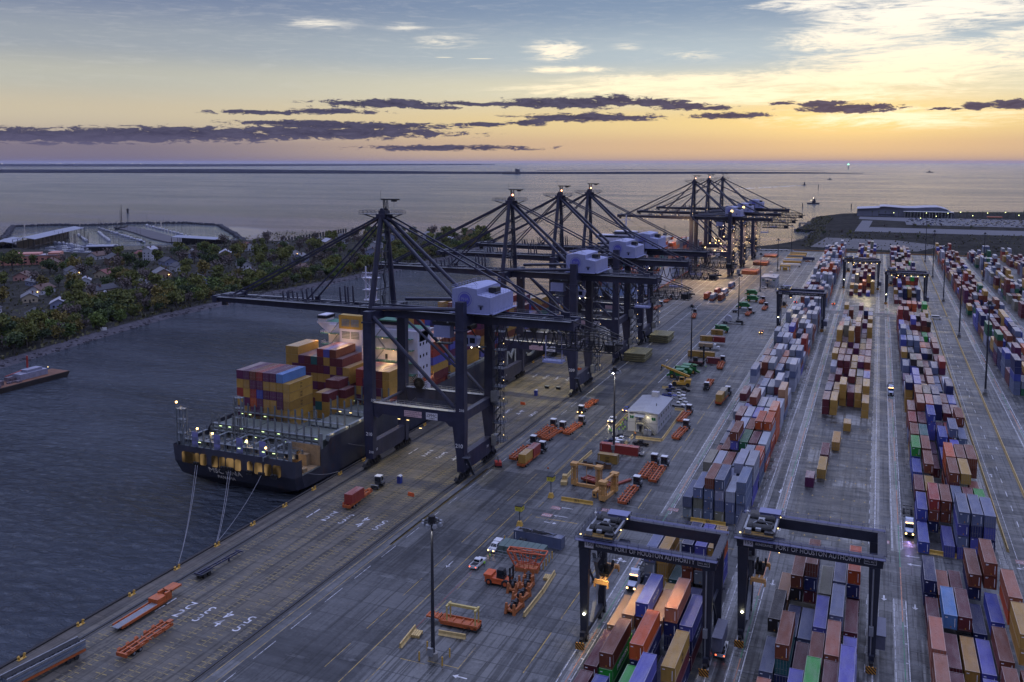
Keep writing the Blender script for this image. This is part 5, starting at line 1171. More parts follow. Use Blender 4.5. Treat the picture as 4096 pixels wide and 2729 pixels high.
for a in ((-105.9,281,-105.4,295.5,'parked by the crane rail, leftmost of three rigs abreast'),(-102.7,278.9,-101.2,293.6,'parked in the middle of three rigs abreast'),(-98.1,287.8,-97.2,303,'parked rightmost of three rigs abreast'),(-105.3,256.2,-105,274.5,'standing beside the loaded yellow and red rig'),(-100.6,251.4,-100,269.6,'carrying the yellow and red short containers'),
    (-64.5,318.4,-63.9,333,'beside the white office building, farther of the pair'),(-61.7,297.1,-60.9,312.5,'beside the white office building, nearer of the pair'),(-62.8,255.7,-62.7,271.4,'behind the stacked spreader frames, left of the pair'),(-59.3,253.6,-59.3,270.4,'behind the stacked spreader frames, right of the pair'),(-63.1,233.7,-62.8,249.8,'near the pink stop panel beside the spreader frames'),
    (-65,408.5,-66,424.6,'by the maroon container and mast truck'),(-55.6,347.8,-54.6,366.8,'carrying two brownish yellow short containers'),(-102.1,538,-104.4,556,'driving away past the floodlight mast'),(-132.4,201.9,-133.4,221,'on the wharf carrying a red short container'),(-131.5,560,-131,578,'on the wharf under the third crane'),(-131.5,592,-131,610,'on the wharf under the fourth crane'),
    (-109,617,-108.6,634,'in the loaded queue, left column'),(-104,612,-103.6,629,'in the loaded queue, second column'),(-99,615,-98.6,632,'in the loaded queue, third column'),(-101.6,676,-101.2,694,'at the head of the loaded queue'),(-106,640,-105.6,657,'in the loaded queue, second rank left'),(-100.8,640,-100.4,657,'in the loaded queue, second rank right')): rig(*a)
for a in ((-101.4,333.5,-102,316.4,'facing the camera with headlights on, near the third mast'),): rig(*a,lit=True)
rig(-64.6,384.6,-64.3,370.5,'facing the camera on the wet yard lane')
rig(-131.6,122.2,-131.9,137.9,'standing alone on the wharf in the foreground',tractor=False)
for x,y,lab in ((-73,560,'parked beside the flatbed trailer'),(-66,585,'parked far up beside the second office'),(-71,612,'parked past the combine harvesters')): rig(x,y,x+.2,y+14,lab)
def load(x,y,c,lab,L=6.4,z=1.3): rec(x-1.22,y,z,c,lab,L,1,1,True,['msc'] if c=='yellow' else [],'containers riding on trailers')
load(-132.4,202.6,'red','red short container riding a chassis trailer on the wharf'); load(-100.5,252,'yellow','brownish yellow short container at the tail of the loaded rig'); load(-100.3,258.6,'red','dull red short container behind the tractor of the loaded rig'); load(-55.5,348.4,'yellow','brownish yellow short container at the trailer tail on the wet lane'); load(-55.1,355,'olive','olive brown short container behind the tractor on the wet lane')
rr=random.Random(4)
for x,y,c in ((-109,617.5,'orange'),(-104,612.5,'grey'),(-99,615.5,'brown'),(-101.6,676.5,'steel'),(-106,640.5,'red'),(-100.8,640.5,'pale')): load(x,y,c,'%s container riding in the queue of loaded trailers'%CNAME[c],13)
# other chassis on the wharf
T=thing('lowboy_trailer','orange gooseneck trailer loaded with long grey pipes, on the wharf','trailer',(-140.9,130,0),0)
MB().box(-1.3,1.3,0,12.5,.5,.8).box(-1.35,-1.15,0,12.5,.8,1.1).box(1.15,1.35,0,12.5,.8,1.1).build('deck',ORANGE,T); MB().box(-1.2,-.7,12.3,14,.6,2.4).box(.7,1.2,12.3,14,.6,2.4).box(-1.2,1.2,13.7,17,2.0,2.4).box(-1.4,1.2,9.8,12.4,.8,2.0).build('gooseneck',ORANGE,T)
b=MB()
for k in range(5): b.tube((-.4+.36*k,-1.0,1.05),(-.4+.36*k,13,1.05),.15,6)
b.build('pipe',GALV,T); b=MB()
for x in (-1,1):
    for y in (1.4,2.8): b.wheel((x,y,.45),.45,.4,'x',10)
b.build('wheel',BLACK,T)
T=thing('container_chassis','long dark empty container chassis standing on the wharf near the rail','trailer',(-141.6,154,0),radians(-3))
b=MB()
for x in (-.45,.45): b.box(x-.1,x+.1,0,13.8,1.0,1.28)
for y in (.1,3,6,9,12,13.6): b.box(-1.2 if y in(.1,13.6) else -.6,1.2 if y in(.1,13.6) else .6,y,y+.2,1.02,1.26)
b.box(-.2,.2,10,10.2,0,1.0).build('frame',mat('dark_blue_steel',(.02,.022,.06),.5),T); b=MB()
for x in (-.95,.95):
    for y in (1.2,2.6): b.wheel((x,y,.5),.5,.55,'x',12)
b.build('wheel',BLACK,T); MB().box(-1.2,1.2,-.3,4.2,.95,1.05).build('mudguard',DARK,T)
T=thing('stacked_trailer','grey and orange flat racks stacked on a trailer at the lower left corner','trailer',(-142.4,105.5,0),radians(-7))
for z,m in ((.9,ORANGE),(1.5,GALV),(2.1,mat('blue_grey_steel',(.13,.16,.22),.5,0,.4,1)),(2.7,GALV)):
    b=MB()
    for x in (-1.25,1.05): b.box(x,x+.2,0,15.5,z,z+.5)
    for k in range(9): b.box(-1.1,1.1,.3+k*1.8,.55+k*1.8,z+.05,z+.4)
    b.build('flat_rack',m,T)
b=MB()
for k in range(8): b.tube((-.6+.18*k,0,3.3),(-.5+.16*k,15,3.3),.08,5)
b.build('pipe_bundle',DARK,T); b=MB()
for x in (-1,1):
    for y in (12,13.6): b.wheel((x,y,.5),.5,.5,'x',10)
b.build('wheel',BLACK,T); 
# ---------------------------------------------------------------- pickups, cars, vans
CARM={}
def car(x,y,rz,col,lab,kind='pickup',lit='',name=None):
    """nose along local +y"""
    key=(kind,col)
    if col not in CARM: CARM[col]=mat('car_paint_'+col,dict(white=(.62,.62,.64),silver=(.36,.37,.40),black=(.012,.012,.016),navy=(.012,.02,.07),blue=(.03,.05,.25),grey=(.14,.14,.16),orange=(.45,.12,.03),green=(.02,.08,.04))[col],.3,.1,.08,1)
    m=CARM[col]; T=thing(name or (kind+'_truck' if kind=='pickup' else kind),lab,{'pickup':'pickup truck','car':'car','van':'van'}[kind],(x,y,0),rz)
    if kind=='pickup':
        MB().prof([(-2.8,.5),(2.75,.5),(2.8,.95),(1.2,1.12),(-2.75,1.08)],-.96,.96,'x').build('body',m,T)
        MB().box(-.86,.86,-2.7,-.75,.75,.8).box(-.97,-.86,-2.8,-.7,1.08,1.2).box(.86,.97,-2.8,-.7,1.08,1.2).box(-.97,.97,-2.85,-2.75,.6,1.2).build('cargo_bed',m if lab.startswith('~') else m,T)
        MB().box(-.84,.84,-2.7,-.75,1.085,1.1).build('bed_floor',DARK,T)
        c=MB().hexa([(-.9,-.7,1.1),(.9,-.7,1.1),(.9,1.35,1.1),(-.9,1.35,1.1)],[(-.74,-.5,1.82),(.74,-.5,1.82),(.74,.65,1.82),(-.74,.65,1.82)]).build('cab',m,T)
        MB().hexa([(-.8,1.2,1.18),(.8,1.2,1.18),(.8,1.3,1.18),(-.8,1.3,1.18)],[(-.68,.66,1.76),(.68,.66,1.76),(.68,.76,1.76),(-.68,.76,1.76)]).hexa([(-.93,-.5,1.18),(-.86,-.5,1.18),(-.86,1.0,1.18),(-.93,1.0,1.18)],[(-.80,-.4,1.7),(-.72,-.4,1.7),(-.72,.6,1.7),(-.80,.6,1.7)]).hexa([(.86,-.5,1.18),(.93,-.5,1.18),(.93,1.0,1.18),(.86,1.0,1.18)],[(.72,-.4,1.7),(.80,-.4,1.7),(.80,.6,1.7),(.72,.6,1.7)]).box(-.7,.7,-.72,-.62,1.2,1.7).build('window',GLASS,c)
        hz=2.8; wy=(-1.75,1.8)
    elif kind=='car':
        MB().prof([(-2.3,.4),(2.25,.4),(2.3,.8),(1.2,.95),(-2.3,.98)],-.9,.9,'x').build('body',m,T)
        c=MB().hexa([(-.84,-1.9,.97),(.84,-1.9,.97),(.84,1.1,.95),(-.84,1.1,.95)],[(-.66,-1.5,1.5),(.66,-1.5,1.5),(.66,.25,1.5),(-.66,.25,1.5)]).build('cabin',GLASS,T); MB().box(-.64,.64,-1.4,.2,1.5,1.54).build('roof',m,c); hz=2.3; wy=(-1.4,1.4)
    else:
        MB().prof([(-2.9,.4),(2.8,.4),(2.9,1.1),(2.2,1.3),(1.7,2.2),(-2.9,2.25)],-1,1,'x').build('body',m,T)
        MB().box(-1.02,-.98,-2.4,1.5,1.35,1.95).box(.98,1.02,-2.4,1.5,1.35,1.95).hexa([(-.85,2.2,1.35),(.85,2.2,1.35),(.85,2.28,1.35),(-.85,2.28,1.35)],[(-.8,1.75,2.1),(.8,1.75,2.1),(.8,1.83,2.1),(-.8,1.83,2.1)]).build('window',GLASS,T); hz=2.9; wy=(-1.8,1.8)
    for sx in (-1,1):
        for yy in wy: MB().wheel((sx*.84,yy,.38),.38,.26,'x',10).build('wheel',BLACK,T)
        MB().box(sx*.7-.16,sx*.7+.16,hz-.06,hz+.03,.72,.92).build('headlight',L_WARM if 'h' in lit else WHITE,T)
        MB().box(sx*.78-.13,sx*.78+.13,-hz-.05,-hz+.06,.75,1.0).build('tail_light',L_RED if 't' in lit else RED,T)
    return T
T=car(-84.6,194.6,pi-.02,'white','white pickup with closed canopy and headlights on, near the orange yard gear',lit='h'); MB().box(-.92,.92,-2.75,-.72,1.2,1.9).build('canopy',CARM['white'],T)
car(-84.9,184.8,-.02,'white','white open bed pickup with tail lights on, nearest the camera',lit='t')
T=car(-25.2,168.8,.03,'white','white service pickup with gear in its bed, driving away between the gantries',lit='t'); MB().box(-.6,.6,-2.4,-1,1.1,1.5).box(-.7,-.2,-1.2,-.8,1.1,2).tube((.1,-1.6,1.1),(.1,-1.6,2.2),.08,6).build('bed_gear',DARK,T)
car(-88.2,311,pi,'white','white pickup with headlights on beside the floodlight mast',lit='h')
car(-87,326.4,pi,'blue','blue car with headlights on behind the floodlight mast','car','h')
car(-71.5,288,pi/2+.05,'black','black pickup parked alone by the ochre barrier before the office'); car(-78.5,289.3,pi/2,'white','white crew pickup with red light in front of the office'); car(-80.8,285.2,pi/2,'navy','navy pickup nosed left in front of the office'); car(-79.6,291.8,pi/2,'black','dark pickup behind the white crew pickup')
car(-71.8,280,pi/2,'black','black pickup parked behind the red container'); car(-70.8,277.6,pi/2,'white','white pickup parked close behind the red container')
for k,(x,y,c) in enumerate(((-69.9,340.5,'white'),(-69.9,345,'silver'),(-71.5,350,'silver'),(-72.8,355,'white'),(-73.6,359.5,'grey'),(-72.4,364.7,'black'),(-76,353,'blue'),(-76.6,362,'navy'))): car(x,y,-pi/2,c,'%s pickup, %s in the row parked behind the office'%(c,nth(k)))
car(-58.2,507,pi,'orange','small orange car with bright lamps driving on the wet lane','car','ht'); car(-49.8,627,0,'blue','blue car with lamps beside the western yard block','car','t'); car(-25.6,628.4,0,'orange','small orange car with lamps between the western and middle blocks','car','ht')
car(34.9,594,-pi/2,'white','white passenger van crossing the aisle by the central road','van'); car(-94.9,923,pi,'white','white car with headlights far up the apron','car','h')
car(-61,890,pi/2,'orange','orange car by the blue box at the far end','car'); car(-80.5,636,pi/2,'silver','silver car parked before the second office','car','h'); car(-76,640,pi/2,'silver','silver pickup parked before the second office'); car(-79,690,-pi/2,'white','white pickup at the left of the second office'); car(-64,694,-pi/2,'silver','silver car right of the second office','car')
# road trucks in the gantry lanes
def road_truck(x,y,lab,rz=pi,lit=True):
    T=thing('road_truck',lab,'truck',(x,y,0),rz); m=mat('truck_white',(.42,.46,.58),.35,0,.08,1)
    MB().box(-.5,.5,-6,2,.75,1.05).build('chassis',DARK,T)
    c=MB().hexa([(-1.15,-1.6,.9),(1.15,-1.6,.9),(1.15,.6,.9),(-1.15,.6,.9)],[(-1.1,-1.6,2.9),(1.1,-1.6,2.9),(1.05,.3,2.9),(-1.05,.3,2.9)]).hexa([(-1.0,.6,.8),(1.0,.6,.8),(.85,2.7,.8),(-.85,2.7,.8)],[(-1.0,.6,1.9),(1.0,.6,1.9),(.8,2.6,1.6),(-.8,2.6,1.6)]).hexa([(-1.1,-1.6,2.9),(1.1,-1.6,2.9),(.9,.1,2.9),(-.9,.1,2.9)],[(-1.0,-1.6,3.9),(1.0,-1.6,3.9),(.8,-.7,3.8),(-.8,-.7,3.8)]).build('cab',m,T)
    MB().hexa([(-1.0,.52,1.95),(1.0,.52,1.95),(1.0,.66,1.95),(-1.0,.66,1.95)],[(-.95,.3,2.75),(.95,.3,2.75),(.95,.42,2.75),(-.95,.42,2.75)]).build('windscreen',GLASS,c); MB().box(-.5,.5,2.66,2.72,.85,1.5).build('grille',DARK,c)
    MB().box(-1.0,-.62,2.6,2.7,.9,1.2).box(.62,1.0,2.6,2.7,.9,1.2).build('headlight',L_WARM if lit else WHITE,T); MB().box(-.9,.9,.0,.12,2.92,3.05).build('roof_lamp',L_AMBER,c)
    for yy in (1.6,-3.4,-4.8):
        for s in (-1,1): MB().wheel((s*.95,yy,.52),.52,.4,'x',12).build('wheel',BLACK,T)
    b=MB()
    for s in (-.45,.45): b.box(s-.09,s+.09,-17.5,-2.5,1.1,1.35)
    for k in range(6): b.box(-1.2,1.2,-17.3+k*2.8,-17.1+k*2.8,1.1,1.3)
    b.build('chassis_trailer',DARK,T); b=MB()
    for yy in (-15.6,-14.2):
        for s in (-1,1): b.wheel((s*.95,yy,.52),.52,.5,'x',10)
    b.build('trailer_wheel',BLACK,T); return T
road_truck(-47.9,188.2,'white road truck with empty chassis waiting under the front yard gantry'); road_truck(10.3,243.5,'white road truck with amber lamps and blue light at the stop line')
road_truck(7.4,391,'dark road truck with empty chassis beside the block by the central road',pi,False)
lamp('blue_road_light',(10.3,239.6,1.3),420,(.45,.3,1),'SPOT',.2,(10.3,236,0),110)
# ---------------------------------------------------------------- heavy handling machines
def forklift():
    T=thing('empty_handler','orange container fork truck with dark cab beside the orange spreader parts','forklift',(-76.4,178.4,0),-pi/2)
    MB().hexa([(-1.5,-3.2,.6),(1.5,-3.2,.6),(1.5,2.6,.6),(-1.5,2.6,.6)],[(-1.5,-3.2,1.9),(1.5,-3.2,1.9),(1.4,2.4,1.5),(-1.4,2.4,1.5)]).box(-1.5,1.5,-3.5,-1.6,1.9,2.4).build('body',mat('forklift_orange',(.55,.10,.025),.45,0,.25,1),T)
    c=MB().hexa([(-.9,-.6,1.6),(.9,-.6,1.6),(.9,1.3,1.6),(-.9,1.3,1.6)],[(-.8,-.5,3.6),(.8,-.5,3.6),(.8,1.0,3.6),(-.8,1.0,3.6)]).build('cab',DARK,T); MB().box(-.92,-.86,-.3,1,2.2,3.3).box(.86,.92,-.3,1,2.2,3.3).box(-.7,.7,1.1,1.25,2.2,3.3).build('cab_window',GLASS,c)
    MB().box(-1.1,-.8,2.6,2.95,.4,4.6).box(.8,1.1,2.6,2.95,.4,4.6).box(-1.1,1.1,2.65,2.9,4.3,4.6).box(-1.1,1.1,2.65,2.9,2.2,2.5).build('mast',DARK,T)
    for x in (-1.35,1.35):
        for y,r in ((-2.2,.75),(1.8,.9)):
            w=MB().wheel((x,y,r),r,.6,'x',14).build('wheel',BLACK,T); MB().wheel((x*1.24,y,r),r*.5,.04,'x',10).build('rim',MATS['forklift_orange'],w)
forklift()
SPO=mat('spreader_rust_orange',(.40,.13,.04),.6,0,.45,.9,0,.6)
def gear(x,y,rz,lab,first_=[None]):
    if first_[0] is None:
        T=thing('lifting_gear',lab,'lifting gear',(x,y,0),rz,'orange lifting gear parked on the apron'); b=MB()
        b.box(-1.1,1.1,-2,2,.5,.9).box(-1.2,-.85,-2.2,2.2,.2,1.1).box(.85,1.2,-2.2,2.2,.2,1.1); b.build('frame',SPO,T)
        b=MB()
        for sx in (-1,1):
            for sy in (-1,1): b.hexa([(sx*1.0-.3,sy*2-.3,0),(sx*1.0+.3,sy*2-.3,0),(sx*1.0+.3,sy*2+.3,0),(sx*1.0-.3,sy*2+.3,0)],[(sx*.9-.22,sy*1.9-.2,2.3),(sx*.9+.22,sy*1.9-.2,2.3),(sx*.9+.22,sy*1.9+.2,2.3),(sx*.9-.22,sy*1.9+.2,2.3)])
        b.build('guide_arm',SPO,T); MB().wheel((0,-.9,1.5),.7,.5,'x',12).wheel((0,.9,1.5),.7,.5,'x',12).box(-.6,.6,-.3,.3,.9,2.1).build('sheave_block',DARK,T); first_[0]=T; return T
    return tree_copy(first_[0],loc=(x,y,0),rz=rz,label=lab)
for a in ((-72.6,177.2,.2,'rusty orange lifting gear touching the fork truck mast'),(-70.0,178.6,.1,'rusty orange lifting gear right of the fork truck'),(-70.8,181.6,.3,'rusty orange lifting gear under the trapezoid frame'),(-69.3,173.6,-.15,'rusty orange lifting gear third from the front'),(-68.9,168.6,-.1,'rusty orange lifting gear nearest the camera')): gear(*a)
T=thing('trapezoid_frame','orange lattice trapezoid lifting frame standing behind the gear','lifting frame',(-73.2,187.2,0),.12); b=MB(); 
P4=lambda z,w,d:[(-w,-d,z),(w,-d,z),(w,d,z),(-w,d,z)]
lo,hi=P4(.9,2.6,1.1),P4(4.6,4.6,1.2)
for k in range(4):
    j=(k+1)%4; b.bar(lo[k],lo[j],.25).bar(hi[k],hi[j],.25).bar(lo[k],hi[k],.28).bar(lo[k],hi[j],.16)
for t in (-.6,-.2,.2,.6): b.bar((2.6*t,-1.1,.9),(4.6*t,-1.2,4.6),.16).bar((2.6*t,1.1,.9),(4.6*t,1.2,4.6),.16)
b.bar((-3.3,-1.15,2.4),(3.3,-1.15,2.4),.2).bar((-4.6,-1.2,4.6),(4.6,1.2,4.6),.16).bar((4.6,-1.2,4.6),(-4.6,1.2,4.6),.16); b.build('lattice',mat('signal_orange',(.52,.11,.04),.5,0,.3,1),T); MB().box(-2.8,2.8,-1.3,1.3,0,.9).build('stand',SPO,T)
# spreader frames stacked beside the speed-board 311
def portal(lab,x,y,rz,w,h,d,m):
    T=thing('spreader_frame',lab,'spreader frame',(x,y,0),rz)
    b=MB(); b.box(-w/2,w/2,-.35,.35,0,.9); b.build('base_beam',m,T)
    for s in (-1,1):
        b=MB(); 
        for dx in (-.6,.6):
            for dy in (-d/2,d/2): b.box(s*w/2+dx-.12,s*w/2+dx+.12,dy-.12,dy+.12,.4,h)
        for k in range(int(h/1.2)): b.bar((s*w/2-.6,-d/2,.6+k*1.2),(s*w/2+.6,-d/2,1.8+k*1.2 if 1.8+k*1.2<h else h),.12).bar((s*w/2-.6,d/2,.6+k*1.2),(s*w/2+.6,d/2,min(h,1.8+k*1.2)),.12)
        b.box(s*w/2-.8,s*w/2+.8,-d/2-.1,d/2+.1,.5,1.9).box(s*w/2-.35,s*w/2+.35,-d/2+.2,d/2-.2,1.9,h-.3); b.box(s*w/2-1,s*w/2+1,-d/2-.3,d/2+.3,h-.4,h+.4); b.build('lattice_leg',m,T)
    MB().box(-w/2,w/2,-.3,.3,h-.1,h+.35).bar((-w/2+.5,0,.9),(-w/2+.5,0,h),.12).bar((0,0,.9),(0,0,h),.12).bar((w/2-.5,0,.9),(w/2-.5,0,h),.12).box(-w/2,w/2,d/2-.2,d/2+.2,.1,.5).build('cross_beam',m,T)
    return T
PALEO=mat('pale_orange_paint',(.52,.28,.09),.6,0,.35,.8,.1,.25)
portal('tall pale orange portal frame standing in the fenced gear area',-76.6,243.6,-.04,7.6,6.6,1.6,PALEO); portal('pale orange portal frame at right angles to the tall one',-68.4,238.6,radians(82),8.0,5.6,1.6,PALEO)
b=MB(); b.box(-1.6,1.6,-5,5,.5,.9).box(-1.6,-1.2,-5,5,.9,1.2).box(1.2,1.6,-5,5,.9,1.2)
for k in range(6): b.box(-1.6,1.6,-4.6+k*1.8,-4.3+k*1.8,.9,1.1)
tag(b.build('red_spreader',mat('dull_red_steel',(.24,.05,.03),.6,0,.35,.8),loc=(-74.5,247.5,0),rz=radians(70)),'dull red spreader lying behind the tall portal frame','spreader')
tag(MB().box(-.5,.5,-3.6,3.6,.2,.7).build('red_beam',MATS['dull_red_steel'],loc=(-67.6,250.5,0),rz=radians(-28)),'slanting dull red beam at the right of the gear area','beam')
for x,y in ((-71.9,236.6),(-70.2,236.9)):
    T=thing('beam_end_block','%s ochre end block with round hole, in front of the portal frames'%('left' if x<-71 else 'right'),'lifting gear',(x,y,0),radians(-8)); MB().box(-.6,.6,-.4,3.2,1.3,2.1).box(-.6,.6,-.5,.1,.2,2.0).build('block',PALEO,T); MB().tube((0,-.52,1.0),(0,-.56,1.0),.35,12).build('hole',BLACK,T)
T=thing('crate_pair','ochre wooden crates piled at the left of the gear area','crates',(-83.6,243.6,0),.2); MB().box(-.9,.9,-1.2,1.2,0,1.0).build('crate',CREAM,T); MB().box(-.7,.7,.9,2.6,0,2.2).build('crate',CREAM,T)
# reach stacker, mast truck, combines ...
T=thing('reach_stacker','yellow reach stacker with raised boom beside the green harvesters','reach stacker',(-75.6,373.6,0),radians(96)); RY=mat('stacker_yellow',(.50,.27,.03),.4,0,.25,1)
MB().hexa([(-1.7,-4,.7),(1.7,-4,.7),(1.7,4,.7),(-1.7,4,.7)],[(-1.6,-4,2.2),(1.6,-4,2.2),(1.5,3.4,1.6),(-1.5,3.4,1.6)]).box(-1.6,1.6,-4.3,-2,2.2,2.9).build('body',RY,T); MB().bar((0,-3.6,4.0),(0,6.4,7.6),.9,.9).bar((0,2,6),(0,8.4,8.4),.65,.65).build('boom',RY,T); MB().bar((.5,1.5,1.8),(.5,3.4,6.2),.3).bar((-.5,1.5,1.8),(-.5,3.4,6.2),.3).box(-3,3,8.0,8.6,6.6,7.1).bar((0,8.4,8.4),(0,8.4,7),.4).build('spreader_head',DARK,T)
c=MB().box(-.8,.8,-1.4,.6,2.0,3.7).build('cab',RY,T); MB().box(-.82,.82,-1.2,.4,2.6,3.5).build('cab_window',GLASS,c)
for x in (-1.5,1.5):
    for y,r in ((-3,.8),(2.6,.95)): MB().wheel((x,y,r),r,.8,'x',14).build('wheel',BLACK,T)
T=thing('top_loader','dark red container top loader with tall mast before the yellow container','top loader',(-76.2,414.5,0),-pi/2); MB().box(-1.6,1.6,-4,2.5,.7,1.9).build('body',mat('dark_red_machine',(.07,.015,.02),.5),T); MB().box(-1.3,-1,2.6,3,.3,9.6).box(1,1.3,2.6,3,.3,9.6).box(-1.3,1.3,2.6,3,9.2,9.6).box(-1.3,1.3,2.6,3,5,5.3).build('mast',DARK,T); MB().box(-.8,.8,-2,0,1.9,3.8).build('cab',DARK,T); MB().box(-3.2,3.2,3.1,3.7,2.2,2.8).build('spreader',DARK,T); b=MB()
for x in (-1.4,1.4):
    for y in (-3,1.6): b.wheel((x,y,.8),.8,.7,'x',12)
b.build('wheel',BLACK,T)
def combine(x,y,rz,lab,first_=[None]):
    if first_[0] is None:
        T=thing('combine_harvester',lab,'harvester',(x,y,0),rz,'green harvesters parked on the apron')
        MB().prof([(-4,1.4),(3.2,1.1),(3.4,3.0),(1.4,3.4),(-2.8,3.5),(-4.2,2.8)],-1.5,1.5,'x').build('body',GREEN,T)
        MB().hexa([(-1.6,-2.6,3.4),(1.6,-2.6,3.4),(1.6,.6,3.4),(-1.6,.6,3.4)],[(-1.9,-2.9,4.1),(1.9,-2.9,4.1),(1.9,.9,4.1),(-1.9,.9,4.1)]).build('grain_tank',GREEN,T)
        MB().box(-1.85,1.85,-2.8,.8,4.1,4.14).build('tank_cover',mat('pale_green',(.10,.25,.14),.5),T)
        c=MB().hexa([(-1,1.6,2.2),(1,1.6,2.2),(1,3.2,2.2),(-1,3.2,2.2)],[(-.9,1.6,3.9),(.9,1.6,3.9),(.9,3.5,3.9),(-.9,3.5,3.9)]).build('cab',GLASS,T); MB().box(-1,1,1.5,3.6,3.9,4.05).build('cab_roof',GREEN,c)
        MB().tube((-1.7,-2.4,3.7),(-2.0,2.6,3.9),.22,8).build('unloading_auger',GREEN,T)
        MB().hexa([(-.6,3.2,.9),(.6,3.2,.9),(.9,4.8,.5),(-.9,4.8,.5)],[(-.6,3.2,1.8),(.6,3.2,1.8),(.9,4.8,1.2),(-.9,4.8,1.2)]).build('feeder_house',GREEN,T)
        for sx in (-1,1):
            for yy,r in ((2.1,1.0),(-2.9,.65)):
                w=MB().wheel((sx*1.6,yy,r),r,.65,'x',16).build('wheel',BLACK,T); MB().wheel((sx*1.95,yy,r),r*.55,.05,'x',12).build('rim',YELLOW,w)
        first_[0]=T; return T
    return tree_copy(first_[0],loc=(x,y,0),rz=rz,label=lab)
for a in ((-79.8,386.4,pi/2,'green harvester behind the yellow boom, nearest the camera'),(-78.6,392.2,pi/2,'green harvester second in the near pair'),(-76.8,397.4,-pi/2,'green harvester third, behind the near pair'),(-79.2,501.3,pi/2,'green harvester alone beside the flat trailer and white reel'),(-78.0,621.8,pi/2,'green harvester in front of the second office, right'),(-79.4,590,pi/2,'green harvester on the far flat trailer'),(-82,650,pi/2,'green harvester nearest the second office wall')): combine(*a)
def yardbox(x,y,c,lab,L=13,rz=-pi/2,z=1.2,tx=None):
    q=dict(x=x,y=y,z=z,c=c,lab=lab,L=L,sx=1,sz=1,door=False,txt=[],grp='containers parked on the apron',rz=rz); o=place_container(q,lab)
    if tx: ctext(tx,o,L,False)
    return o
yardbox(-84.2,433.6,'yellow','long yellow container on the apron by the second floodlight mast',13,-pi/2,.2,'msc'); yardbox(-84.7,468.6,'yellow','short yellow container end to end with a red one on the apron',6.4,-pi/2,1.2,'msc'); yardbox(-78.2,468.6,'red','short dull red container end to end with the yellow one',6.4); yardbox(-82.6,489,'yellow','single short yellow container before the lone green harvester',6.4,-pi/2,1.0,'msc'); yardbox(-73.2,422.4,'maroon','small maroon container behind the top loader',6.4,-pi/2,0)
yardbox(-82.4,278.6,'red','long dull red container, rusty roofed, at the edge of the gear area',15.0 if False else 13,-pi/2-.02,0); yardbox(-80,268.2,'yellow','short yellow container in front of the long red one',6.4,-pi/2,0,'msc')
yardbox(-82.2,203.4,'steel','blue grey container with black cables on its roof, near the foreground',13,-pi/2-.06,0)
cb=MB(); rr=random.Random(8)
for k in range(26):
    y=201.4+rr.uniform(-.4,.4); x=-81.6+rr.uniform(0,8); cb.path([(x+t*rr.uniform(.8,1.1),y+rr.uniform(-.5,.5)-t*.05,3.0+rr.uniform(0,.35)) for t in range(4)],.09,5)
tag(cb.build('cable_heap',BLACK),'heap of black cables on the roof of the blue grey container','cables')
T=thing('generator_set','small yellow and black machine in front of the blue grey container','generator',(-78.6,199.2,0),.0); MB().box(-1.6,.2,-.7,.7,.4,1.6).ball((-1,0,1.6),.5,8,5).build('engine',DARK,T); MB().box(-1.8,2.2,-.8,.8,0,.35).box(.6,2.2,-.7,.7,.35,.9).build('skid',YELLOW,T)
bx=None
for k in range(7):
    lab='grey green bin, %s from the left in the row behind the orange frame'%nth(k)
    if bx is None: b=MB(); b.box(-.72,.72,-2.3,2.3,0,1.9).box(-.76,.76,-2.35,2.35,1.9,2.02); bx=tag(b.build('storage_bin',mat('bin_grey_green',(.09,.13,.12),.6,0,.2,.8),loc=(-82.4,195.2,0)),lab,'bin','grey green storage bins')
    else: tree_copy(bx,loc=(-82.4+1.62*k,195.2+.0*k,0),label=lab)
fe=MB()
for z in (.3,1.0,1.7): fe.bar((-84.6,191,z),(-72,190.2,z),.1).bar((-84.6,191,z),(-84.4,200,z),.07)
for k in range(8): fe.box(-84.6+k*1.8-.05,-84.6+k*1.8+.05,190.9-k*.1,191-k*.1,0,1.8)
tag(fe.build('rail_fence',GALV),'grey pipe rail fence around the storage bins','fence')
# boards on posts
def board(x,y,h,txt,lab):
    T=thing('number_post',lab,'sign post',(x,y,0)); MB().tube((0,0,1.2),(0,0,h-.7),.12,8).build('post',STEEL2,T); MB().taper(0,0,0,1.3,1.5,1.5,.9,.9).build('base',YELLOW,T)
    b=MB().box(-.95,.95,-.95,.95,h-1.3,h-.1).build('lamp_box',mat('board_yellow',(.55,.48,.05),.5,0,.1,1),T); MB().box(-1.0,1.0,-1.0,1.0,h-.1,h+.1).build('cap',DARK,b)
    lettering(txt,TEXTB,(0,-.97,h-.7),SOUTH,.85,b,'board_number'); lettering(txt,TEXTB,(.97,0,h-.7),EAST,.85,b,'board_number'); return T
board(-84.4,210.1,5.6,'411','yellow numbered light box 411 on a slim post'); T=board(-83.6,232.1,6.3,'311','yellow numbered light box 311 with whip aerial'); MB().tube((-.9,0,6.3),(-.9,0,8.6),.05,5).build('aerial',GALV,T); MB().box(-1.1,-.7,-.1,.1,8.2,8.7).build('flag',ORANGE,T)
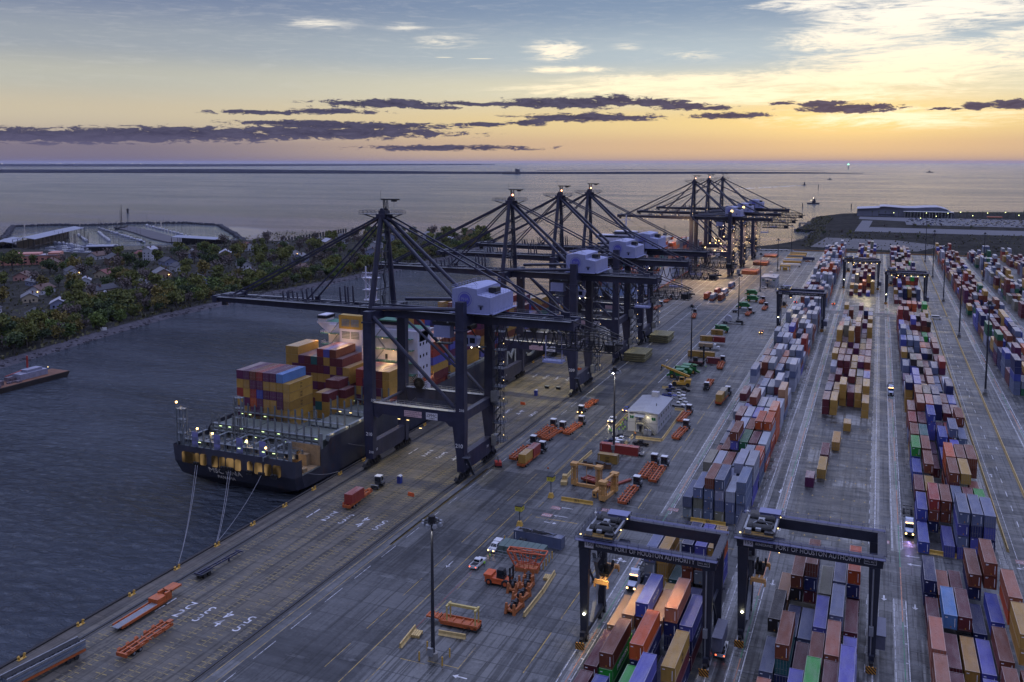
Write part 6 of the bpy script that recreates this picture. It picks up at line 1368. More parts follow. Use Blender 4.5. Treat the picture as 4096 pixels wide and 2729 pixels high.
# concrete barriers (cream) and sign beams
def beam(x0,y0,x1,y1,lab,txt=None,m=None,h=.95,name='concrete_barrier'):
    L=sqrt((x1-x0)**2+(y1-y0)**2); rz=atan2(y1-y0,x1-x0); T=thing(name,lab,'barrier',(x0,y0,0),rz); MB().prof([(-.35,0),(.35,0),(.15,.35),(.13,h),(-.13,h),(-.15,.35)],0,L,'x').build('barrier_block',m or CREAM,T)
    if txt: lettering(txt,TEXTB,(L/2,-.33,h*.6),(radians(70),0,0),1.0,T,'barrier_number')
    return T
for a in ((-80.1,231.2,-70.8,231.2,'long ochre barrier marked 311 in front of the portal frames','311',YELLOW,1.05),(-43.4,230.6,-34.2,230.6,'ochre barrier marked 3A before the western block front','3A',YELLOW,1.0),(14.2,233.0,23.3,232.6,'ochre barrier marked 3C before the block by the central road','3C',YELLOW,1.0)): beam(*a)
for k,a in enumerate(((-66,166.7,-66,177.6,'cream barrier right of the orange lifting gear'),(-66,177.8,-66.6,187.7,'weathered grey barrier continuing behind the cream one'),(-79.4,153.7,-73.6,154.2,'cream barrier in front of the loaded orange trailer'),(-84.1,146.2,-84.8,153.7,'cream barrier left of the foreground mast'),(-84.3,243.3,-84.9,259.6,'ochre barrier along the left edge of the gear area, near part'),(-85.1,260,-84.5,273.9,'ochre barrier along the left edge of the gear area, far part'),(-74.9,294.3,-66,294.6,'ochre barrier across the front of the office yard'),(-65.9,295,-66.2,313,'ochre barrier along the right side of the office, near part'),(-66.3,313.4,-66.4,332,'ochre barrier along the right side of the office, far part'),(-66.4,335,-70,335,'short ochre barrier behind the office corner'),(-76.5,285.4,-76.3,295.8,'ochre barrier between the parked pickups'),(-84.8,301.8,-85,320.6,'ochre barrier by the workers at the left of the office'),(-82,366,-76,366,'ochre barrier in front of the yellow reach stacker'))): beam(*a)
for x,y,s in ((-83.2,151.6,1),(-67.2,184.8,1)):
    T=thing('timber_pallet','stack of pale timber %s'%('by the cream barrier left of the mast' if y<160 else 'beside the grey barrier'),'timber',(x,y,0),.1); b=MB()
    for k in range(4): b.box(-.9+.45*k,-.55+.45*k,-1.1,1.1,.3,.62)
    b.build('plank',CREAM,T); MB().box(-.9,.8,-1,-.8,0,.3).box(-.9,.8,.8,1,0,.3).build('bearer',CREAM,T)
bl=None
for k,(x,y) in enumerate(((-78.5,143.7),(-78.8,147.6),(-73.6,143.8),(-73.6,147),(-69.9,188.9),(-69.9,190.9),(-69.9,193.0),(-69.9,195.1),(-84.0,195.1),(-84,199))):
    lab='yellow steel bollard post guarding the foreground mast' if k<4 else 'yellow steel bollard post beside the storage bins'
    if bl is None: bl=tag(MB().tube((0,0,0),(0,0,1.7),.16,10).ball((0,0,1.7),.16,8,4).build('bollard_post',YELLOW,loc=(x,y,0)),lab,'bollard','yellow guard posts')
    else: tree_copy(bl,loc=(x,y,0),label=lab)
# loaded flat bomb cart with yellow frame in the foreground
T=thing('loaded_trailer','orange trailer carrying a pale yellow portal frame, right of the foreground mast','trailer',(-77.6,157.9,0),radians(2)); MB().box(-3.0,5.2,-1.3,1.3,.6,1.15).box(-6.4,-3,-.9,.9,1.3,1.6).box(-3.4,-2.6,-1.1,1.1,.9,1.6).build('frame',ORANGE,T)
b=MB()
for k in range(5): b.box(-6.2+k*.8,-6.0+k*.8,-1.2,1.2,1.6,1.75)
for k in range(4): b.box(-2.6+k*1.9,-2.3+k*1.9,-1.35,1.35,1.15,1.35)
for s in(-1,1): b.box(-3,5.2,s*1.3-.1,s*1.3+.1,1.15,1.5)
b.build('side_rail',ORANGE,T); b=MB()
for x in (-1.6,4.7): 
    for s in (-.9,.9): b.box(x-.12,x+.12,s-.12,s+.12,1.2,4.4)
    b.box(x-.2,x+.2,-1.1,1.1,4.2,4.6)
b.box(-1.6,4.7,-.25,.25,4.3,4.8); b.build('portal_frame',mat('pale_yellow_paint',(.46,.36,.13),.6,0,.3,.8),T); b=MB()
for x in (3.4,4.8):
    for s in (-1,1): b.wheel((x,s*1.1,.5),.5,.4,'y',12)
b.build('wheel',BLACK,T)
# small items on the wharf
for x,y,lab in ((-129.2,225.6,'blue portable toilet with white roof under the first crane'),(-127.2,334.5,'blue portable toilet on the wharf past the first crane'),(-78.3,364.9,'blue portable toilet at the back of the office yard')):
    T=thing('portable_toilet',lab,'portable toilet',(x,y,0)); MB().box(-.6,.6,-.6,.6,0,2.2).build('cabin',mat('toilet_blue',(.03,.05,.28),.45),T); MB().prof([(-.66,2.2),(.66,2.2),(0,2.55)],-.66,.66).build('roof',WHITE,T); MB().box(-.45,.45,-.63,-.6,.1,2.0).build('door',mat('toilet_door',(.02,.03,.18),.4),T)
for x,y,lab in ((-121.1,217.8,'orange plastic barrier on the wharf, nearest the camera'),(-127.1,319.7,'orange plastic barrier on the wharf past the first crane'),(-124.5,384,'orange plastic barrier on the wharf beyond the second crane')):
    tag(MB().prof([(-.3,0),(.3,0),(.12,1.0),(-.12,1.0)],-1,1).build('plastic_barrier',mat('barrier_orange',(.55,.09,.02),.45),loc=(x,y,0),rz=pi/2-.2),lab,'barrier')
for x,y,lab in ((-127,347.2,'small dark open skip on the wharf, left one'),(-122,347.5,'small dark open skip on the wharf, right one')): T=thing('skip_bin',lab,'skip',(x,y,0)); MB().hexa([(-.7,-.6,0),(.7,-.6,0),(.7,.6,0),(-.7,.6,0)],[(-1,-.8,1),(1,-.8,1),(1,.8,1),(-1,.8,1)]).build('tub',DARK,T); MB().box(-.9,.9,-.7,.7,.98,1.03).build('lid',SHIPG,T)
T=thing('lift_platform','small red boom lift folded at the foot of the first crane stairs','lift',(-107.9,250.5,0),.5); MB().box(-1,1,-1.4,1.4,.5,1.5).build('body',RED,T); MB().bar((0,-1,1.6),(0,1.8,2.3),.35).build('boom',DARK,T); b=MB()
for x in(-.9,.9):
    for y in(-1,1): b.wheel((x,y,.4),.4,.3,'x',10)
b.build('wheel',BLACK,T)
# hatch cover piles
HCM=mat('hatch_cover_olive',(.21,.19,.095),.75,0,.35,.3,.2,.3); HCR=mat('hatch_cover_red',(.30,.10,.05),.7,0,.3,.3)
def hatch_pile(x,y,w,d,n,lab,m=HCM):
    T=thing('hatch_cover_pile',lab,'hatch covers',(x,y,0))
    for k in range(n):
        z=k*1.05; b=MB(); ox=(k%2)*.35-.1
        b.box(ox,w+ox,0,d,z+.55,z+.9).box(ox+.2,w+ox-.2,.2,d-.2,z+.12,z+.55); rr=random.Random(k+int(x))
        for i in range(7): b.box(ox+.6+i*w/7.4,ox+1.0+i*w/7.4,-.12,d+.12,z+.3,z+.62)
        if k==n-1:
            for i in range(7):
                for j in range(6): b.box(ox+.4+i*w/7.2,ox+.9+i*w/7.2+rr.uniform(0,.5),.6+j*d/6.3,1.1+j*d/6.3,z+.9,z+.98)
        b.build('hatch_cover',m,T)
    return T
hatch_pile(-110.9,410,10.4,15.5,4,'pile of four olive ship hatch covers, nearer of the two piles on the apron'); hatch_pile(-110.3,458.4,10.3,15,4,'pile of four olive ship hatch covers, farther of the two piles'); hatch_pile(-106,770,13,20,3,'low pile of reddish hatch covers under the far crane lamps',HCR); hatch_pile(-106,842,13,20,3,'second low pile of reddish hatch covers by the far cranes',HCR); hatch_pile(-106,918,13,20,2,'farthest low pile of reddish hatch covers',HCR)
yardbox(-111,776,'pale','pale container on end of the far hatch cover pile',6.4,0,0)
# trucks and trailers along the apron edge
def apron_trailer(x,y,lab,body,L=12,h=2.6,z=1.2,c2=None):
    T=thing('flatbed_trailer',lab,'trailer',(x,y,0)); MB().box(0,L,-1.2,1.2,z-.25,z).build('deck',DARK,T); b=MB()
    for xx in (1.2,2.6,L-1.4):
        for s in (-1,1): b.wheel((xx,s,.5),.5,.4,'y',10)
    b.build('wheel',BLACK,T)
    if body: MB().box(.2,L-.4,-1.2,1.2,z,z+h).box(.15,L-.35,-1.25,1.25,z+h-.15,z+h+.02).build('load',body,T)
    return T
T=apron_trailer(-83,453.2,'tan dump truck with white cab parked on the apron',mat('tan_tipper',(.34,.24,.14),.6,0,.3,.8),7.4,1.7); c=MB().hexa([(7.6,-1.1,.8),(9.4,-1.1,.8),(9.4,1.1,.8),(7.6,1.1,.8)],[(7.7,-1,2.9),(8.8,-1,2.9),(8.8,1,2.9),(7.7,1,2.9)]).box(9.3,10.6,-.9,.9,.8,1.8).build('cab',WHITE,T); MB().box(8.9,9.2,-.95,.95,1.95,2.7).build('windscreen',GLASS,c)
T=apron_trailer(-83.6,531,'flat trailer carrying a big white cable reel',None,13); MB().wheel((3.6,0,3.0),1.8,2.2,'y',18).wheel((3.6,-1.2,3.0),2.0,.14,'y',18).wheel((3.6,1.2,3.0),2.0,.14,'y',18).build('cable_reel',mat('reel_white',(.42,.42,.48),.6),T); MB().box(8,12,-1,1,1.2,2.2).build('machine',DARK,T)
T=apron_trailer(-84.2,572,'long flat trailer with grey machine blocks in front of the far harvester',None,15); MB().box(6,9.6,-1.1,1.1,1.2,3.2).box(1,4,-1,1,1.2,2).build('machine',GALV,T)
for k,(x,y,lab,m) in enumerate(((-81.6,868,'long ochre flat rack trailer up the apron, first of the far row',YELLOW),(-82,884,'white covered trailer in the far row',WHITE),(-82,900,'long ochre trailer in the middle of the far row',YELLOW),(-82.2,916,'dark trailer in the far row',SHIPG),(-82.2,932,'long ochre trailer last but one in the far row',YELLOW),(-82.4,948,'pale ochre trailer at the end of the far row',CREAM),(-80.6,845,'white tarpaulin load in front of the far row',WHITE))): apron_trailer(x,y,lab,m,17,1.6+.5*(k%2))
T=thing('yellow_gantry_frame','low ochre machine frame on the apron before the far trailers','machine frame',(-78.6,814,0)); b=MB()
for x in (0,8):
    for y in (0,3): b.box(x-.3,x+.3,y-.3,y+.3,0,4)
b.box(-.4,8.4,-.4,.4,3.4,4.2).box(-.4,8.4,2.6,3.4,3.4,4.2).box(2,6,.6,2.4,0,2.4); b.build('frame',YELLOW,T)
T=thing('blue_covered_trailer','dark blue covered trailer near the top of the western block','trailer',(-66,896,0)); MB().box(0,11,-1.2,1.2,1.2,4).build('cover',mat('cover_blue',(.03,.04,.09),.6),T); b=MB()
for xx in (1.4,2.8,9): b.wheel((xx,-1,.5),.5,.4,'y',8).wheel((xx,1,.5),.5,.4,'y',8)
b.build('wheel',BLACK,T)
for k in range(9):
    T=thing('parked_trailer','grey empty trailer in the row along the far end of the wharf','trailer',(-124+k*5.2,982+k*1.1,0),radians(70),'empty trailers at the far end of the wharf'); MB().box(-1.2,1.2,0,11,.9,1.3).build('deck',GALV,T); MB().wheel((-1,2,.5),.5,.4,'x',8).wheel((1,2,.5),.5,.4,'x',8).build('wheel',BLACK,T)
# generators and lights in front of office
gq=None
for k,(x,y) in enumerate(((-79.0,280),(-78.6,282.6),(-78.2,285.2))):
    lab='grey light tower cabinet, %s of three beside the floodlight mast'%nth(k)
    T=thing('light_cabinet',lab,'cabinet',(x,y,0),.1,'grey cabinets by the mast'); MB().box(-1.2,1.2,-.9,.9,.3,1.9).build('cabinet',GALV,T); MB().box(-1.0,1.0,-.7,.7,1.9,2.0).build('lid',WHITE,T)
tag(MB().box(-1.6,1.6,-1,1,.3,1.5).ball((-.8,0,1.7),.8,8,5).ball((.9,.2,1.6),.7,8,5).build('green_tarp_heap',mat('green_tarp',(.03,.07,.035),.8,0,.4,1),loc=(-80.6,278.6,0)),'dark green covered machine beside the grey cabinets','machine')
rr=random.Random(2)
for k,(x,y) in enumerate(((-82.6,262),(-80.6,259.8),(-78.4,262.5),(-77,260.6),(-75.2,261.6))): T=thing('equipment_crate','brown equipment crate, %s in the gear area before the yellow container'%nth(k),'crate',(x,y,0),rr.uniform(-.3,.3)); MB().box(-.9,.9,-.8,.8,0,1.4+.5*(k%2)).build('box',mat('crate_brown',(.14,.07,.035),.7,0,.3,1),T); MB().box(-.95,.95,-.85,.85,1.4+.5*(k%2),1.5+.5*(k%2)).build('lid',DARK,T)
# ---------------------------------------------------------------- offices
WALL=mat('office_siding',(.36,.36,.40),.6,0,.12,.5); ROOFM=mat('office_metal_roof',(.26,.27,.31),.5,.2,.2,.35); WGREEN=mat('green_window',(.02,.10,.05),.2)
def office(x,y,lab,txt):
    """front left corner at the origin, 10.6 wide, 23 deep"""
    T=thing('site_office',lab,'office building',(x,y,0),0)
    w,d,h=10.7,23.0,7.0
    wl=MB().box(0,w,0,d,0,h).build('wall',WALL,T)
    s=MB()
    for k in range(10): s.box(-.03,0,.02+k*2.5,.1+k*2.5,.1,h-.1).box(w,w+.03,.02+k*2.5,.1+k*2.5,.1,h-.1)
    for k in range(5): s.box(.4+k*2.45,.5+k*2.45,-.03,0,.1,h-.1)
    s.box(0,w,-.04,0,3.3,3.5).box(w,w+.04,0,d,3.3,3.5).build('wall_batten',mat('batten',(.25,.25,.28),.6),wl)
    r=MB().prof([(-.5,h),(w+.5,h),(w+.5,h+.15),(w/2,h+.75),(-.5,h+.15)],-.5,d+.5).build('roof',ROOFM,T)
    MB().box(3.6,6.2,d-2.6,d-.4,h+.5,h+2.4).build('roof_vent_box',WALL,r); MB().tube((8.2,9,h+.4),(8.2,9,h+1.4),.12,6).build('vent_pipe',DARK,r)
    for x0,z0 in ((.7,4.6),(8.6,4.6)):
        f=MB().box(x0-.08,x0+1.5,-.07,-.02,z0-.08,z0+1.2).build('window',WHITE,T); MB().box(x0,x0+.68,-.1,-.06,z0,z0+1.12).box(x0+.74,x0+1.42,-.1,-.06,z0,z0+1.12).build('pane',WGREEN,f)
    for k in range(6):
        for z0 in (1.3,4.6):
            f=MB().box(w+.02,w+.07,1.6+k*3.7-.08,1.6+k*3.7+1.1,z0-.08,z0+1.2).build('window',WHITE,T); MB().box(w+.06,w+.1,1.6+k*3.7,1.6+k*3.7+1.02,z0,z0+1.12).build('pane',WGREEN,f)
    st=MB(); st.box(3.2,6.2,-2.2,-.05,3.4,3.6)
    for xx in (3.3,6.1): st.box(xx-.08,xx+.08,-2.2,-2.04,0,6.2)
    for k in range(12): st.box(6.2+k*.34,6.56+k*.34,-2.1,-.9,3.3-k*.29,3.4-k*.29)
    st.bar((6.2,-2.1,3.4),(10.4,-2.1,.1),.1,.3).bar((6.2,-.9,3.4),(10.4,-.9,.1),.1,.3).rail((3.2,-2.15,3.6),(6.2,-2.15,3.6),1.1,3,.07).bar((6.2,-2.1,4.5),(10.4,-2.1,1.1),.08).bar((6.2,-.9,4.5),(10.4,-.9,1.1),.08)
    for k in range(5): st.bar((6.2+k*1.05,-2.1,3.4-k*.82),(6.2+k*1.05,-2.1,4.5-k*.85),.07)
    for xx in (6.3,10.3): st.box(xx-.08,xx+.08,-2.2,-2.04,0,3.3 if xx<7 else .4)
    st=st.build('outside_stair',mat('galv_cream',(.30,.28,.22),.6),T)
    MB().hexa([(2.9,-2.6,6.0),(6.4,-2.6,6.0),(6.4,-.05,6.4),(2.9,-.05,6.4)],[(2.9,-2.6,6.1),(6.4,-2.6,6.1),(6.4,-.05,6.52),(2.9,-.05,6.52)]).build('canopy',ROOFM,st)
    MB().box(4.1,5.0,-.08,-.02,3.6,5.7).build('door',mat('door_blue',(.06,.08,.22),.4),T); MB().box(4.2,5.0,-.08,-.02,.05,2.1).build('door',DARK,T)
    MB().ball((7.2,-.2,5.6),.16,8,5).build('wall_lamp',L_SOFT,T)
    if txt: lettering(txt,TEXTB,(1.45,-.08,6.45),SOUTH,1.05,T,'wall_number')
    a=MB()
    for xx in (6.6,8.0): a.box(xx,xx+1.2,-3.6,-2.5,.1,2.0)
    a.build('air_conditioner',mat('ac_grey',(.20,.21,.25),.5),T)
    return T
office(-79.9,302.4,'white two storey site office marked B3 with outside stair','B3'); office(-81.2,699,'far white two storey site office on the apron beside harvesters',None)
# ---------------------------------------------------------------- floodlight masts
MASTM=mat('mast_dark_steel',(.035,.037,.05),.45,.3,.3,1); mp=[None,None]
def mast(x,y,h,lab,k=0,small=False):
    if mp[k] is None:
        T=thing('floodlight_mast',lab,'light mast',(x,y,0),0,'high floodlight masts')
        MB().tube((0,0,0),(0,0,1.4),.95,12,.95).build('concrete_base',CONC,T); MB().tube((0,0,1.4),(0,0,h),.42,10,.2).build('mast_pole',MASTM,T)
        hd=MB().tube((0,0,h-.4),(0,0,h+.9),.75,12,.7).ball((0,0,h+.9),.7,10,5,.5)
        for a in range(8):
            c,s=cos(a*pi/4),sin(a*pi/4); hd.bar((0,0,h-.1),(1.6*c,1.6*s,h-.1),.14)
        for a in range(16): hd.bar((1.5*cos(a*pi/8),1.5*sin(a*pi/8),h-.1),(1.5*cos((a+1)*pi/8),1.5*sin((a+1)*pi/8),h-.1),.12)
        hd=hd.build('lamp_ring',DARK,T); fl=MB()
        for a in range(8):
            c,s=cos(a*pi/4),sin(a*pi/4); fl.taper(1.75*c,1.75*s,h-.7,h-.1,.85,.8,.55,.5)
        fl.build('floodlight',GALV,hd)
        MB().box(-.55,.55,-1.35,-.85,1.2,2.8).build('control_box',GALV,T)
        mp[k]=T; return T
    return tree_copy(mp[k],loc=(x,y,0),label=lab)
for k,(x,y) in enumerate(((-76.3,145.2),(-77.8,277.0),(-79.3,414.5),(-75.6,541),(-78.6,671),(-79.9,805),(-84,984))): mast(x,y,27.6,'tall dark floodlight mast, %s along the apron from the camera'%nth(k),0)
for k,(x,y) in enumerate(((43.2,405),(43.2,536.7),(43.3,671.5),(43.5,811),(43,934),(79.5,800))): mast(x,y,38.0,'very tall dark floodlight mast, %s along the central road'%nth(k),1)
# ---------------------------------------------------------------- people
def person_mesh(pose):
    V=[(0,0,.95),(0,0,1.15),(0,0,1.38),(0,.0,1.5),(0,.02,1.58),(0,.03,1.70)]; R=[.15,.15,.16,.07,.085,.09]; E=[(0,1),(1,2),(2,3),(3,4),(4,5)]
    for s in (-1,1):
        a=len(V); ph=.10*s if pose else .03*s
        V+=[(s*.09,0,.88),(s*.10,ph,.48),(s*.11,ph*.6-.02,.08),(s*.11,ph*.6+.10,.04)]; R+=[.10,.07,.05,.045]; E+=[(0,a),(a,a+1),(a+1,a+2),(a+2,a+3)]
        a=len(V); f=.16 if (pose and s>0) else 0
        V+=[(s*.2,0,1.40),(s*.25,.02-f*.2,1.13),(s*.24,.08+f,.90+f*.9),(s*.235,.1+f*1.2,.82+f)]; R+=[.065,.05,.04,.035]; E+=[(2,a),(a,a+1),(a+1,a+2),(a+2,a+3)]
    me=bpy.data.meshes.new('person_body'); me.from_pydata(V,E,[]); o=bpy.data.objects.new('tmp',me); C.objects.link(o)
    o.modifiers.new('s','SKIN'); 
    for i,v in enumerate(me.skin_vertices[0].data): v.radius=(R[i],R[i]*.85)
    me.skin_vertices[0].data[0].use_root=True
    o.modifiers.new('u','SUBSURF').levels=1
    dg=bpy.context.evaluated_depsgraph_get(); m2=bpy.data.meshes.new_from_object(o.evaluated_get(dg)); bpy.data.objects.remove(o); m2.name='person_body'
    m2.materials.clear(); m2.materials.append(mat('work_trousers',(.03,.035,.09),.8,0,.2,4)); m2.materials.append(mat('skin_tone',(.30,.17,.11),.6,0,.1,4)); m2.materials.append(mat('work_shirt',(.10,.11,.14),.8,0,.2,4))
    for p in m2.polygons: p.material_index=1 if p.center.z>1.5 or (abs(p.center.x)>.2 and p.center.z<.95 and p.center.z>.75) else (2 if p.center.z>1.0 or abs(p.center.x)>.2 else 0)
    return m2
PM=[person_mesh(0),person_mesh(1)]
vest=MB().taper(0,0,.98,1.46,.40,.30,.46,.28); HIVIS=mat('hi_vis_green',(.30,.62,.05),.6,0,.1,3); HIOR=mat('hi_vis_orange',(.62,.22,.03),.6,0,.1,3)
vme=vest.mesh('vest',HIVIS); vme2=vest.mesh('vest',HIOR); hats=[MB().ball((0,.03,1.71),.13,8,5,.8).mesh('hard_hat',m) for m in (WHITE,mat('hat_blue',(.04,.09,.4),.4),mat('hat_yellow',(.6,.45,.05),.4))]
for k,(x,y) in enumerate(((-85,297.4),(-84.2,296.2),(-82.9,303.8),(-83.9,310.8),(-84.1,313.4),(-80.9,299.7),(-82.3,299.1),(-80.9,302.6),(-76,297.2),(-83.2,307.4),(-82.4,305.2),(-82.9,311.9),(-83.3,297.5),(-75.6,296.6),(-83.5,188.6),(-83.1,184.6),(-71.2,408.6))):
    T=bpy.data.objects.new('person',PM[k%2]); C.objects.link(T); T.location=(x,y,.0); T.rotation_euler=(0,0,k*1.7); where='in the office crew' if k<14 else ('standing by the white pickups' if k<16 else 'by the red top loader')
    tag(T,'person in %s vest, %s hard hat, %s, %s'%('orange' if k%5==3 else 'bright green',('white','blue','yellow')[k%3],where,('feet apart','arm raised')[k%2]),'person','dock workers')
    v=bpy.data.objects.new('vest',vme2 if k%5==3 else vme); C.objects.link(v); v.parent=T; h=bpy.data.objects.new('hard_hat',hats[k%3]); C.objects.link(h); h.parent=T
# ---------------------------------------------------------------- cruise terminal and car park
T=thing('cruise_terminal','long low terminal building with waved roof beyond the car park','terminal building',(0,0,0)); TW=mat('terminal_grey',(.17,.18,.25),.6,0,.12,.05)
pr=[(-35,0),(119,0),(119,6),(108,13.5),(95,17),(76,16.6),(59,15.2),(40,15),(30,15.4),(18,16.6),(8,17),(2.4,16.4),(2,14.4),(-35,12.2)]
MB().prof(pr,1690,1760).build('wall',TW,T); MB().prof([(-36,12.2),(2,14.4),(2.4,16.4),(8,17),(18,16.6),(30,15.4),(40,15),(59,15.2),(76,16.6),(95,17),(108,13.5),(120,5.6),(120,6.4),(108,14.3),(95,17.8),(76,17.3),(59,15.9),(40,15.7),(18,17.3),(8,17.7),(1.6,17.1),(1.6,15.1),(-36,12.9)],1686,1763).build('roof',mat('terminal_roof',(.24,.25,.34),.5,0,.1,.05),T)
b=MB()
for k in range(16): b.box(42+k*4.8,42.5+k*4.8,1676,1676.5,0,9.5)
b.box(40,118,1675,1690,9.5,10.2); b.build('colonnade',WHITE,T)
DW=mat('dim_window',(.05,.06,.09),.15)
for k in range(9): MB().box(44+k*8,50+k*8,1689.8,1690.2,1,8.5).build('window',DW,T)
for k in range(4): MB().box(-35.3,-34.9,1692+k*5,1695+k*5,2,9).build('window',DW,T)
MB().box(0,26,1689.7,1690.1,1.5,4).build('window',DW,T)
rr=random.Random(31); proto={}
CC=('white','silver','grey','black','navy','silver','white','blue')
for r_ in range(9):
    y=1488+r_*20
    for k in range(26):
        if rr.random()<.32 or y>1655: continue
        x=44+k*7.4+rr.uniform(-.6,.6)+(rr.random()<.3)*4
        if r_<2 and x<60: continue
        c=rr.choice(CC)
        if c not in proto: proto[c]=car(x,y,pi/2,c,'parked %s car in the lot before the cruise terminal'%c,'car'); proto[c]['group']='cars parked before the cruise terminal'
        else: tree_copy(proto[c],loc=(x,y,0),rz=pi/2*rr.choice((1,-1))+rr.uniform(-.05,.05))
        # the lot's cars are seen at two pixels each
def lot_lamp(x,y,first_=[None]):
    if first_[0] is None:
        T=thing('lot_lamp','slim lit lamp post standing in the cruise terminal car park','street lamp',(x,y,0),0,'lamp posts of the car park'); MB().tube((0,0,0),(0,0,9),.14,6).build('post',MASTM,T); MB().ball((0,0,9.2),.55,8,5).build('lamp',emit('lot_glow',(.95,1,.4),5),T); first_[0]=T
    else: tree_copy(first_[0],loc=(x,y,0))
for x,y in ((24,1640),(75,1655),(85,1560),(108,1660),(130,1700),(170,1690),(200,1720),(60,1500),(140,1600),(210,1640)): lot_lamp(x,y)
T=thing('orange_marquee','orange flat topped shelter at the far right of the car park','shelter',(168,1668,0)); MB().box(0,22,0,12,3,4.4).build('roof',mat('marquee_orange',(.35,.08,.03),.6),T); b=MB()
for x in (.5,21.5):
    for y in (.5,11.5): b.box(x-.2,x+.2,y-.2,y+.2,0,3)
b.build('post',GALV,T)
T=thing('jetty_dolphin','square dark jetty block off the point','jetty',(-103,1422,-4)); MB().box(-9,9,-2,2,5,7).build('deck',CONC,T); MB().box(-9,-6,-2,2,-2,5).box(5,8,-2,2,-2,5).build('pile',CONC,T)
# ---------------------------------------------------------------- trees
def leaf_mat(name,c0,c1):
    m=bpy.data.materials.new(name); g=G(nodes(m)); oi=g.n('ShaderNodeObjectInfo'); geo=g.n('ShaderNodeNewGeometry')
    n=g.noise(geo.outputs['Position'],.35,3,.6); f=g.m('ADD',g.m('MULTIPLY',geo.outputs['Random Per Island'],.45),g.m('ADD',g.m('MULTIPLY',n,.35),g.m('MULTIPLY',oi.outputs['Random'],.35)))
    g.bsdf(g.mix(g.mr(f,.2,.95,0,1),rgb(c0),rgb(c1)),.75,spec=.2); return m
LEAF=[leaf_mat('leaf_olive',(.055,.075,.025),(.19,.19,.05)),leaf_mat('leaf_dark',(.026,.044,.022),(.09,.12,.045)),leaf_mat('leaf_yellowish',(.085,.075,.025),(.21,.165,.045)),leaf_mat('twig_grey',(.075,.062,.06),(.15,.12,.115)),leaf_mat('leaf_bright',(.05,.078,.024),(.14,.185,.045))]
BARK=mat('bark',(.05,.04,.035),.9,0,.3,1)
def tree_proto(k,h,w,n,lm,seed,flat=1.0,low=.12):
    r=random.Random(seed); b=MB(); cl=[]
    for i in range(9):
        a=r.uniform(0,2*pi); q=r.uniform(0,.62)*w; cl.append((q*cos(a),q*sin(a),h*(low+.2+r.random()*(.62-low)),w*r.uniform(.32,.55)))
    for i in range(n):
        c=r.choice(cl); d=Vector((r.gauss(0,1),r.gauss(0,1),r.gauss(0,1))).normalized()*c[3]*(r.random()**.35)
        p=Vector(c[:3])+Vector((d.x,d.y,d.z*.75*flat)); s=r.uniform(.35,.8)*(.8 if k==3 else 1); u=Vector((r.gauss(0,1),r.gauss(0,1),r.gauss(0,.7))).normalized(); v=u.orthogonal().normalized()
        v.rotate(Matrix.Rotation(r.uniform(0,6.28),3,u)) ; u2=u.cross(v)
        b.add([p-v*s,p+u2*s*.6,p+v*s,p-u2*s*.6],[(0,1,2,3)])
    t=MB().tube((0,0,-.5),(r.uniform(-.3,.3),.1,h*.45),.28*w/4,6,.16*w/4)
    for c in cl[:6]: t.tube((0,0,h*.3),(c[0]*.8,c[1]*.8,c[2]),.1*w/4,5,.04)
    return b.mesh('crown',lm),t.mesh('trunk',BARK)
TP=[tree_proto(0,8.5,4.6,520,LEAF[0],1),tree_proto(1,9.5,5.0,560,LEAF[1],2),tree_proto(2,8,4.4,480,LEAF[2],3),tree_proto(3,9,4.4,330,LEAF[3],4),tree_proto(0,7,4.2,460,LEAF[4],5),tree_proto(0,11,5.6,650,LEAF[0],6,1,.2)]
TN=['olive green bushy tree','dark dense tree','yellowing bushy tree','bare grey twiggy tree','bright green young tree','tall olive broadleaf tree']
ntree=[0]
def tree(x,y,k,s,lab,grp,z=-1.4,rz=0):
    T=thing(('bushy_tree','dense_tree','yellowing_tree','bare_tree','young_tree','broadleaf_tree')[k],lab,'tree',(x,y,z),rz,grp); T.scale=(s,s,s)
    for nm,me in zip(('crown','trunk'),TP[k]):
        o=bpy.data.objects.new(nm,me); C.objects.link(o); o.parent=T
    ntree[0]+=1
rr=random.Random(17)
HOUSES=[]
def shore_x(y):
    for (x0,y0),(x1,y1) in zip(PEN[3:17],PEN[4:18]):
        if y0<=y<=y1: return x0+(x1-x0)*(y-y0)/max(.1,y1-y0)
    return -430
y=297.0
while y<1010:
    sx=shore_x(y); dep=38 if y<520 else (30 if y<720 else 22)
    step=5.0 if y<560 else 8.5
    for q in range(4 if y<620 else 3):
        x=sx-10-dep*(q+rr.random())/4
        s=rr.uniform(.9,1.5)*(1.3 if q>1 else 1.0); k=rr.choices((0,1,2,3,4,5),(30,20,16,16,16,8))[0]
        tree(x,y+rr.uniform(-3,3),k,s,'%s in the thicket along the far channel shore'%TN[k],'%ss in the shore thicket'%TN[k],rz=rr.uniform(0,6))
    y+=step*1.45
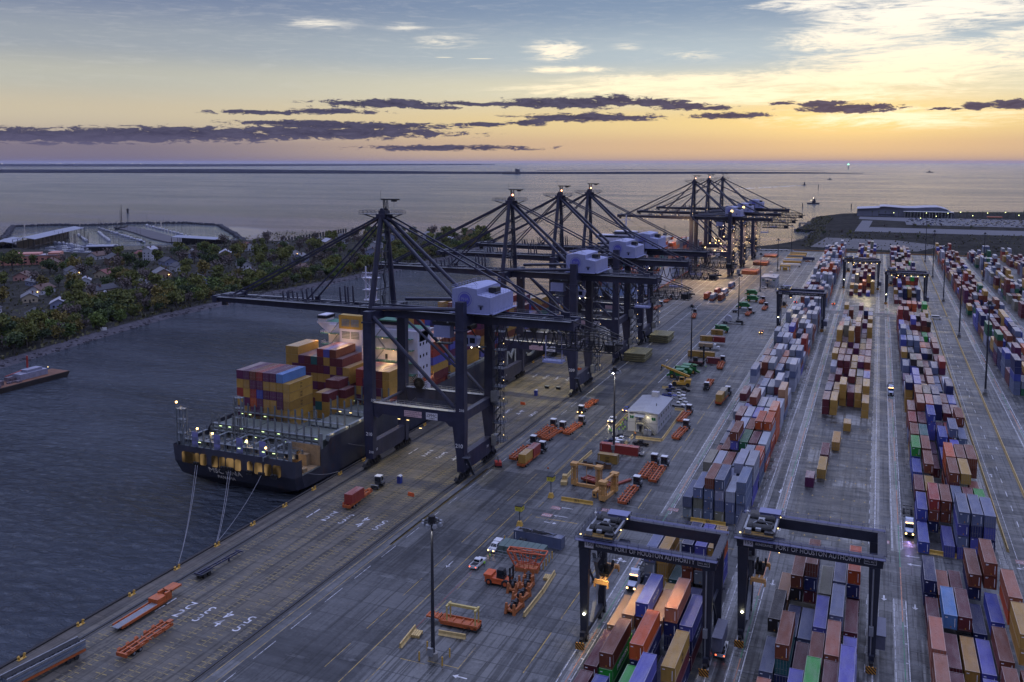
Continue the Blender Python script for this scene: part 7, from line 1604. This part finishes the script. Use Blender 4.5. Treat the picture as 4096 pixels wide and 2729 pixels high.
# houses of the neighbourhood
RC_=dict(grey=(.13,.13,.15),dark=(.04,.04,.055),brown=(.10,.055,.045),red=(.16,.05,.045),pale=(.30,.30,.36)); WC_=dict(white=(.42,.42,.48),cream=(.36,.30,.22),blue=(.20,.22,.34),tan=(.28,.19,.13),pink=(.42,.22,.20),brown=(.10,.055,.04))
def house(x,y,rz,w,d,h,rc,wc,lab,lit=False,st=1):
    T=thing('neighbourhood_house',lab,'house',(x,y,-1.4),rz,'houses across the channel'); rm=mat('roof_'+rc,RC_[rc],.8,0,.25,.3); wm=mat('siding_'+wc,WC_[wc],.7,0,.12,.4)
    MB().prof([(-w/2,0),(w/2,0),(w/2,h),(0,h+w*.27),(-w/2,h)],-d/2,d/2).build('wall',wm,T)
    r=MB()
    for s in (-1,1): r.hexa([(s*(w/2+.6),-d/2-.6,h-.25),(s*(w/2+.6),d/2+.6,h-.25),(0,d/2+.6,h+w*.27+.05),(0,-d/2-.6,h+w*.27+.05)][::s],[(s*(w/2+.6),-d/2-.6,h+.05),(s*(w/2+.6),d/2+.6,h+.05),(0,d/2+.6,h+w*.27+.35),(0,-d/2-.6,h+w*.27+.35)][::s])
    r=r.build('roof',rm,T); MB().box(w*.15,w*.15+.9,-d*.2,-d*.2+.9,h,h+w*.27+1.2).build('chimney',mat('chimney_brick',(.12,.06,.05),.8),r)
    for s in (-1,1):
        b=MB()
        for k in range(3):
            for f in range(st): b.box(s*w/2-.06,s*w/2+.06,-d/2+1.2+k*(d-2.4)/2.6,-d/2+2.6+k*(d-2.4)/2.6,1.0+f*2.8,2.2+f*2.8)
        b.build('window',GLASS,T)
    b=MB()
    for k in (-.28,.22):
        for f in range(st): b.box(k*w-.6,k*w+.6,-d/2-.08,-d/2+.05,1.0+f*2.8,2.3+f*2.8)
    b.build('window',GLASS,T); MB().box(-.45,.45,-d/2-.1,-d/2,0,2.1).build('door',BLACK,T)
    if lit: MB().ball((w*.3,-d/2-.4,2.4),.3,6,4).build('porch_lamp',L_WARM,T)
    HOUSES.append((x,y,max(w,d)*.62))
hl_=[(-670,634,.5,14,22,6,'dark','brown',2),(-681,596,.2,12,18,6,'dark','white',2),(-664,673,-.3,9,12,11,'pale','white',3),(-642,709,.4,11,18,5,'grey','blue',1),(-612,721,.2,11,15,5,'pale','tan',1),(-577,618,.6,11,16,4,'dark','white',1),(-578,517,.3,8,10,4,'pale','white',1),(-489,446,-.4,13,24,3.6,'brown','tan',1),(-497,466,.9,9,14,3.5,'pale','white',1),(-474,387,.5,11,16,4,'dark','blue',1),(-503,428,.3,10,12,3.6,'pale','blue',1),(-495,613,.2,10,14,4,'grey','white',1),(-525,524,.7,9,12,3.5,'grey','white',1),(-528,487,-.5,10,20,3.5,'dark','cream',1),(-701,590,.2,14,14,5,'brown','tan',1),(-560,580,.4,13,20,3.6,'grey','tan',1),(-600,560,-.3,12,19,3.6,'red','cream',1),(-640,560,.5,12,18,3.6,'dark','white',1),(-650,520,.1,11,16,3.6,'brown','pink',1),(-610,500,.8,11,17,3.6,'grey','blue',1),(-570,470,-.2,11,18,3.6,'brown','white',1),(-545,440,.4,10,15,3.6,'grey','cream',1),(-520,390,.2,11,17,3.6,'dark','white',1),(-555,400,-.6,10,14,3.6,'pale','blue',1),(-590,430,.3,12,18,3.6,'red','tan',1),(-540,660,.3,12,18,4,'dark','white',1),(-520,720,-.2,12,16,4.5,'grey','blue',1),(-560,760,.4,13,16,5,'dark','white',1),(-600,800,.1,11,14,8,'dark','tan',2),(-575,850,.5,12,14,7,'pale','cream',2),(-520,860,-.3,12,16,5,'grey','white',1),(-490,800,.2,11,15,4.5,'dark','blue',1),(-545,930,.6,11,13,8,'dark','blue',2),(-510,970,.2,12,14,8,'grey','white',2),(-480,1030,-.2,13,15,8,'dark','tan',2),(-590,900,.3,12,14,8,'dark','white',2),(-460,930,.4,12,14,6,'pale','white',2),(-640,790,.5,10,13,6,'red','white',2),(-690,740,.2,11,13,5,'dark','cream',1),(-720,660,-.4,12,16,4,'brown','white',1),(-620,650,.6,12,17,3.6,'dark','blue',1),(-690,690,.9,10,15,4,'red','cream',1),(-500,560,.5,11,17,3.6,'dark','blue',1),(-465,545,.2,10,14,3.6,'grey','white',1),(-470,650,-.5,11,15,4,'brown','cream',1)]
for k,(x,y,rz,w,d,h,rc,wc,st) in enumerate(hl_):
    z='nearest the channel' if x>-500 else ('near the marina' if x<-640 else 'in the middle of the neighbourhood')
    house(x,y,rz+.5,w,d,h,rc,wc,'%s house, %s roof, %s, %s in its lane'%(wc,rc,z,nth(k%16)),k in (0,3,7,11,15,17,20,23,27,31,36),st)
T=thing('pink_condominium','long pink stucco building with stepped roof before the marina','apartment building',(-742,606,-1.4),radians(38)); PK=mat('pink_stucco',(.46,.20,.16),.7,0,.12,.2)
MB().box(-34,22,-9,9,0,8.5).box(-20,6,-7,9,8.5,10.5).box(14,24,-9,9,0,11).build('wall',PK,T); MB().box(-34.5,22.5,-9.5,-9,8.5,9.2).box(-34,22,-8.6,8.6,8.5,8.7).build('parapet',mat('pale_roof',(.34,.30,.36),.7),T); b=MB()
for k in range(11):
    for f in (1.6,4.6): b.box(-31+k*4.9,-28.8+k*4.9,-9.1,-8.95,f,f+1.6)
b.build('window',GLASS,T); MB().ball((-10,-10,7),.5,6,4).ball((-30,-10,7),.45,6,4).build('wall_lamp',L_SOFT,T)
def shed(x0,y0,x1,y1,w,h,lab):
    L=sqrt((x1-x0)**2+(y1-y0)**2); T=thing('boat_shed',lab,'boat shed',(x0,y0,-1.4),atan2(y1-y0,x1-x0)); MB().prof([(-w/2,h),(0,h+w*.09),(w/2,h),(w/2,h+.5),(0,h+w*.09+.5),(-w/2,h+.5)],0,L,'x').build('roof',mat('shed_roof',(.20,.21,.28),.5,.1,.15,.05),T)
    n=int(L/14)
    for k in range(n+1):
        for y in (-w/2+.5,0,w/2-.5): MB().box(k*L/n-.25,k*L/n+.25,y-.25,y+.25,-2.5,h).build('post',MASTM,T)
    MB().box(0,L,w*.3,w*.32,-2.5,h*.75).build('back_wall',MASTM,T); return T
shed(-892,716,-985,868,24,9,'huge open sided boat shed with grey roof at the left of the marina'); shed(-790,846,-716,838,20,5.5,'open boat shed with pale roof at the right of the marina'); shed(-905,700,-950,750,20,5.5,'lower boat shed roof beside the huge one'); shed(-800,720,-775,735,14,4.5,'small pale roofed shed on the marina edge')
sheet('marina_pier_ground',[(-1068,1012),(-1058,1034),(-960,977),(-865,915),(-795,880),(-770,858),(-805,846),(-860,876),(-960,944)],-2.6,mat('pier_gravel',(.07,.065,.08),.9,0,.4,.05),thick=3)
sp=None; rr=random.Random(41)
MAR=[]
for k in range(17): t=k/16; MAR.append((-1068+t*238-7,1000-t*152-9,.9))
for k in range(13): t=k/12; MAR.append((-1050+t*200+6,1046-t*128+8,.9+pi))
for k in range(12): MAR.append((-880+k*5+rr.uniform(-2,2),742+(k%4)*13,2.2))
for k in range(10): MAR.append((-845+k*6,712+(k%3)*12,2.2))
for k in range(6): MAR.append((-930+k*10,790-k*3,1.0))
for k in range(14): t=k/13; MAR.append((-1010+t*120,960-t*95-30,.9))
for k in range(10): t=k/9; MAR.append((-995+t*80,905-t*60-22,.9+pi))
b=MB()
for q in range(9): t=q/8; x,y=-1062+t*220,992-t*140; b.box(-.8,.8,-16,16,-3.2,-2.7,.9-pi/2,(x-6,y-12,0))
for q in range(5): b.box(-.8,.8,-20,20,-3.2,-2.7,.5,(-865+q*18,728+q*3,0))
tag(b.build('marina_dock',MASTM),'dark floating docks branching from the marina pier','dock')
for k,(x,y,rz) in enumerate(MAR):
    lab='white hulled moored sailing boat in the marina'
    if sp is None:
        sp=thing('sailing_boat',lab,'boat',(x,y,-4),rz,'boats moored in the marina'); MB().prism([(-1.7,-6),(1.7,-6),(1.9,0),(0,7),(-1.9,0)],-.2,1.5).build('hull',mat('boat_hull',(.26,.27,.36),.4),sp); MB().box(-1.1,1.1,-3,2,1.5,2.4).build('cabin',WHITE,sp); MB().tube((0,1,1.5),(0,1,14),.13,6).bar((0,1,3),(0,-4.5,2.8),.2).build('mast',MASTM,sp)
    else: c=tree_copy(sp,loc=(x,y,-4),rz=rz+rr.uniform(-.1,.1)); s=rr.uniform(.8,1.25); c.scale=(s,s,s*rr.uniform(.8,1.2))
for k,(x,y,h) in enumerate(((-1062,1022,34),(-1050,1010,27),(-1040,998,27))): T=thing('tall_ship_mast','tall mast rising at the end of the marina pier, %s of three'%nth(k),'mast',(x,y,-3)); MB().tube((0,0,0),(0,0,h),.5,6,.25).bar((-3,0,h*.6),(3,0,h*.6),.25).build('mast_pole',MASTM,T); MB().prism([(-2.5,-9),(2.5,-9),(2.5,6),(0,11),(-2.5,6)],-1,2).build('hull',MASTM,T)
b=MB()
for k in range(24): t=k/23; b.box(-679-t*19-.8,-679-t*19+.8,905+t*170-.8,905+t*170+.8,-5,1.2)
tag(b.build('broken_jetty',MASTM),'line of bare piles of a jetty running out into the bay','jetty')
# a sign and small lit things on the bank
T=thing('bank_sign','white sign board on the rocky bank','sign',(-411,379,-2.5),.9); MB().box(-1.6,1.6,-.05,.05,1,2.8).build('board',WHITE,T); MB().box(-1.4,-1.2,-.1,.1,0,1).box(1.2,1.4,-.1,.1,0,1).build('post',GALV,T)
# palms and loose trees among the houses
def palm(x,y,h,lab,z=-1.4,first_=[None],s=1):
    if first_[0] is None:
        T=thing('palm_tree',lab,'palm tree',(x,y,z),0,'palm trees'); MB().tube((0,0,0),(.2,0,h),.3,6,.2).build('trunk',BARK,T); b=MB(); r=random.Random(3)
        for k in range(26):
            a=r.uniform(0,6.28); e=r.uniform(-.5,1.0); L=r.uniform(2,2.8); p0=Vector((.2,0,h)); p1=p0+Vector((cos(a)*cos(e),sin(a)*cos(e),sin(e)))*L*.55; p2=p1+Vector((cos(a)*.8,sin(a)*.8,-.7))*L*.5; w=Vector((-sin(a),cos(a),0))*.28
            b.quad(p0-w*.4,p0+w*.4,p1+w,p1-w); b.add([p1-w,p1+w,p2],[(0,1,2)])
        b.build('crown',LEAF[1],T); first_[0]=T; return T
    return tree_copy(first_[0],loc=(x,y,z),label=lab)
for k,(x,y) in enumerate(((-733,588),(-722,592),(-745,584),(-735,735),(-728,738),(-700,700),(-655,640))): palm(x,y,9,'tall palm before the pink building' if k<3 else 'palm standing on the marina side of the houses')
for k in range(30): palm(128+k*5.2+(k%3)*1.3,1700+(k%4)*9,8,'small palm in the row right of the cruise terminal',-.2)
for k in range(12): palm(-10+k*10.5,1672,8,'small palm along the front of the cruise terminal',-.2)
rr=random.Random(23); tries=0; cnt=0
while cnt<290 and tries<9000:
    tries+=1; y=rr.uniform(330,1060); x=shore_x(y)-rr.uniform(40,330)
    if x<-760 or (x<-690 and y>690) or (y>880 and x<-640): continue
    if any((x-a)**2+(y-b_)**2<(c_+2)**2 for a,b_,c_ in HOUSES): continue
    k=rr.choices((0,1,2,3,4,5),(22,24,10,34,8,14))[0]
    tree(x,y,k,rr.uniform(.9,1.9),'%s standing among the houses across the channel'%TN[k],'%ss among the houses'%TN[k],rz=rr.uniform(0,6)); cnt+=1
for k in range(34): 
    x,y=-40+rr.uniform(-60,140),rr.uniform(1190,1320) if k<14 else rr.uniform(1405,1475); 
    if k>=14: x=rr.uniform(0,420)
    tree(x,y,rr.choice((0,1,3)),rr.uniform(.35,.7),'low tree in the field between the yard and the cruise terminal','low trees of the field',-.2,rr.uniform(0,6))
for k in range(16): tree(rr.uniform(240,420),rr.uniform(1760,1880),1,rr.uniform(.7,1.3),'dark tree on the point at the far right','dark trees on the right point',-.2)
b=MB(); rr=random.Random(77)
for k in range(9000):                                                  # undergrowth between the trees and along the bank
    if k<6400: y=rr.uniform(297,1040); x=shore_x(y)-6-rr.random()**1.6*330
    else:
        i=rr.randrange(len(NORTH)-11); y=rr.uniform(1050,1640); x=rr.uniform(-100,-70)
        if k>7600: x,y=rr.uniform(-70,500),rr.uniform(1010,1310)
        if not(-1<x) and y<1320 and x<-84+abs(1265-y)*.02: continue
    if x<-760 and y>690: continue
    z=-1.4 if k<6400 else -.2; s=rr.uniform(.5,1.6); p=Vector((x,y,z+rr.uniform(0,1.5))); u=Vector((rr.gauss(0,1),rr.gauss(0,1),rr.gauss(0,.6))).normalized(); v=u.orthogonal().normalized(); u2=u.cross(v)
    b.add([p-v*s,p+u2*s*.7,p+v*s,p-u2*s*.7],[(0,1,2,3)])
tag(b.build('undergrowth',leaf_mat('undergrowth_leaf',(.035,.045,.018),(.12,.105,.05))),kind='stuff')
# ---------------------------------------------------------------- lamps that the photograph shows lit
WCOL=(1,.88,.52)
for x,y,p in ((-129,246,20000),(-129,352,34000),(-129,410,18000),(-129,462,16000)): lamp('crane_floodlight',(x,y,45),p*CRK,WCOL,'SPOT',1.5,(x,y-3,0),95,.8)
for x,y,p in ((-129,350,9000),(-96,322,9000)): lamp('crane_floodlight',(x,y,40),p*CRK,WCOL,'SPOT',1.5,(x,y,0),60,.9)
for y in (700,758,827,905): lamp('far_crane_floodlight',(-118,y,43),120000*CRK,(1,.66,.32),'SPOT',2,(-112,y-6,0),130,.7)
lamp('far_cargo_lamp',(-150,720,46),22000*CRK,(1,.62,.32),'SPOT',2,(-175,760,20),110)
for x,y,z,p in ((-159.2,213.6,7.4,260),(-173,211.6,11.2,160),(-186.2,211.6,12,160),(-192.6,212.2,12.6,120),(-199,211.6,20.4,120),(-162,216,5.5,160),(-170,282,26,220),(-164,282,16,260),(-191,282,24,160),(-158,299,13,500)): lamp('ship_deck_lamp',(x,y,z),p*SHK,(1,.7,.34),'POINT',.3)
for x,y,z,p in ((-182,277,30,1500),(-166,281.5,24,1400),(-194,279,29.5,1200),(-160,299.2,30,2600),(-175,300,34,1800)): lamp('ship_cargo_lamp',(x,y,z),p*SHK*.6,(1,.6,.28),'POINT',.6)
for k in range(7): lamp('ship_side_lamp',(-151.8-2.2,228+k*8,11.6),70*SHK,(1,.75,.4),'POINT',.25)
for x,y in ((-76.3,145.2),(-77.8,277),(-79.3,414.5),(-75.6,541),(-78.6,671)): lamp('mast_lamp',(x,y-1.0,26.4),1500,(1,.95,.85),'SPOT',.2,(x,y,22.5),70,.5)
lamp('mast_floodlight',(-77.8,279.4,27),15000*CRK,(1,.93,.72),'SPOT',.5,(-92,312,0),80,.8)
lamp('mast_floodlight',(-77.8,274.6,27),6000*CRK,(1,.9,.66),'SPOT',.5,(-72,292,0),80,.8)
for x,y,z,tx,ty,p in ((-46,160,19.6,-43,163,5200),(-36,160,19.6,-37,166,3600),(-13,713,19.4,-13,700,9000),(-6,713,19.4,-6,690,6000),(14,643,19.4,14,634,7000),(22,643,19.4,22,634,6000),(-41,523,19.4,-40,519,3500)): lamp('gantry_floodlight',(x,y,z),p*CRK,(1,.8,.42),'SPOT',.4,(tx,ty,0),88,.8)
lamp('office_wall_lamp',(-72.7,301.4,5.4),70,(1,.85,.5)); lamp('headlight_pool',(-88.2,307.6,1.0),300,(1,.85,.55),'SPOT',.1,(-88.2,302,0),70)
for x,y in ((-102,315.6),): lamp('headlight_pool',(x,y-.6,1.0),240,(1,.85,.55),'SPOT',.1,(x,y-6,0),70)
flush_containers()
if HAZE:
    m=bpy.data.materials.new('thin_haze'); nt=nodes(m); v=nt.nodes.new('ShaderNodeVolumePrincipled'); v.inputs['Color'].default_value=(.72,.74,1,1); v.inputs['Density'].default_value=HAZE; v.inputs['Anisotropy'].default_value=.3
    o=nt.nodes.new('ShaderNodeOutputMaterial'); nt.links.new(v.outputs[0],o.inputs['Volume'])
    tag(MB().box(-61000,61000,-750,61000,-12,130).build('haze',m),kind='stuff')
